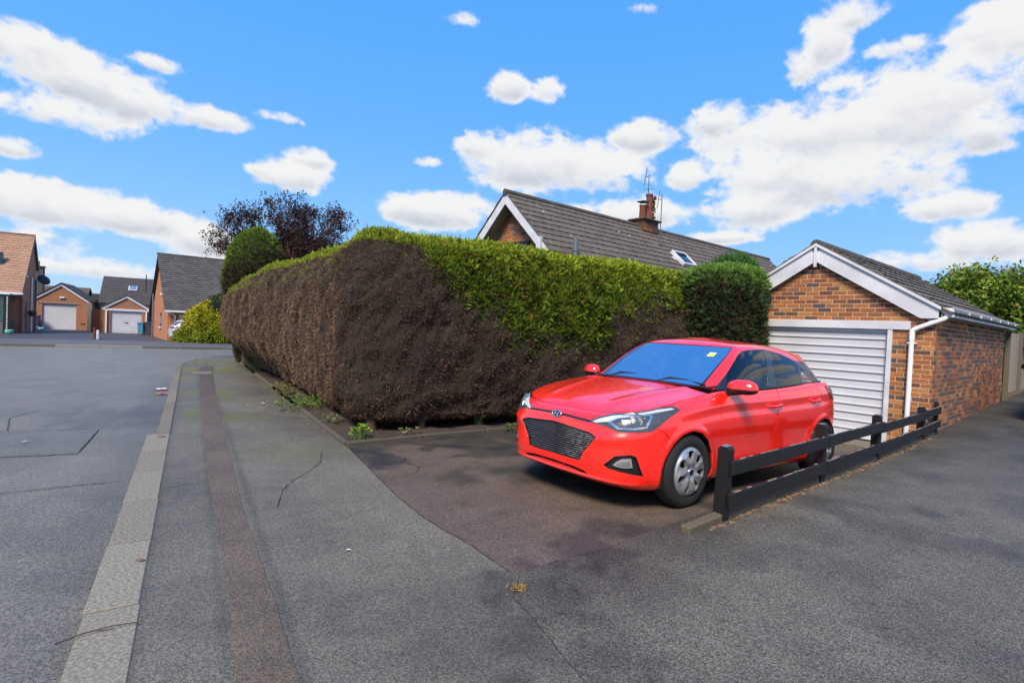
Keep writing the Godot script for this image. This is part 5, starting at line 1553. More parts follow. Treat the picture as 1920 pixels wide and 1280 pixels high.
	mb.box(Vector3(0, ry + 0.26, -7.15), Vector3(0.80, 0.07, 1.15), Basis(), 0.015)
	part("chimney_cap", mb, M.concrete, ch)
	lay_bricks(ch, PackedVector2Array([Vector2(0, ry - 0.2), Vector2(0.95, ry - 0.2), Vector2(0.95, ry + 0.22), Vector2(0, ry + 0.22)]), [], Transform3D(Basis(Vector3(0, 0, -1), Vector3.UP, Vector3(1, 0, 0)), Vector3(0.312, 0, -6.675)), ry, 0, func(u, v): return u, 0.6)
	lay_bricks(ch, PackedVector2Array([Vector2(-0.31, ry - 0.2), Vector2(0.31, ry - 0.2), Vector2(0.31, ry + 0.22), Vector2(-0.31, ry + 0.22)]), [], Transform3D(Basis(), Vector3(0, 0, -6.673)), ry, 0, func(u, v): return u, 0.6)
	mb = MB.new()
	mb.col = lin(135, 74, 56)
	mb.lathe([Vector2(0.15, 0.0), Vector2(0.13, 0.12), Vector2(0.125, 0.50), Vector2(0.15, 0.55), Vector2(0.10, 0.55)], Transform3D(Basis(), Vector3(0, ry + 0.29, -6.98)), 16)
	var pot := part("chimney_pot", mb, M.far_brick, ch)
	mb = MB.new()
	mb.box(Vector3(0, ry + 0.98, -6.98), Vector3(0.34, 0.035, 0.34), Basis(), 0.005)
	for q in [-0.1, 0.1]: mb.box(Vector3(q, ry + 0.88, -6.98), Vector3(0.02, 0.2, 0.02))
	part("rain_cowl", mb, M.black_metal, pot)
	mb = MB.new()
	mb.col = lin(150, 84, 60)
	mb.lathe([Vector2(0.15, 0.0), Vector2(0.13, 0.10), Vector2(0.12, 0.95), Vector2(0.145, 1.0), Vector2(0.145, 1.06), Vector2(0.09, 1.06)], Transform3D(Basis(), Vector3(0, ry + 0.29, -7.38)), 16)
	var pot2 := part("chimney_pot", mb, M.far_brick, ch)
	mb = MB.new()
	for k in 90:
		mb.col = [Color(0.10, 0.06, 0.04), Color(0.16, 0.07, 0.04), Color(0.05, 0.07, 0.03)][rng.randi() % 3]
		mb.box(Vector3(0.10 + rng.randf_range(-0.06, 0.07), ry + 0.28 + rng.randf() * 1.0, -7.5 + rng.randf_range(-0.07, 0.08)), Vector3(0.05, 0.07, 0.04), Basis(Vector3(0, 1, 0), rng.randf() * 3.0) * Basis(Vector3(1, 0, 0), rng.randf()), 0.0)
	part("dry_creeper", mb, M.plain, pot2).set_meta("kind", "stuff")
	# two aerials strapped to the chimney
	var place := Transform3D(Basis(Vector3.UP, deg_to_rad(-49.0)), at)
	for q in [[Vector3(0.05, ry - 0.35, -7.22), 2.45, "thin television aerial on a tall mast above the chimney pots", 0.9], [Vector3(0.36, ry - 0.25, -7.70), 1.62, "shorter television aerial on the mast at the chimney's right side", 0.75]]:
		var base: Vector3 = place * q[0]
		var ae := thing("tv_aerial", q[2], "aerial", base, deg_to_rad(-49.0), "television aerials on the house chimney")
		mb = MB.new()
		mb.tube([Vector3.ZERO, Vector3(0, q[1], 0)], 0.018, 6)
		part("mast", mb, M.grey_pipe, ae)
		for lv in ([0.02, 0.62] if q[3] > 0.8 else [0.12]):
			mb = MB.new()
			var bs := Basis(Vector3.UP, 0.7) * Basis(Vector3(0, 0, 1), PI / 2 - 0.12)
			var o := Vector3(0, q[1] - lv - 0.1, 0)
			if lv > 0.5: bs = Basis(Vector3.UP, 2.0) * Basis(Vector3(0, 0, 1), 0.25)
			mb.tube([o + bs * Vector3(-0.35, 0.13, 0), o + bs * Vector3(0.35, 0.13, 0)], 0.014, 5)
			mb.tube([o, o + bs * Vector3(0.0, 0.13, 0)], 0.014, 5)
			for k in 8: mb.tube([o + bs * Vector3(-0.33 + k * 0.09, 0.13, -0.12), o + bs * Vector3(-0.33 + k * 0.09, 0.13, 0.12)], 0.007, 4)
			part("antenna", mb, M.grey_pipe, ae)

# ---- Across the junction. Figures are measured along the street (a), away from us (b) and up from the ground there, in units of K metres.
const K := 1.125
const TURN := 0.5294

func far_at(a: float, b: float, up := 0.0) -> Vector3:
	return ab(a * K, b * K, -0.35 + up * K)

# a box given by its ranges, in the axes of a thing that stands at (a0, b0)
func fbox(mb: MB, o: Vector2, a0: float, a1: float, y0: float, y1: float, b0: float, b1: float, bev := 0.0) -> void:
	mb.box(Vector3((a0 + a1) * 0.5 - o.x, (y0 + y1) * 0.5, -((b0 + b1) * 0.5 - o.y)) * K, Vector3(absf(a1 - a0), absf(y1 - y0), absf(b1 - b0)) * K, Basis(), bev)

func fpart(called: String, parent: Node, m: Material, o: Vector2, boxes: Array, col := Color.WHITE, bev := 0.0) -> MeshInstance3D:
	var mb := MB.new()
	mb.col = col
	for q in boxes: fbox(mb, o, q[0], q[1], q[2], q[3], q[4], q[5], bev)
	return part(called, mb, m, parent)

func fslope(roof: Node3D, o: Vector2, a0: float, a1: float, b_low: float, y_low: float, b_top: float, y_top: float, gauge: float, tile: float, c: Color, spread := 0.14) -> void:
	var low := Vector3(a0 - o.x, y_low, -(b_low - o.y)) * K
	var top := Vector3(a0 - o.x, y_top, -(b_top - o.y)) * K
	var up := (top - low).normalized()
	var x := Vector3(1, 0, 0)
	if b_top < b_low:
		x = -x
		low.x = (a1 - o.x) * K; top.x = low.x
	lay_tiles(roof, Transform3D(Basis(x, up, x.cross(up)), low), (a1 - a0) * K, (top - low).length(), gauge, tile, c, M.tile, spread)

func far_side() -> void:
	rng.seed = 71
	var brick_c := lin(190, 136, 104)
	var brick_d := lin(150, 98, 70) * 0.85
	# two small garages facing us
	var gs := [
		{"o": Vector2(-7.6, 53.3), "door": [-9.62, -7.6], "wall": [-10.15, -6.9], "lint": [1.95, 2.03], "apex": 3.45, "eave": 2.15, "label": "far brick garage with white door and dark bargeboard edge beside the tan-roofed house", "top": 2.0, "pipes": [-6.86]},
		{"o": Vector2(-3.94, 48.3), "door": [-4.94, -3.08], "wall": [-5.32, -2.70], "lint": [1.60, 1.75], "apex": 2.72, "eave": 1.78, "label": "far brick garage with white gable trim, white door and two white downpipes", "top": 1.60, "pipes": [-5.19, -2.82]}]
	for k in 2:
		var q = gs[k]
		var o: Vector2 = q.o
		var t := thing("far_garage", q.label, "garage", far_at(o.x, o.y), TURN, "garages across the junction")
		var w: Array = q.wall; var d: Array = q.door
		var b: float = o.y
		fpart("wall", t, M.far_brick, o, [[w[0], d[0], -0.2, q.eave, b, b + 0.2], [d[1], w[1], -0.2, q.eave, b, b + 0.2], [d[0], d[1], q.top, q.eave, b, b + 0.2], [w[0], w[0] + 0.2, -0.2, q.eave, b + 0.2, b + 5.0], [w[1] - 0.2, w[1], -0.2, q.eave, b + 0.2, b + 5.0], [w[0], w[1], -0.2, q.eave, b + 5.0, b + 5.2]], brick_c)
		var mid: float = (w[0] + w[1]) * 0.5
		var mb := MB.new()
		mb.col = brick_c * 0.95
		mb.prism(PackedVector2Array([Vector2(w[0] - o.x, q.eave) * K, Vector2(w[1] - o.x, q.eave) * K, Vector2(mid - o.x, q.apex - 0.12) * K]), -0.2 * K, 0.0)
		part("gable", mb, M.far_brick, t)
		var dd := fpart("garage_door", t, M.white_door, o, [[d[0], d[1], 0.0, q.top, b + 0.10, b + 0.13]])
		if k == 1:
			for j in 9: fpart("door_panel", dd, M.white_door, o, [[d[0] + 0.03, d[1] - 0.03, 0.03 + j * 0.174, 0.19 + j * 0.174, b + 0.085, b + 0.10]])
			fpart("door_handle", dd, M.black_metal, o, [[-4.12, -3.93, 0.77, 0.80, b + 0.04, b + 0.08]])
		fpart("lintel", t, M.white_paint if k == 1 else M.grey_soffit, o, [[d[0] - 0.25, d[1] + 0.2, q.lint[0], q.lint[1], b - 0.04, b - 0.002]])
		for s in [-1.0, 1.0]:
			mb = MB.new()
			var hw: float = (w[1] - w[0]) * 0.5 + 0.12
			var rise: float = q.apex - q.eave
			var e: Vector2 = Vector2(mid - o.x, 0)
			mb.prism(PackedVector2Array([e + Vector2(0.001 * s, q.apex), e + Vector2(hw * s, q.eave + 0.02), e + Vector2(hw * s, q.eave - 0.14), e + Vector2(0.001 * s, q.apex - 0.17)].map(func(p): return p * K)), 0.06, 0.09)
			part("bargeboard", mb, M.white_paint, t)
			mb = MB.new()
			mb.col = Color(0.045, 0.042, 0.042) if k == 0 else Color(0.10, 0.095, 0.09)
			mb.prism(PackedVector2Array([e + Vector2(0.001 * s, q.apex + 0.10), e + Vector2((hw + 0.08) * s, q.eave + 0.08), e + Vector2((hw + 0.08) * s, q.eave + 0.015), e + Vector2(0.001 * s, q.apex + 0.01)].map(func(p): return p * K)), -5.3 * K, 0.14)
			part("roof", mb, M.tile, t)
		for x in q.pipes: fpart("downpipe", t, M.white_plastic, o, [[x - 0.04, x + 0.04, 0.0, q.eave - 0.12, b - 0.12, b - 0.05], [x - 0.04, x + 0.14 * (1 if x > mid else -1), q.eave - 0.16, q.eave - 0.08, b - 0.121, b - 0.051]])
		if k == 0:
			fpart("wall_lamp", t, M.white_plastic, o, [[-8.62, -8.30, 2.36, 2.46, b - 0.10, b - 0.003]], Color.WHITE, 0.02)
			fpart("letter_box", t, M.grey_pipe, o, [[-7.32, -7.05, 0.48, 0.55, b - 0.05, b - 0.003]])
	# arched garden gate between them
	var gate := thing("garden_gate", "arched dark brown timber gate between the two far garages", "gate", far_at(-5.94, 50.45), TURN)
	for j in 7:
		var mb := MB.new()
		var x := -0.33 + j * 0.11
		mb.col = lin(98, 56, 48) * rng.randf_range(0.8, 1.1)
		var h := 1.30 + 0.35 * sqrt(maxf(0.0, 1.0 - x * x / 0.19))
		mb.box(Vector3(x, h * 0.5, 0) * K, Vector3(0.104, h, 0.03) * K)
		part("plank", mb, M.grey_wood, gate)
	var gl := MB.new()
	gl.box(Vector3(0.26, 0.85, 0.03) * K, Vector3(0.06, 0.06, 0.05) * K, Basis(), 0.01)
	part("latch", gl, M.alloy, gate)
	var sw := thing("screen_wall", "grey rendered wall beside the arched brown gate", "wall", far_at(-6.45, 50.6), TURN)
	fpart("wall", sw, M.plain, Vector2(-6.45, 50.6), [[-6.56, -6.29, 0, 2.1, 50.5, 50.7]], Color(0.22, 0.20, 0.19))
	# gate stub: a white post with a red-brown one behind it
	var gp := thing("gate_post", "short white post with red-brown rail behind between the two far drives", "post", far_at(-4.39, 37.5), TURN)
	fpart("post", gp, M.white_paint, Vector2(-4.39, 37.5), [[-4.45, -4.33, 0, 0.5, 37.44, 37.56]], Color.WHITE, 0.01)
	fpart("rail", gp, M.plain, Vector2(-4.39, 37.5), [[-4.60, -4.54, 0, 0.62, 37.6, 38.3]], lin(112, 60, 52))
	house_a(); house_b(); house_c(); house_d()
	# bins
	var bins := [[-9.95, 54.0, 0.62, 0.95, lin(48, 52, 92), "dark blue wheelie bin beside the left far garage door"], [-3.02, 47.4, 0.34, 0.80, lin(70, 140, 170), "light blue bin at the right edge of the second far garage door"], [-2.62, 47.5, 0.52, 0.84, lin(66, 66, 78), "dark grey wheelie bin beside the light blue bin"]]
	for q in bins:
		var t := thing("wheelie_bin", q[5], "bin", far_at(q[0], q[1] - 1.2), TURN, "bins by the far garages")
		var mb := MB.new()
		mb.col = q[4]
		var w: float = q[2] * 0.5 * K; var h: float = q[3] * K
		var P := []
		for y in [[0.08, 0.80], [h, 1.0]]:
			for c in [[-1, -1], [1, -1], [1, 1], [-1, 1]]: P.append(Vector3(c[0] * w * y[1], y[0], c[1] * 0.3 * y[1]))
		for j in 4: mb.quad_out(P[j], P[(j + 1) % 4], P[4 + (j + 1) % 4], P[4 + j], Vector3(0, h * 0.5, 0))
		part("tub", mb, M.plain, t)
		mb = MB.new()
		mb.col = q[4] * 0.7
		mb.box(Vector3(0, h + 0.03, 0), Vector3(w * 2.1, 0.06, 0.66), Basis(Vector3(1, 0, 0), 0.06), 0.015)
		part("lid", mb, M.plain, t)
		mb = MB.new()
		for s in [-1.0, 1.0]: mb.tube([Vector3(s * w * 0.7 - 0.03, 0.10, -0.26), Vector3(s * w * 0.7 + 0.03, 0.10, -0.26)], 0.10, 12)
		part("wheels", mb, M.black_metal, t).set_meta("kind", "stuff")
	# playthings heaped by the wall
	var toy := thing("plastic_toy", "flattened heap of red, white and blue plastic toys beside the dark blue bin", "toys", far_at(-9.75, 51.4), TURN)
	for q in [[-0.35, 0.12, 0.5, 0.22, lin(200, 70, 50)], [0.15, 0.08, 0.6, 0.14, lin(190, 80, 60)], [0.1, 0.22, 0.55, 0.10, lin(90, 150, 200)], [-0.75, 0.25, 0.22, 0.45, lin(215, 205, 210)], [0.5, 0.1, 0.35, 0.16, lin(120, 190, 220)]]:
		var mb := MB.new()
		mb.col = q[4]
		mb.box(Vector3(q[0], q[1], rng.randf_range(-0.2, 0.2)), Vector3(q[2], q[3], 0.4), Basis(Vector3.UP, rng.randf()) * Basis(Vector3(0, 0, 1), rng.randf_range(-0.2, 0.2)), 0.05)
		part("toy_piece", mb, M.plain, toy)
	var pot := thing("plant_pot", "turquoise plant pot standing by the porch of the tan-roofed house", "pot", far_at(-8.85, 41.2), TURN)
	var pm := MB.new()
	pm.col = lin(90, 165, 150)
	pm.lathe([Vector2(0.13, 0.0), Vector2(0.22, 0.12), Vector2(0.23, 0.26), Vector2(0.20, 0.30), Vector2(0.17, 0.28), Vector2(0.0, 0.26)], Transform3D(), 18)
	part("bowl", pm, M.plain, pot)
	var hb := thing("hanging_basket", "brown hanging basket on the gable wall of the tan-roofed house", "basket", far_at(-8.72, 45.6, 1.0), TURN)
	var hm := MB.new()
	hm.lathe([Vector2(0.02, 0.0), Vector2(0.2, 0.10), Vector2(0.26, 0.26), Vector2(0.0, 0.27)], Transform3D(), 16)
	hm.col = lin(60, 45, 35)
	part("basket", hm, M.bark, hb)
	hm = MB.new()
	for k in 40:
		hm.col = [lin(150, 80, 45), lin(70, 60, 35), lin(90, 50, 40)][rng.randi() % 3]
		hm.box(Vector3(rng.randfn(0, 0.11), 0.30 + rng.randf_range(-0.05, 0.1), rng.randfn(0, 0.11)), Vector3(0.07, 0.05, 0.07), Basis(Vector3.UP, rng.randf() * 3.0))
	part("dry_plants", hm, M.plain, hb).set_meta("kind", "stuff")
	# silver car mostly hidden by the yellow bush is a copy of the hatchback: see cars()

func house_a() -> void:
	var o := Vector2(-8.9, 44.6)
	var h := thing("tan_roof_house", "brick house with tan tiled roof and glazed green porch at the far left", "house", far_at(o.x - 0.12, o.y), TURN)
	var brick := lin(205, 150, 118)
	fpart("front_wall", h, M.far_brick, o, [[-18, -8.9, -0.2, 2.5, 44.6, 44.8]], brick)
	var mb := MB.new()
	mb.col = brick
	var g := PackedVector2Array()
	for p in [[44.6, -0.2], [47.9, -0.2], [47.9, 4.5], [46.95, 6.0], [44.6, 2.9]]: g.append(Vector2(p[0] - o.y, p[1]) * K)
	mb.prism(g, 0.0, 0.2, Transform3D(Basis(Vector3(0, 0, -1), Vector3.UP, Vector3(1, 0, 0)), Vector3(-0.2, 0, 0)))
	part("gable_wall", mb, M.far_brick, h)
	fpart("back_wall", h, M.far_brick, o, [[-18, -9.1, -0.2, 4.4, 47.7, 47.9]], brick)
	var rf := MB.new()
	rf.col = lin(165, 130, 108)
	for q in [[44.05, 2.40], [48.25, 4.1]]:
		var p := PackedVector2Array()
		for e in [[q[0], q[1]], [46.95, 6.2], [46.95, 6.12], [q[0], q[1] - 0.08]]: p.append(Vector2(e[0] - o.y, e[1]) * K)
		rf.prism(p, -9.3 * K, 0.12, Transform3D(Basis(Vector3(0, 0, -1), Vector3.UP, Vector3(1, 0, 0)), Vector3.ZERO))
	var r := part("roof", rf, M.tile, h)
	fslope(r, o, -18.2, -8.78, 44.03, 2.42, 46.95, 6.24, 0.235, 0.36, lin(176, 140, 116), 0.10)
	ridge_tiles(r, Vector3(0.12, 6.24, -(46.95 - o.y)) * K, Vector3(-9.3, 6.24, -(46.95 - o.y)) * K, 0.5, 0.09, lin(160, 120, 95) * 0.75, M.tile)
	mb = MB.new()
	for q in [[44.0, 2.36, 46.95, 6.16], [48.25, 4.05, 46.95, 6.16]]:
		var p := PackedVector2Array()
		for e in [[q[0], q[1]], [q[2], q[3]], [q[2], q[3] - 0.2], [q[0], q[1] - 0.2]]: p.append(Vector2(e[0] - o.y, e[1]) * K)
		mb.prism(p, 0.125, 0.155, Transform3D(Basis(Vector3(0, 0, -1), Vector3.UP, Vector3(1, 0, 0)), Vector3.ZERO))
	part("verge_board", mb, M.grey_soffit, h)
	fpart("gutter", h, M.white_plastic, o, [[-18.1, -8.72, 2.32, 2.42, 43.92, 44.02]], Color.WHITE, 0.01)
	fpart("roof_window", h, M.window_glass, o, [[-10.75, -9.98, 4.1, 4.9, 45.3, 45.42]])
	var tb := MB.new()
	tb.tube([Vector3(0.07, 3.5, -2.0) * K, Vector3(0.07, 0.0, -2.0) * K], 0.06, 8)
	part("downpipe", tb, M.white_plastic, h)
	tb = MB.new()
	tb.tube([Vector3(0.07, 3.4, -3.1) * K, Vector3(0.07, 0.0, -3.1) * K], 0.05, 8)
	tb.tube([Vector3(0.07, 1.9, -0.8) * K, Vector3(0.07, 0.0, -0.85) * K], 0.035, 8)
	part("waste_pipe", tb, M.grey_pipe, h)
	fpart("alarm_box", h, M.white_plastic, o, [[-8.89, -8.80, 3.45, 3.6, 44.95, 45.5]])
	# porch: green framed glass under the eaves, a black trellis post
	var pch := fpart("porch", h, M.plain, o, [[-12.5, -9.30, 0.0, 0.72, 42.5, 42.6], [-9.40, -9.30, 0, 0.72, 42.6, 44.6]], Color(0.10, 0.11, 0.12))
	fpart("porch_frame", pch, M.plain, o, [[-12.5, -9.28, 1.95, 2.25, 42.45, 42.62], [-9.42, -9.28, 0.72, 1.95, 42.47, 42.60], [-9.97, -9.86, 0.72, 1.95, 42.47, 42.60], [-9.4, -9.28, 1.95, 2.25, 42.62, 44.6]], Color(0.03, 0.09, 0.075))
	fpart("porch_glass", pch, M.porch_glass, o, [[-12.4, -9.97, 0.72, 1.95, 42.52, 42.53], [-9.86, -9.42, 0.72, 1.95, 42.52, 42.53]])
	fpart("blind_slat", pch, M.white_plastic, o, [[-12.3, -9.5, 1.70, 1.75, 42.7, 42.72], [-12.3, -9.5, 1.45, 1.5, 42.7, 42.72], [-12.3, -9.5, 1.2, 1.25, 42.7, 42.72]]).set_meta("kind", "stuff")
	fpart("porch_roof", pch, M.white_paint, o, [[-12.6, -9.0, 2.26, 2.34, 42.35, 44.6]])
	var ts := fpart("trellis_post", h, M.black_metal, o, [[-9.22, -9.0, 0.0, 2.26, 42.40, 42.5]])
	for j in 16: fpart("white_knot", ts, M.white_plastic, o, [[-9.13, -9.07, 0.2 + j * 0.125, 0.26 + j * 0.125, 42.36, 42.395]])
	var di := thing("satellite_dish", "dark satellite dish on the gable of the tan-roofed house", "dish", far_at(-8.78, 47.3, 3.45), TURN)
	mb = MB.new()
	mb.lathe([Vector2(0.0, 0.06), Vector2(0.22, 0.03), Vector2(0.42, -0.06), Vector2(0.43, -0.04), Vector2(0.22, 0.06), Vector2(0.0, 0.09)], Transform3D(Basis(Vector3(1, 0, 0), 0.9) * Basis(Vector3(0, 0, 1), -0.6), Vector3(0.35, 0, 0)), 20)
	part("reflector", mb, M.black_metal, di)
	mb = MB.new()
	mb.tube([Vector3(0, -0.15, -0.05), Vector3(0.3, -0.05, 0)], 0.03, 6)
	mb.tube([Vector3(0.35, -0.3, 0.05), Vector3(0.6, -0.25, 0.5)], 0.015, 6)
	part("arm", mb, M.black_metal, di)

func house_b() -> void:
	var o := Vector2(-4.2, 49.8)
	var h := thing("slate_roof_house", "far house with plain dark roof and one white roof window behind the second garage", "house", far_at(o.x, o.y), TURN)
	var brick := lin(185, 135, 105)
	fpart("front_wall", h, M.far_brick, o, [[-5.7, 2.5, -0.2, 2.3, 49.8, 50.0]], brick)
	var mb := MB.new()
	mb.col = brick
	var g := PackedVector2Array()
	for p in [[49.8, -0.2], [54.4, -0.2], [54.4, 2.3], [52.1, 4.0], [49.8, 2.3]]: g.append(Vector2(p[0] - o.y, p[1]) * K)
	for x in [-1.5, 6.5]: mb.prism(g, 0.0, 0.2, Transform3D(Basis(Vector3(0, 0, -1), Vector3.UP, Vector3(1, 0, 0)), Vector3(x * K, 0, 0)))
	part("gable_wall", mb, M.far_brick, h)
	var rf := MB.new()
	rf.col = Color(0.07, 0.066, 0.07)
	for q in [[49.5, 2.1], [54.7, 2.1]]:
		var p := PackedVector2Array()
		for e in [[q[0], q[1]], [52.1, 4.18], [52.1, 4.10], [q[0], q[1] - 0.08]]: p.append(Vector2(e[0] - o.y, e[1]) * K)
		rf.prism(p, -1.6 * K, 7.0 * K, Transform3D(Basis(Vector3(0, 0, -1), Vector3.UP, Vector3(1, 0, 0)), Vector3.ZERO))
	var r := part("roof", rf, M.tile, h)
	fslope(r, o, -5.82, 2.8, 49.48, 2.12, 52.1, 4.2, 0.30, 0.36, Color(0.078, 0.072, 0.076), 0.07)
	var y := func(b: float) -> float: return 2.12 + (b - 49.48) * 0.794
	mb = MB.new()
	var up := Vector3(0, 0.622, -0.783)
	mb.box(Vector3(-3.87 - o.x, y.call(50.9) + 0.10, -(50.9 - o.y)) * K, Vector3(0.55, 0.55, 0.10) * K, Basis(Vector3(1, 0, 0), up, Vector3(1, 0, 0).cross(up)), 0.01)
	var sk := part("roof_window", mb, M.white_paint, h)
	mb = MB.new()
	mb.box(Vector3(-3.87 - o.x, y.call(50.9) + 0.145, -(50.9 - o.y) + 0.03) * K, Vector3(0.42, 0.42, 0.06) * K, Basis(Vector3(1, 0, 0), up, Vector3(1, 0, 0).cross(up)))
	part("pane", mb, M.sky_pane, sk)
	fpart("wall_lamp", h, M.white_plastic, o, [[-5.72, -5.60, 2.5, 2.62, 50.3, 50.5]])
	mb = MB.new()
	mb.col = lin(160, 90, 70)
	mb.box(Vector3(-1.2, 3.3, -4.2) * K, Vector3(0.3, 0.5, 0.3) * K)
	part("chimney", mb, M.far_brick, h)

func house_c() -> void:
	var o := Vector2(-1.5, 37.7)
	var h := thing("dark_roof_house", "brick house with steep dark tiled roof behind the yellow bush", "house", far_at(o.x + 0.33, o.y), TURN + 0.15)
	var brick := lin(205, 140, 102)
	fpart("front_wall", h, M.far_brick, o, [[-1.3, 9, -0.2, 1.9, 37.7, 37.9]], brick)
	var mb := MB.new()
	mb.col = brick
	var g := PackedVector2Array()
	for p in [[37.7, -0.2], [45.0, -0.2], [45.0, 1.9], [41.4, 5.05], [37.7, 1.95]]: g.append(Vector2(p[0] - o.y, p[1]) * K)
	mb.prism(g, 0.0, 0.2, Transform3D(Basis(Vector3(0, 0, -1), Vector3.UP, Vector3(1, 0, 0)), Vector3.ZERO))
	part("gable_wall", mb, M.far_brick, h)
	fpart("back_wall", h, M.far_brick, o, [[-1.3, 9, -0.2, 1.9, 44.8, 45.0]], brick)
	var rf := MB.new()
	rf.col = Color(0.075, 0.072, 0.07)
	for q in [[37.3, 1.72], [45.4, 1.72]]:
		var p := PackedVector2Array()
		for e in [[q[0], q[1]], [41.4, 5.27], [41.4, 5.17], [q[0], q[1] - 0.08]]: p.append(Vector2(e[0] - o.y, e[1]) * K)
		rf.prism(p, -0.22, 10.5 * K, Transform3D(Basis(Vector3(0, 0, -1), Vector3.UP, Vector3(1, 0, 0)), Vector3.ZERO))
	var r := part("roof", rf, M.tile, h)
	fslope(r, o, -1.72, 9.0, 37.27, 1.75, 41.4, 5.30, 0.235, 0.34, Color(0.098, 0.094, 0.090), 0.22)
	ridge_tiles(r, Vector3(-0.22, 5.3, -(41.4 - o.y)) * K, Vector3(10.5, 5.3, -(41.4 - o.y)) * K, 0.5, 0.09, Color(0.09, 0.085, 0.08), M.tile)
	fpart("gutter", h, M.white_plastic, o, [[-1.7, 9, 1.66, 1.76, 37.15, 37.26]], Color.WHITE, 0.01)
	mb = MB.new()
	var v := func(a: float, y: float, b: float) -> Vector3: return Vector3(a - o.x, y, -(b - o.y)) * K
	mb.tube([v.call(-1.60, 1.66, 37.2), v.call(-1.25, 1.56, 37.5), v.call(-1.14, 1.45, 37.62), v.call(-1.14, 0.0, 37.62)], 0.05, 8)
	part("downpipe", mb, M.white_plastic, h)
	mb = MB.new()
	mb.tube([v.call(-1.6, 3.6, 44.0), v.call(-1.6, 0.0, 44.0)], 0.06, 8)
	part("waste_pipe", mb, M.grey_pipe, h)
	var w := fpart("side_window", h, M.window_glass, o, [[-1.52, -1.49, 0.75, 1.62, 40.4, 41.0]])
	fpart("window_sill", w, M.white_paint, o, [[-1.60, -1.49, 0.66, 0.74, 40.3, 41.1]])
	fpart("small_vent", h, M.white_plastic, o, [[-1.58, -1.502, 2.7, 2.82, 40.3, 40.7]])
	var d := fpart("front_door", h, M.white_paint, o, [[-0.93, -0.42, 0.0, 1.55, 37.66, 37.69]])
	fpart("door_glass", d, M.window_glass, o, [[-0.74, -0.64, 1.1, 1.5, 37.645, 37.658]])
	fpart("front_window", h, M.window_glass, o, [[-0.36, 1.4, 0.7, 1.55, 37.66, 37.69]])
	fpart("window_frame", h, M.white_paint, o, [[-0.42, 1.46, 0.64, 0.7, 37.62, 37.69], [-0.42, -0.36, 0.7, 1.6, 37.64, 37.69], [0.3, 0.36, 0.7, 1.55, 37.64, 37.658]])
	mb = MB.new()
	mb.tube([v.call(-2.0, 4.1, 44.2), v.call(-2.0, 2.9, 44.2)], 0.035, 6)
	part("vent_pipe", mb, M.black_metal, h)

func house_d() -> void:
	var o := Vector2(-9.4, 58.5)
	var h := thing("distant_house", "distant house with low brown roof and grey chimney behind the left far garage", "house", far_at(o.x, o.y), TURN)
	fpart("wall", h, M.far_brick, o, [[-12.5, -5.0, -0.2, 2.6, 58.5, 62.5]], lin(120, 100, 85))
	var rf := MB.new()
	rf.col = Color(0.13, 0.10, 0.08)
	for q in [[58.2, 2.45], [62.8, 2.45]]:
		var p := PackedVector2Array()
		for e in [[q[0], q[1]], [60.5, 3.45], [60.5, 3.35], [q[0], q[1] - 0.1]]: p.append(Vector2(e[0] - o.y, e[1]) * K)
		rf.prism(p, -2.6 * K, 1.75 * K, Transform3D(Basis(Vector3(0, 0, -1), Vector3.UP, Vector3(1, 0, 0)), Vector3.ZERO))
	var r := part("roof", rf, M.tile, h)
	fslope(r, o, -12.0, -7.65, 58.18, 2.47, 60.5, 3.48, 0.3, 0.36, Color(0.15, 0.115, 0.09), 0.08)
	var ch := fpart("chimney", h, M.far_brick, o, [[-10.85, -10.40, 2.6, 4.85, 57.6, 58.3]], Color(0.13, 0.13, 0.135))
	fpart("chimney_cap", ch, M.concrete, o, [[-10.92, -10.33, 4.85, 4.93, 57.5, 58.4]], Color(0.3, 0.3, 0.3))
	fpart("flue", ch, M.grey_pipe, o, [[-10.72, -10.65, 4.93, 5.35, 57.8, 57.9]])
	fpart("low_wing", h, M.far_brick, o, [[-6.95, -5.3, -0.2, 2.4, 57.2, 58.45]], Color(0.17, 0.16, 0.165))
	fpart("wing_roof", h, M.tile, o, [[-7.15, -5.1, 2.4, 2.95, 57.0, 58.6]], Color(0.085, 0.082, 0.085))

# ---- Leaves and twigs: small clumps of size 1, growing along +y
func blade(mb: MB, from: Vector3, to: Vector3, wide: float, up: Vector3) -> void:
	var d := to - from
	var s := d.cross(up).normalized() * wide
	var m := from + d * 0.45
	mb.tri(m - s, m + s, to)
	mb.tri(from, m + s, m - s)

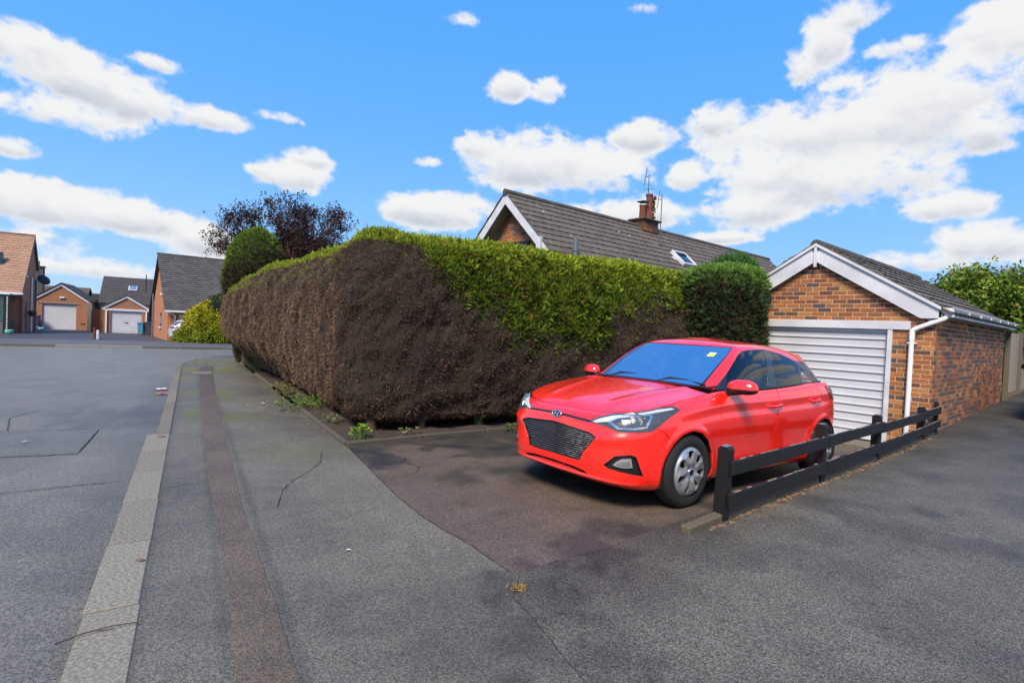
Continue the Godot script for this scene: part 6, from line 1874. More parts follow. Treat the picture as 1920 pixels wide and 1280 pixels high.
func clump_mesh(kind: String, seed_: int, material: Material) -> ArrayMesh:
	var r := RandomNumberGenerator.new()
	r.seed = seed_
	var mb := MB.new()
	if kind == "twig":
		for k in 9:
			var d := Vector3(r.randf_range(-1, 1), r.randf_range(0.1, 1.0), r.randf_range(-1, 1)).normalized() * r.randf_range(0.5, 1.0)
			var o := Vector3(r.randf_range(-0.3, 0.3), -0.15, r.randf_range(-0.3, 0.3))
			mb.col = Color(1, 1, 1) * r.randf_range(0.6, 1.25)
			blade(mb, o, o + d, 0.045, Vector3(r.randf() - 0.5, r.randf() - 0.5, r.randf() - 0.5))
	elif kind == "spray":   # a feathery scale-leaf spray
		for j in 2:
			var lean := Vector3(r.randf_range(-0.5, 0.5), 0, r.randf_range(-0.5, 0.5))
			var old := Vector3(r.randf_range(-0.15, 0.15), -0.1, r.randf_range(-0.15, 0.15))
			for k in 6:
				var t := (k + 1) / 6.0
				var p := Vector3(lean.x * t * t, t * 0.95 - 0.1 - 0.15 * t * t, lean.z * t * t)
				mb.col = Color(1, 1, 1) * lerpf(0.7, 1.3, t)
				blade(mb, old, p + (p - old) * 0.4, 0.03, Vector3(0.3, 0, 1))
				for s in [-1.0, 1.0]:
					var q := p + Vector3(s * 0.26 * (1.1 - t), 0.20, r.randf_range(-0.16, 0.16))
					blade(mb, p, q, 0.042, Vector3(0, 0.3, 1))
				old = p
	else:   # broad leaves
		for k in 9:
			var d := Vector3(r.randf_range(-1, 1), r.randf_range(-0.25, 0.9), r.randf_range(-1, 1)).normalized()
			var o := d * r.randf_range(0.05, 0.5)
			mb.col = Color(1, 1, 1) * r.randf_range(0.7, 1.25)
			blade(mb, o, o + (d + Vector3(r.randf() - 0.5, -0.2, r.randf() - 0.5)).normalized() * r.randf_range(0.38, 0.6), 0.13, Vector3(r.randf() - 0.5, 1, r.randf() - 0.5))
	return mb.mesh(material)

# A closed skin over a grid of points f(u, v); gives back its cells for planting.
func skin(mb: MB, f: Callable, nu: int, nv: int, color: Callable, mid: Callable) -> Array:
	var cells := []
	var g := []
	for i in nu + 1:
		var row := []
		for j in nv + 1: row.append(f.call(float(i) / nu, float(j) / nv))
		g.append(row)
	for i in nu:
		for j in nv:
			mb.col = color.call((g[i][j] + g[i + 1][j + 1]) * 0.5, (i + 0.5) / nu, (j + 0.5) / nv)
			var m: Vector3 = mid.call((i + 0.5) / nu)
			mb.quad_out(g[i][j], g[i + 1][j], g[i + 1][j + 1], g[i][j + 1], m)
			var n: Vector3 = (g[i + 1][j + 1] - g[i][j]).cross(g[i][j + 1] - g[i + 1][j])
			var area := n.length() * 0.5
			if area < 1e-6: continue
			n = n.normalized()
			if n.dot((g[i][j] + g[i + 1][j + 1]) * 0.5 - m) < 0.0: n = -n
			cells.append([g[i][j], g[i + 1][j], g[i + 1][j + 1], g[i][j + 1], n, area, (i + 0.5) / nu, (j + 0.5) / nv])
	return cells

func plant(cells: Array, per_m2: float, where: Callable) -> void:   # where(point, normal, u, v) is called for each spot
	for c in cells:
		var want: float = c[5] * per_m2
		var k := int(want) + (1 if rng.randf() < want - int(want) else 0)
		for i in k:
			var a := rng.randf(); var b := rng.randf()
			var p: Vector3 = c[0].lerp(c[1], a).lerp(c[3].lerp(c[2], a), b)
			where.call(p, c[4], c[6], c[7])

func hedge() -> void:
	rng.seed = 83
	var base := ab(3.0, 8.0)
	var h := thing("clipped_hedge", "tall clipped conifer hedge, brown and bare below with bright green top, round the corner plot", "hedge")
	# the outer foot line: along the pavement, round the corner, along the drive
	var path := []
	for k in 23: path.append(Vector2(1.70 - 0.90 * smoothstep(9.0, 16.0, lerpf(19.2, 7.65, k / 22.0)), lerpf(19.2, 7.65, k / 22.0)))
	for k in range(1, 12):
		var a := PI + PI * 0.5 * k / 12.0
		path.append(Vector2(2.55 + 0.85 * cos(a), 7.65 + 0.85 * sin(a)))
	for k in 21: path.append(Vector2(lerpf(2.55, 8.25, k / 20.0), 6.80 + 0.050 * lerpf(0.0, 5.7, k / 20.0)))
	var acc := [0.0]
	for k in path.size() - 1: acc.append(acc[-1] + path[k].distance_to(path[k + 1]))
	var L: float = acc[-1]
	var at := func(u: float) -> Array:   # point, inward normal
		var s := clampf(u, 0.0, 1.0) * L
		var i := clampi(acc.bsearch(s) - 1, 0, path.size() - 2)
		var p: Vector2 = path[i].lerp(path[i + 1], clampf((s - acc[i]) / (acc[i + 1] - acc[i]), 0, 1))
		var t: Vector2 = (path[mini(i + 2, path.size() - 1)] - path[maxi(i - 1, 0)]).normalized()
		return [p, Vector2(-t.y, t.x), s]
	var s_corner := 11.6 + 0.7
	var prof := [[0.40, 0.10], [0.14, 0.20], [0.03, 0.55], [0.0, 1.2], [0.03, 1.7], [0.07, 2.1], [0.14, 0.86], [0.26, 0.95], [0.45, 1.0], [0.75, 1.0], [1.0, 0.97], [1.15, 0.85], [1.2, 1.5], [1.12, 0.6], [0.95, -0.3]]
	var f := func(u: float, v: float) -> Vector3:
		var q = at.call(u)
		var H := 2.66 - 0.10 * smoothstep(s_corner - 1.0, s_corner - 9.0, q[2]) * 1.0 - 0.25 * smoothstep(s_corner - 5.0, s_corner - 11.0, q[2])
		H += 0.03 * sin(q[2] * 2.3) + 0.04 * nz.get_noise_2d(q[2] * 40.0, 3.0)
		var x := v * 14.0
		var i := mini(int(x), 13)
		var hts := []
		for k in [i, i + 1]:
			var e: float = prof[k][1]
			hts.append(e if k < 6 or k in [12, 14] else (e * H if k != 13 else e))
		var off := lerpf(prof[i][0], prof[i + 1][0], x - i)
		var y := lerpf(hts[0], hts[1], x - i)
		if i < 6: y = lerpf(minf(hts[0], H * 0.86), minf(hts[1], H * 0.86), x - i)
		if q[2] < s_corner - 1.5: off += 0.35 * smoothstep(1.1, 0.15, y) * smoothstep(s_corner - 2.5, s_corner - 8.0, q[2]) * 1.9
		var endc := minf(1.0, minf(u, 1.0 - u) * L / 0.25 + 0.6)
		off = 0.6 + (off - 0.6) * endc
		var p2: Vector2 = q[0] + q[1] * off
		var p := ab(p2.x, p2.y, y)
		var n3: Vector3 = (E1 * q[1].x + E2 * q[1].y)
		p -= n3 * (0.09 * nz.get_noise_3d(p.x * 70.0, p.y * 70.0, p.z * 70.0) + 0.10 * nz.get_noise_3d(p.x * 220.0, p.y * 220.0, p.z * 220.0) + 0.035 * nz.get_noise_3d(p.x * 620.0, p.y * 620.0, p.z * 620.0)) * (1.0 if off < 0.6 else -1.0)
		return p
	var green_low := func(d: float) -> float:   # how far down the green hangs, by the distance along the drive from the corner
		var k := [[-20, 2.52], [-0.4, 2.55], [0.55, 2.55], [0.87, 2.42], [1.12, 2.08], [1.46, 1.82], [1.72, 1.62], [2.08, 1.5], [2.68, 1.1], [3.29, 1.25], [4.05, 1.28], [4.28, 1.80], [5.3, 1.97], [6.3, 2.12], [9, 2.1]]
		for i in k.size() - 1:
			if d < k[i + 1][0]: return lerpf(k[i][1], k[i + 1][1], (d - k[i][0]) / (k[i + 1][0] - k[i][0]))
		return 2.1
	var greenness := func(p: Vector3, n: Vector3) -> float:
		var d := (p - ab(1.8, 6.85)).dot(E1)
		var on_drive: bool = p.dot(E2) < 7.9
		var b := p.dot(E2)
		var low: float = green_low.call(d) if on_drive else 2.56 - 0.10 * smoothstep(7.9, 15.9, b) - 0.25 * smoothstep(11.9, 17.9, b)
		if b < 7.9 and d < 0.7: low = 2.54
		var x := p.y - low + 0.42 * nz.get_noise_3d(p.x * 130.0, p.y * 130.0, p.z * 130.0) * smoothstep(0.6, 1.5, d)
		var soft := smoothstep(0.3, 1.2, d) if on_drive else 0.0
		var g := smoothstep(lerpf(-0.08, -0.34, soft), lerpf(0.10, 0.24, soft), x)
		if n.y > 0.75: g = maxf(g, 0.8)
		g = maxf(g, 0.75 * (1.0 - smoothstep(0.15, 0.4, Vector2(d - 6.15, p.y - 1.28).length())))
		g = maxf(g, 0.5 * smoothstep(0.30, 0.42, nz.get_noise_3d(p.x * 160.0 + 50.0, p.y * 160.0, p.z * 160.0)) * smoothstep(0.9, 1.8, d) * smoothstep(0.9, 1.3, p.y))
		return g
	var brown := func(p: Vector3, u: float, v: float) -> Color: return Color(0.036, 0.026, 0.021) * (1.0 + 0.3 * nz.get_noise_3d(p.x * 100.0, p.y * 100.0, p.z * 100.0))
	var mid := func(u: float) -> Vector3:
		var q = at.call(u)
		return ab((q[0] + q[1] * 0.6).x, (q[0] + q[1] * 0.6).y, 1.4)
	var mb := MB.new()
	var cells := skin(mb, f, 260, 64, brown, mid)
	for u in [0.0, 1.0]:
		for j in 41:
			var c: Vector3 = mid.call(u)
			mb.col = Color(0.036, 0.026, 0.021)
			mb.quad_out(c, f.call(u, j / 42.0), f.call(u, (j + 1) / 42.0), c, mid.call(0.5))
			var p: Vector3 = f.call(u, j / 42.0); var q: Vector3 = f.call(u, (j + 1) / 42.0)
			var n: Vector3 = (p - c).cross(q - c)
			var along := E2 if u == 0.0 else E1
			cells.append([c, p, q, c, along, n.length() * 0.5, u, j / 42.0])
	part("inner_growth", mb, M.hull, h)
	var bufs := [PackedFloat32Array(), PackedFloat32Array(), PackedFloat32Array(), PackedFloat32Array()]
	var hidden := func(p: Vector3, n: Vector3) -> bool: return n.dot(Vector3(0, EYE, 0) - p) < -0.25 * p.length() and n.y < 0.6
	plant(cells, 1100.0, func(p: Vector3, n: Vector3, u: float, v: float) -> void:
		if hidden.call(p, n) and rng.randf() < 0.8: return
		var g: float = greenness.call(p, n)
		if rng.randf() < g * 0.85: return
		var k := rng.randf_range(0.7, 1.6)
		var left := smoothstep(0.2, -1.2, (p - ab(1.8, 6.85)).dot(E1) - 0.25 * (p.dot(E2) - 6.85))
		var c := Color(0.098, 0.060, 0.040) * k
		c *= 1.0 + 0.6 * nz.get_noise_3d(p.x * 150.0 + 9.0, p.y * 150.0, p.z * 150.0) + 0.4 * nz.get_noise_3d(p.x * 500.0, p.y * 500.0, p.z * 500.0)
		if rng.randf() < 0.12: c = Color(0.17, 0.135, 0.09) * rng.randf_range(0.5, 1.2)
		if rng.randf() < 0.02: c = Color(0.22, 0.09, 0.035)
		if left > 0.3: c = c.lerp(Color(0.185, 0.128, 0.086) * k, left * 0.9)
		if p.y > 2.0 and rng.randf() < 0.10: c = Color(0.10, 0.12, 0.03)
		var s := rng.randf_range(0.035, 0.10) * (1.4 if rng.randf() < 0.04 else 1.0)
		put(bufs[rng.randi() % 2], p - n * 0.01, facing((n + Vector3(rng.randf() - 0.5, rng.randf() - 0.5, rng.randf() - 0.5) * 0.5).normalized(), rng.randf() * TAU).scaled_local(Vector3(s, s, s)), c))
	plant(cells, 1700.0, func(p: Vector3, n: Vector3, u: float, v: float) -> void:
		if hidden.call(p, n) and rng.randf() < 0.6: return
		var g: float = greenness.call(p, n)
		if rng.randf() > g: return
		var top := smoothstep(2.0, 2.7, p.y)
		var c := Color(0.105, 0.175, 0.016).lerp(Color(0.42, 0.53, 0.04), clampf(top * 0.62 - 0.05 + rng.randf_range(-0.4, 0.45), 0, 1)) * rng.randf_range(0.55, 1.2)
		if rng.randf() < 0.06: c = Color(0.20, 0.09, 0.03)
		if (p - ab(1.8, 6.85)).dot(E1) < 0.3 and p.dot(E2) > 7.5: c = c.lerp(Color(0.24, 0.28, 0.03), 0.4)
		var s := rng.randf_range(0.06, 0.14) * (0.8 if g < 0.9 else 1.0) * (1.35 if rng.randf() < 0.08 else 1.0)
		var d := (n * 0.75 + Vector3(0, 0.5, 0) + Vector3(rng.randf() - 0.5, rng.randf() - 0.5, rng.randf() - 0.5) * 0.9).normalized()
		put(bufs[2 + rng.randi() % 2], p - n * 0.03, facing(d, rng.randf() * TAU).scaled_local(Vector3(s, s, s)), c))
	for k in 2: scatter("bare_twigs", clump_mesh("twig", 100 + k, M.leaf_dry), bufs[k], h)
	for k in 2: scatter("green_sprays", clump_mesh("spray", 110 + k, M.leaf), bufs[2 + k], h)
	# stems that show under the hedge
	for q in [[2.12, 7.22], [2.75, 7.05], [3.72, 7.22], [2.2, 8.8], [2.0, 10.6], [4.6, 7.4], [5.6, 7.5], [1.85, 12.8], [6.6, 7.6], [7.5, 7.7]]:
		mb = MB.new()
		var p := ab(q[0], q[1], -0.05)
		var tall: float = 0.26 if q[0] == 2.75 else 0.6
		mb.tube([p, p + Vector3(rng.randf_range(-0.02, 0.02), 0.2, 0), p + Vector3(rng.randf_range(-0.05, 0.05), tall, rng.randf_range(-0.05, 0.05))], 0.085 if q[0] != 2.75 else 0.06, 10, 0.055)
		part("stem", mb, M.bark, h)

# A shrub or clipped tree: a closed skin turned about an upright axis with clumps on it.
func shrub(called: String, label: String, cat: String, at: Vector3, prof: Array, squash: Vector2, turn: float, kind: String, per_m2: float, size: Vector2, inner: Color, pick: Callable, group := "", lumps := 0.12) -> Node3D:
	var t := thing(called, label, cat, at, turn, group)
	var f := func(u: float, v: float) -> Vector3:
		var x := v * (prof.size() - 1)
		var i := mini(int(x), prof.size() - 2)
		var q: Vector2 = prof[i].lerp(prof[i + 1], smoothstep(0, 1, x - i) * 0.4 + (x - i) * 0.6)
		var a := u * TAU
		var d := Vector3(cos(a) * squash.x, 0, sin(a) * squash.y)
		var p := d * q.x + Vector3(0, q.y, 0)
		var w := p * 60.0 + at * 11.0
		return p + d * q.x * lumps * (nz.get_noise_3d(w.x, w.y, w.z) * 1.6 + 0.8 * nz.get_noise_3d(w.x * 3.0, w.y * 3.0, w.z * 3.0))
	var mb := MB.new()
	var top: float = prof[-1].y
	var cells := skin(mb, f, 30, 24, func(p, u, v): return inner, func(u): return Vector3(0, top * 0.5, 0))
	part("inner_growth", mb, M.hull, t)
	var bufs := [PackedFloat32Array(), PackedFloat32Array()]
	plant(cells, per_m2, func(p: Vector3, n: Vector3, u: float, v: float) -> void:
		var s := rng.randf_range(size.x, size.y)
		var c: Color = pick.call(p, n)
		put(bufs[rng.randi() % 2], p + n * rng.randf_range(-0.06, 0.03), facing((n + Vector3(rng.randf() - 0.5, rng.randf() - 0.1, rng.randf() - 0.5) * 0.9).normalized(), rng.randf() * TAU).scaled_local(Vector3(s, s, s)), c))
	for k in 2: scatter("foliage", clump_mesh(kind, 120 + k, M.leaf), bufs[k], t)
	return t

# A tree: trunk and limbs, with leaf clumps gathered round the limbs' ends.
func tree(called: String, label: String, at: Vector3, trunk: float, limbs: int, crown: Vector3, mid: float, per_end: int, spread: float, size: Vector2, pick: Callable, kind := "leaf") -> Node3D:
	var t := thing(called, label, "tree", at)
	var mb := MB.new()
	mb.tube([Vector3.ZERO, Vector3(0.05, trunk * 0.6, 0.03), Vector3(0, trunk, 0)], 0.16, 10, 0.10)
	part("trunk", mb, M.bark, t)
	mb = MB.new()
	var bufs := [PackedFloat32Array(), PackedFloat32Array()]
	for k in limbs:
		var d := Vector3(rng.randfn(), rng.randfn() * 0.9, rng.randfn()).normalized()
		var r := pow(rng.randf(), 0.35)
		var e := Vector3(d.x * crown.x, mid + d.y * crown.y, d.z * crown.z) * Vector3(r, 1, r) + Vector3(0, (r - 1.0) * d.y * crown.y, 0)
		var o := Vector3(0, trunk * rng.randf_range(0.6, 1.0), 0)
		var m := o.lerp(e, 0.5) + Vector3(rng.randf() - 0.5, rng.randf() * 0.3, rng.randf() - 0.5) * 0.4
		mb.tube([o, m, e], 0.05, 5, 0.008, false)
		for j in 3: mb.tube([m.lerp(e, 0.3 + j * 0.2), e + Vector3(rng.randfn(), rng.randfn() * 0.7 + 0.2, rng.randfn()) * spread * 0.9], 0.014, 4, 0.004, false)
		for j in per_end:
			var p := e + Vector3(rng.randfn(), rng.randfn() * 0.8, rng.randfn()) * spread * 0.55
			if p.y < 0.3: continue
			var s := rng.randf_range(size.x, size.y)
			put(bufs[rng.randi() % 2], p, facing(Vector3(rng.randfn(), 1.2, rng.randfn()).normalized(), rng.randf() * TAU).scaled_local(Vector3(s, s, s)), pick.call(p, e))
	part("limbs", mb, M.bark, t).set_meta("kind", "stuff")
	for k in 2: scatter("crown", clump_mesh(kind, 130 + k, M.leaf), bufs[k], t)
	return t

func weed(label: String, at: Vector3, n: int, r: float, tall: float, c: Color, group := "weeds at the hedge foot") -> void:
	var t := thing("weed", label, "weed", at, 0.0, group)
	var stems := MB.new()
	var mb := MB.new()
	for k in n:
		var q := Vector3(rng.randfn() * r * 0.5, 0, rng.randfn() * r * 0.5)
		var e := q + Vector3(rng.randfn() * 0.04, tall * rng.randf_range(0.4, 1.0), rng.randfn() * 0.04)
		stems.col = c * 0.7
		stems.tube([q, e], 0.003, 3, 0.002, false)
		for j in 5:
			mb.col = c * rng.randf_range(0.6, 1.3)
			var d := Vector3(rng.randfn(), rng.randf_range(-0.1, 0.7), rng.randfn()).normalized()
			blade(mb, e, e + d * rng.randf_range(0.03, 0.06), 0.012, Vector3(rng.randf() - 0.5, 1, rng.randf() - 0.5))
	part("stems", stems, M.plain, t).set_meta("kind", "stuff")
	part("leaves", mb, M.leaf, t).set_meta("kind", "stuff")

func greenery() -> void:
	mat("leaf_dry", Color(1, 1, 1), 0.9, {"vertex_color_use_as_albedo": true, "metallic_specular": 0.15})
	hedge()
	rng.seed = 91
	var v2 := func(a): return a.map(func(p): return Vector2(p[0], p[1]))
	# domed conifer behind the hedge's far arm
	var pick0 := func(p, n):
		var k := rng.randf_range(0.7, 1.25)
		var g := smoothstep(2.9, 3.5, p.y + 0.5 * nz.get_noise_3d(p.x * 90, p.y * 90, p.z * 90) - 0.55 * p.x)
		return (Color(0.075, 0.065, 0.028).lerp(Color(0.13, 0.21, 0.022), g)) * k
	shrub("domed_conifer", "domed clipped conifer, green-topped and brown below, above the hedge's left arm", "conifer", Vector3(-8.28, 0, -17.7), v2.call([[0.45, 0.0], [0.70, 1.2], [0.90, 2.4], [0.92, 2.9], [0.78, 3.45], [0.45, 4.0], [0.0, 4.3]]), Vector2(1, 1), 0.0, "spray", 420.0, Vector2(0.09, 0.17), Color(0.03, 0.03, 0.015), pick0, "", 0.06)
	# dark conifer at the hedge's right end, and the rounder one rising from behind it
	var pick1 := func(p, n):
		var k := rng.randf_range(0.6, 1.3)
		var up := smoothstep(2.2, 2.75, p.y)
		var c := Color(0.045, 0.095, 0.032).lerp(Color(0.15, 0.28, 0.05), up)
		if p.y < 2.5 and p.y > 1.0 and rng.randf() < 0.35: c = Color(0.075, 0.045, 0.025)
		if p.x < -0.35 and p.y < 2.4: c = Color(0.045, 0.030, 0.020)
		return c * k
	shrub("dark_conifer", "dark green clipped conifer between the hedge and the brick garage", "conifer", Vector3(3.88, -0.1, -10.16), v2.call([[0.52, 0.0], [0.60, 0.5], [0.64, 1.2], [0.67, 2.0], [0.67, 2.5], [0.60, 2.72], [0.30, 2.80], [0.0, 2.82]]), Vector2(1.0, 0.95), deg_to_rad(-49.0), "spray", 800.0, Vector2(0.08, 0.15), Color(0.022, 0.018, 0.012), pick1, "", 0.20)
	shrub("round_conifer", "round-topped mid green conifer rising above the dark conifer beside the garage", "conifer", Vector3(4.22, -0.1, -10.62), v2.call([[0.3, 0.0], [0.42, 1.0], [0.50, 2.2], [0.50, 2.65], [0.34, 2.95], [0.14, 3.06], [0.0, 3.1]]), Vector2(1, 1), 0.0, "spray", 900.0, Vector2(0.09, 0.17), Color(0.02, 0.03, 0.012), func(p, n): return Color(0.062, 0.15, 0.036) * rng.randf_range(0.6, 1.5), "", 0.14)
	# copper-leaved tree
	tree("copper_tree", "copper-leaved tree with sparse outer branches above the left arm of the hedge", Vector3(-9.7, 0, -24.0), 3.0, 130, Vector3(3.1, 2.0, 2.6), 4.6, 42, 0.45, Vector2(0.13, 0.24), func(p, e): return [Color(0.050, 0.022, 0.030), Color(0.034, 0.018, 0.026), Color(0.085, 0.034, 0.030), Color(0.05, 0.03, 0.02)][rng.randi() % 4] * rng.randf_range(0.6, 1.3))
	# bright broad-leaved tree behind the garage
	var pick2 := func(p, e):
		var c := Color(0.085, 0.165, 0.022).lerp(Color(0.21, 0.30, 0.03), clampf((p.y - 2.0) * 0.4 + rng.randf_range(-0.4, 0.5), 0, 1))
		if rng.randf() < 0.03: c = Color(0.35, 0.22, 0.06)
		return c * rng.randf_range(0.6, 1.2)
	tree("bright_green_tree", "bright green broad-leaved tree rising behind the brick garage and board fence", Vector3(14.3, 0, -16.4), 1.2, 120, Vector3(2.5, 1.55, 1.9), 2.2, 60, 0.45, Vector2(0.16, 0.30), pick2)
	# the two bushes across the junction
	shrub("golden_bush", "golden yellow-green bush half hiding the pale car across the junction", "bush", far_at(0.78, 36.4), v2.call([[1.55, 0.0], [1.62, 0.35], [1.45, 0.9], [1.1, 1.6], [0.65, 2.15], [0.25, 2.45], [0.0, 2.6]]), Vector2(1.0, 0.85), 0.0, "leaf", 190.0, Vector2(0.20, 0.36), Color(0.05, 0.06, 0.01), func(p, n): return Color(0.16, 0.20, 0.012).lerp(Color(0.42, 0.38, 0.015), clampf((p.y - 0.6) * 0.45 + rng.randf_range(-0.3, 0.3), 0, 1)) * rng.randf_range(0.7, 1.2), "bushes across the junction", 0.25)
	shrub("dark_bush", "dark green bush right of the golden bush across the junction", "bush", far_at(1.62, 36.9), v2.call([[1.4, 0.0], [1.55, 0.5], [1.5, 1.5], [1.25, 2.3], [0.8, 2.9], [0.0, 3.25]]), Vector2(1.0, 0.9), 0.0, "leaf", 200.0, Vector2(0.16, 0.28), Color(0.01, 0.015, 0.01), func(p, n): return Color(0.022, 0.045, 0.024).lerp(Color(0.10, 0.13, 0.07), smoothstep(2.3, 3.1, p.y) * 0.7) * rng.randf_range(0.5, 1.4), "bushes across the junction", 0.2)
	# weeds along the hedge foot, one by one
	var lush := Color(0.16, 0.30, 0.03); var dull := Color(0.09, 0.15, 0.035)
	weed("bright green weed at the corner of the bed beside the hedge stem", ab(1.82, 6.72, 0.02), 34, 0.12, 0.16, lush)
	weed("small weed beside the stump under the hedge", ab(2.45, 6.72, 0.0), 8, 0.06, 0.12, Color(0.22, 0.26, 0.10))
	weed("leafy weed sprawling from the bed onto the drive near the red hatchback", ab(4.0, 6.72, -0.02), 16, 0.12, 0.10, dull)
	weed("pale green shoot against the hedge stem nearest the red hatchback", ab(3.62, 7.05, 0.02), 12, 0.05, 0.20, Color(0.16, 0.24, 0.08))
	weed("long low green weed patch along the pavement edge under the hedge", ab(1.62, 9.3, 0.0), 110, 0.42, 0.20, Color(0.12, 0.20, 0.03))
	weed("yellowish weed at the far end of the weed patch under the hedge", ab(1.52, 11.0, 0.0), 50, 0.25, 0.22, Color(0.18, 0.20, 0.04))
	weed("sparse grey-green weed between the weed patch and the bed corner", ab(1.68, 7.75, 0.0), 18, 0.10, 0.16, Color(0.12, 0.16, 0.06))
	weed("dark ivy tuft at the far end of the hedge by the pale post", ab(1.50, 16.4, 0.0), 60, 0.35, 0.45, Color(0.05, 0.10, 0.02))

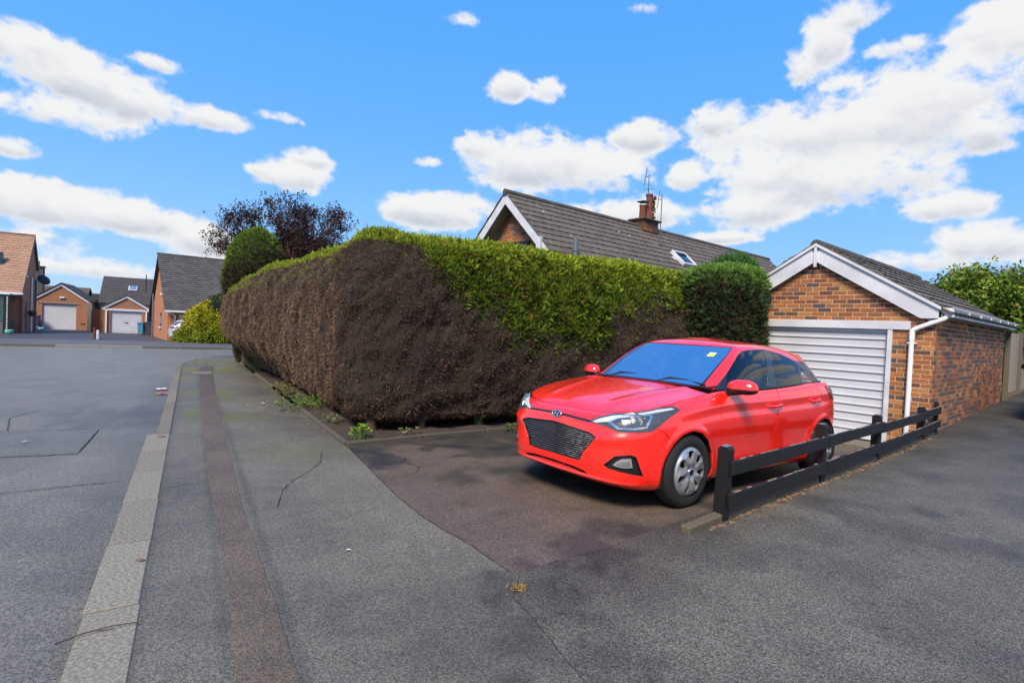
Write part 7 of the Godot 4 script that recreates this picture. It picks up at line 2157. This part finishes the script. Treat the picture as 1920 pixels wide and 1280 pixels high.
func small_things() -> void:
	rng.seed = 97
	# litter and leaves, each by itself
	var leafy := func(called: String, label: String, at: Vector3, len: float, c: Color, turn: float) -> void:
		var mb := MB.new()
		mb.col = c
		for k in 6:
			var t0 := k / 6.0; var t1 := (k + 1) / 6.0
			var w0 := sin(PI * t0) * len * 0.2; var w1 := sin(PI * t1) * len * 0.2
			var y := func(t): return 0.004 + 0.016 * sin(PI * t) * len / 0.1
			mb.quad(Vector3(t0 * len, y.call(t0) + 0.006, -w0), Vector3(t0 * len, y.call(t0), 0), Vector3(t1 * len, y.call(t1), 0), Vector3(t1 * len, y.call(t1) + 0.006, -w1))
			mb.quad(Vector3(t0 * len, y.call(t0), 0), Vector3(t0 * len, y.call(t0) + 0.005, w0), Vector3(t1 * len, y.call(t1) + 0.005, w1), Vector3(t1 * len, y.call(t1), 0))
		solo(called, mb, M.plain, label, "leaf", at, turn, "fallen leaves")
	leafy.call("fallen_leaf", "curled brown leaf lying on the near kerb", ab(-0.24, 3.78, 0.006), 0.05, Color(0.14, 0.07, 0.04), 0.4)
	leafy.call("fallen_leaf", "small pale leaf on the pavement left of the drive seam", ab(0.88, 3.46, 0.002), 0.035, Color(0.55, 0.52, 0.47), 0.2)
	leafy.call("fallen_leaf", "tan leaf on the pavement beyond the long crack", ab(0.72, 5.0, 0.002), 0.05, Color(0.32, 0.22, 0.14), 1.4)
	leafy.call("fallen_leaf", "pale leaf beside the kerb near the brown strip", ab(-0.05, 5.6, 0.002), 0.04, Color(0.36, 0.30, 0.20), 2.0)
	leafy.call("fallen_leaf", "brown leaf lying where the moss meets the near kerb end", ab(-0.3, 7.5, 0.004), 0.09, Color(0.10, 0.07, 0.04), 0.9)
	leafy.call("fallen_leaf", "pale leaf on the road repair patch", ab(-1.6, 8.05, -0.075), 0.06, Color(0.6, 0.58, 0.52), 0.9)
	leafy.call("fallen_leaf", "white petal on the far pavement edge below the hedge", ab(1.05, 10.0, 0.004), 0.07, Color(0.7, 0.68, 0.62), 0.5)
	leafy.call("fallen_leaf", "white petal nearest the weed patch on the pavement", ab(1.25, 9.3, 0.004), 0.06, Color(0.62, 0.58, 0.5), 2.2)
	var clip := MB.new()
	for k in 90:
		var p := ab(rng.randf_range(0.75, 1.55), rng.randf_range(7.0, 14.0), 0.004)
		clip.col = [Color(0.16, 0.09, 0.05), Color(0.22, 0.13, 0.07), Color(0.3, 0.24, 0.16)][k % 3]
		var d := Vector3(rng.randf() - 0.5, 0.08, rng.randf() - 0.5).normalized()
		blade(clip, p, p + d * rng.randf_range(0.03, 0.1), 0.008, Vector3.UP)
	var cl := part("hedge_clippings", clip, M.plain, self)
	tag(cl, "brown hedge clippings strewn over the pavement below the hedge", "clippings")
	cl.set_meta("kind", "stuff")
	var mb := MB.new()
	mb.tube([Vector3(-0.17, 0.008, 0.02), Vector3(-0.08, 0.012, -0.012), Vector3(0.02, 0.014, -0.02), Vector3(0.15, 0.010, -0.008)], 0.0035, 6, 0.002)
	mb.tube([Vector3(-0.03, 0.012, -0.016), Vector3(0.04, 0.010, 0.006)], 0.0022, 5, 0.001)
	solo("twig", mb, M.bark, "thin brown twig lying across the near kerb", "twig", ab(-0.30, 3.0, 0.004), 0.62)
	# rust-coloured tuft where the three surfaces meet
	var tuft := MB.new()
	for k in 120:
		var d := Vector3(rng.randfn(), absf(rng.randfn()) * 0.5 + 0.05, rng.randfn()).normalized()
		tuft.col = [Color(0.42, 0.20, 0.04), Color(0.30, 0.16, 0.04), Color(0.20, 0.22, 0.03)][rng.randi() % 3] * rng.randf_range(0.7, 1.3)
		var o := Vector3(rng.randfn() * 0.022, 0.0, rng.randfn() * 0.022)
		blade(tuft, o, o + d * rng.randf_range(0.015, 0.04), 0.0025, Vector3(rng.randf() - 0.5, 1, rng.randf() - 0.5))
	var tp := Vector3(0.10, 0.003, -3.04)
	solo("dry_tuft", tuft, M.plain, "rust-coloured dry tuft where the pavement and both drives meet", "tuft", tp)
	# red and white scraps in the gutter
	for q in [[-0.42, 12.2, Color(0.55, 0.10, 0.06), "red scrap of litter lying in the gutter beside the far kerb"], [-0.48, 12.9, Color(0.72, 0.72, 0.72), "white scrap of litter in the gutter just beyond the red one"]]:
		mb = MB.new()
		mb.col = q[2]
		var g := []
		for i in 5:
			var row := []
			for j in 4: row.append(Vector3(i * 0.05 - 0.1, 0.01 + rng.randf() * 0.03, j * 0.045 - 0.07))
			g.append(row)
		for i in 4:
			for j in 3: mb.quad(g[i][j], g[i][j + 1], g[i + 1][j + 1], g[i + 1][j])
		solo("litter", mb, M.plain, q[3], "litter", ab(q[0], q[1], -0.082), rng.randf() * 3.0, "litter in the gutter")
	# a red bud at the very corner of the view
	mb = MB.new()
	mb.col = Color(0.55, 0.04, 0.06)
	mb.lathe([Vector2(0.0, 0.0), Vector2(0.012, 0.002), Vector2(0.016, 0.014), Vector2(0.011, 0.026), Vector2(0.0, 0.031)], Transform3D(), 14)
	solo("fallen_bud", mb, M.plain, "round red bud lying on the dark drive in the near right corner", "bud", Vector3(1.93, 0.0, -2.20))
	# access cover in the footway
	mb = MB.new()
	mb.col = Color(0.42, 0.40, 0.36)
	mb.box(Vector3.ZERO, Vector3(0.42, 0.03, 0.62), Basis(), 0.006)
	var cv := solo("access_cover", mb, M.concrete, "pale rectangular access cover set in the far end of the pavement", "cover", ab(0.28, 15.7, -0.005), TURN)
	# post at the end of the hedge
	mb = MB.new()
	mb.col = Color(0.28, 0.27, 0.20)
	mb.box(Vector3(0, 0.38, 0), Vector3(0.16, 0.86, 0.50), Basis(), 0.02)
	solo("hedge_end_post", mb, M.concrete, "pale concrete post at the far end of the hedge beside the pavement", "post", ab(1.48, 18.9), TURN)

func _ready() -> void:
	camera_and_light()
	materials()
	tri_mat("post_top", Color(0.50, 0.53, 0.58), 0.7, M.fine, 6.0)
	mat("porch_glass", Color(0.25, 0.4, 0.38, 0.35), 0.03, {"transparency": BaseMaterial3D.TRANSPARENCY_ALPHA})
	mat("sky_pane", Color(0.55, 0.65, 0.72), 0.08, {"metallic": 0.6})
	car_materials()
	ground()
	house()
	garage()
	far_side()
	cars()
	greenery()
	small_things()
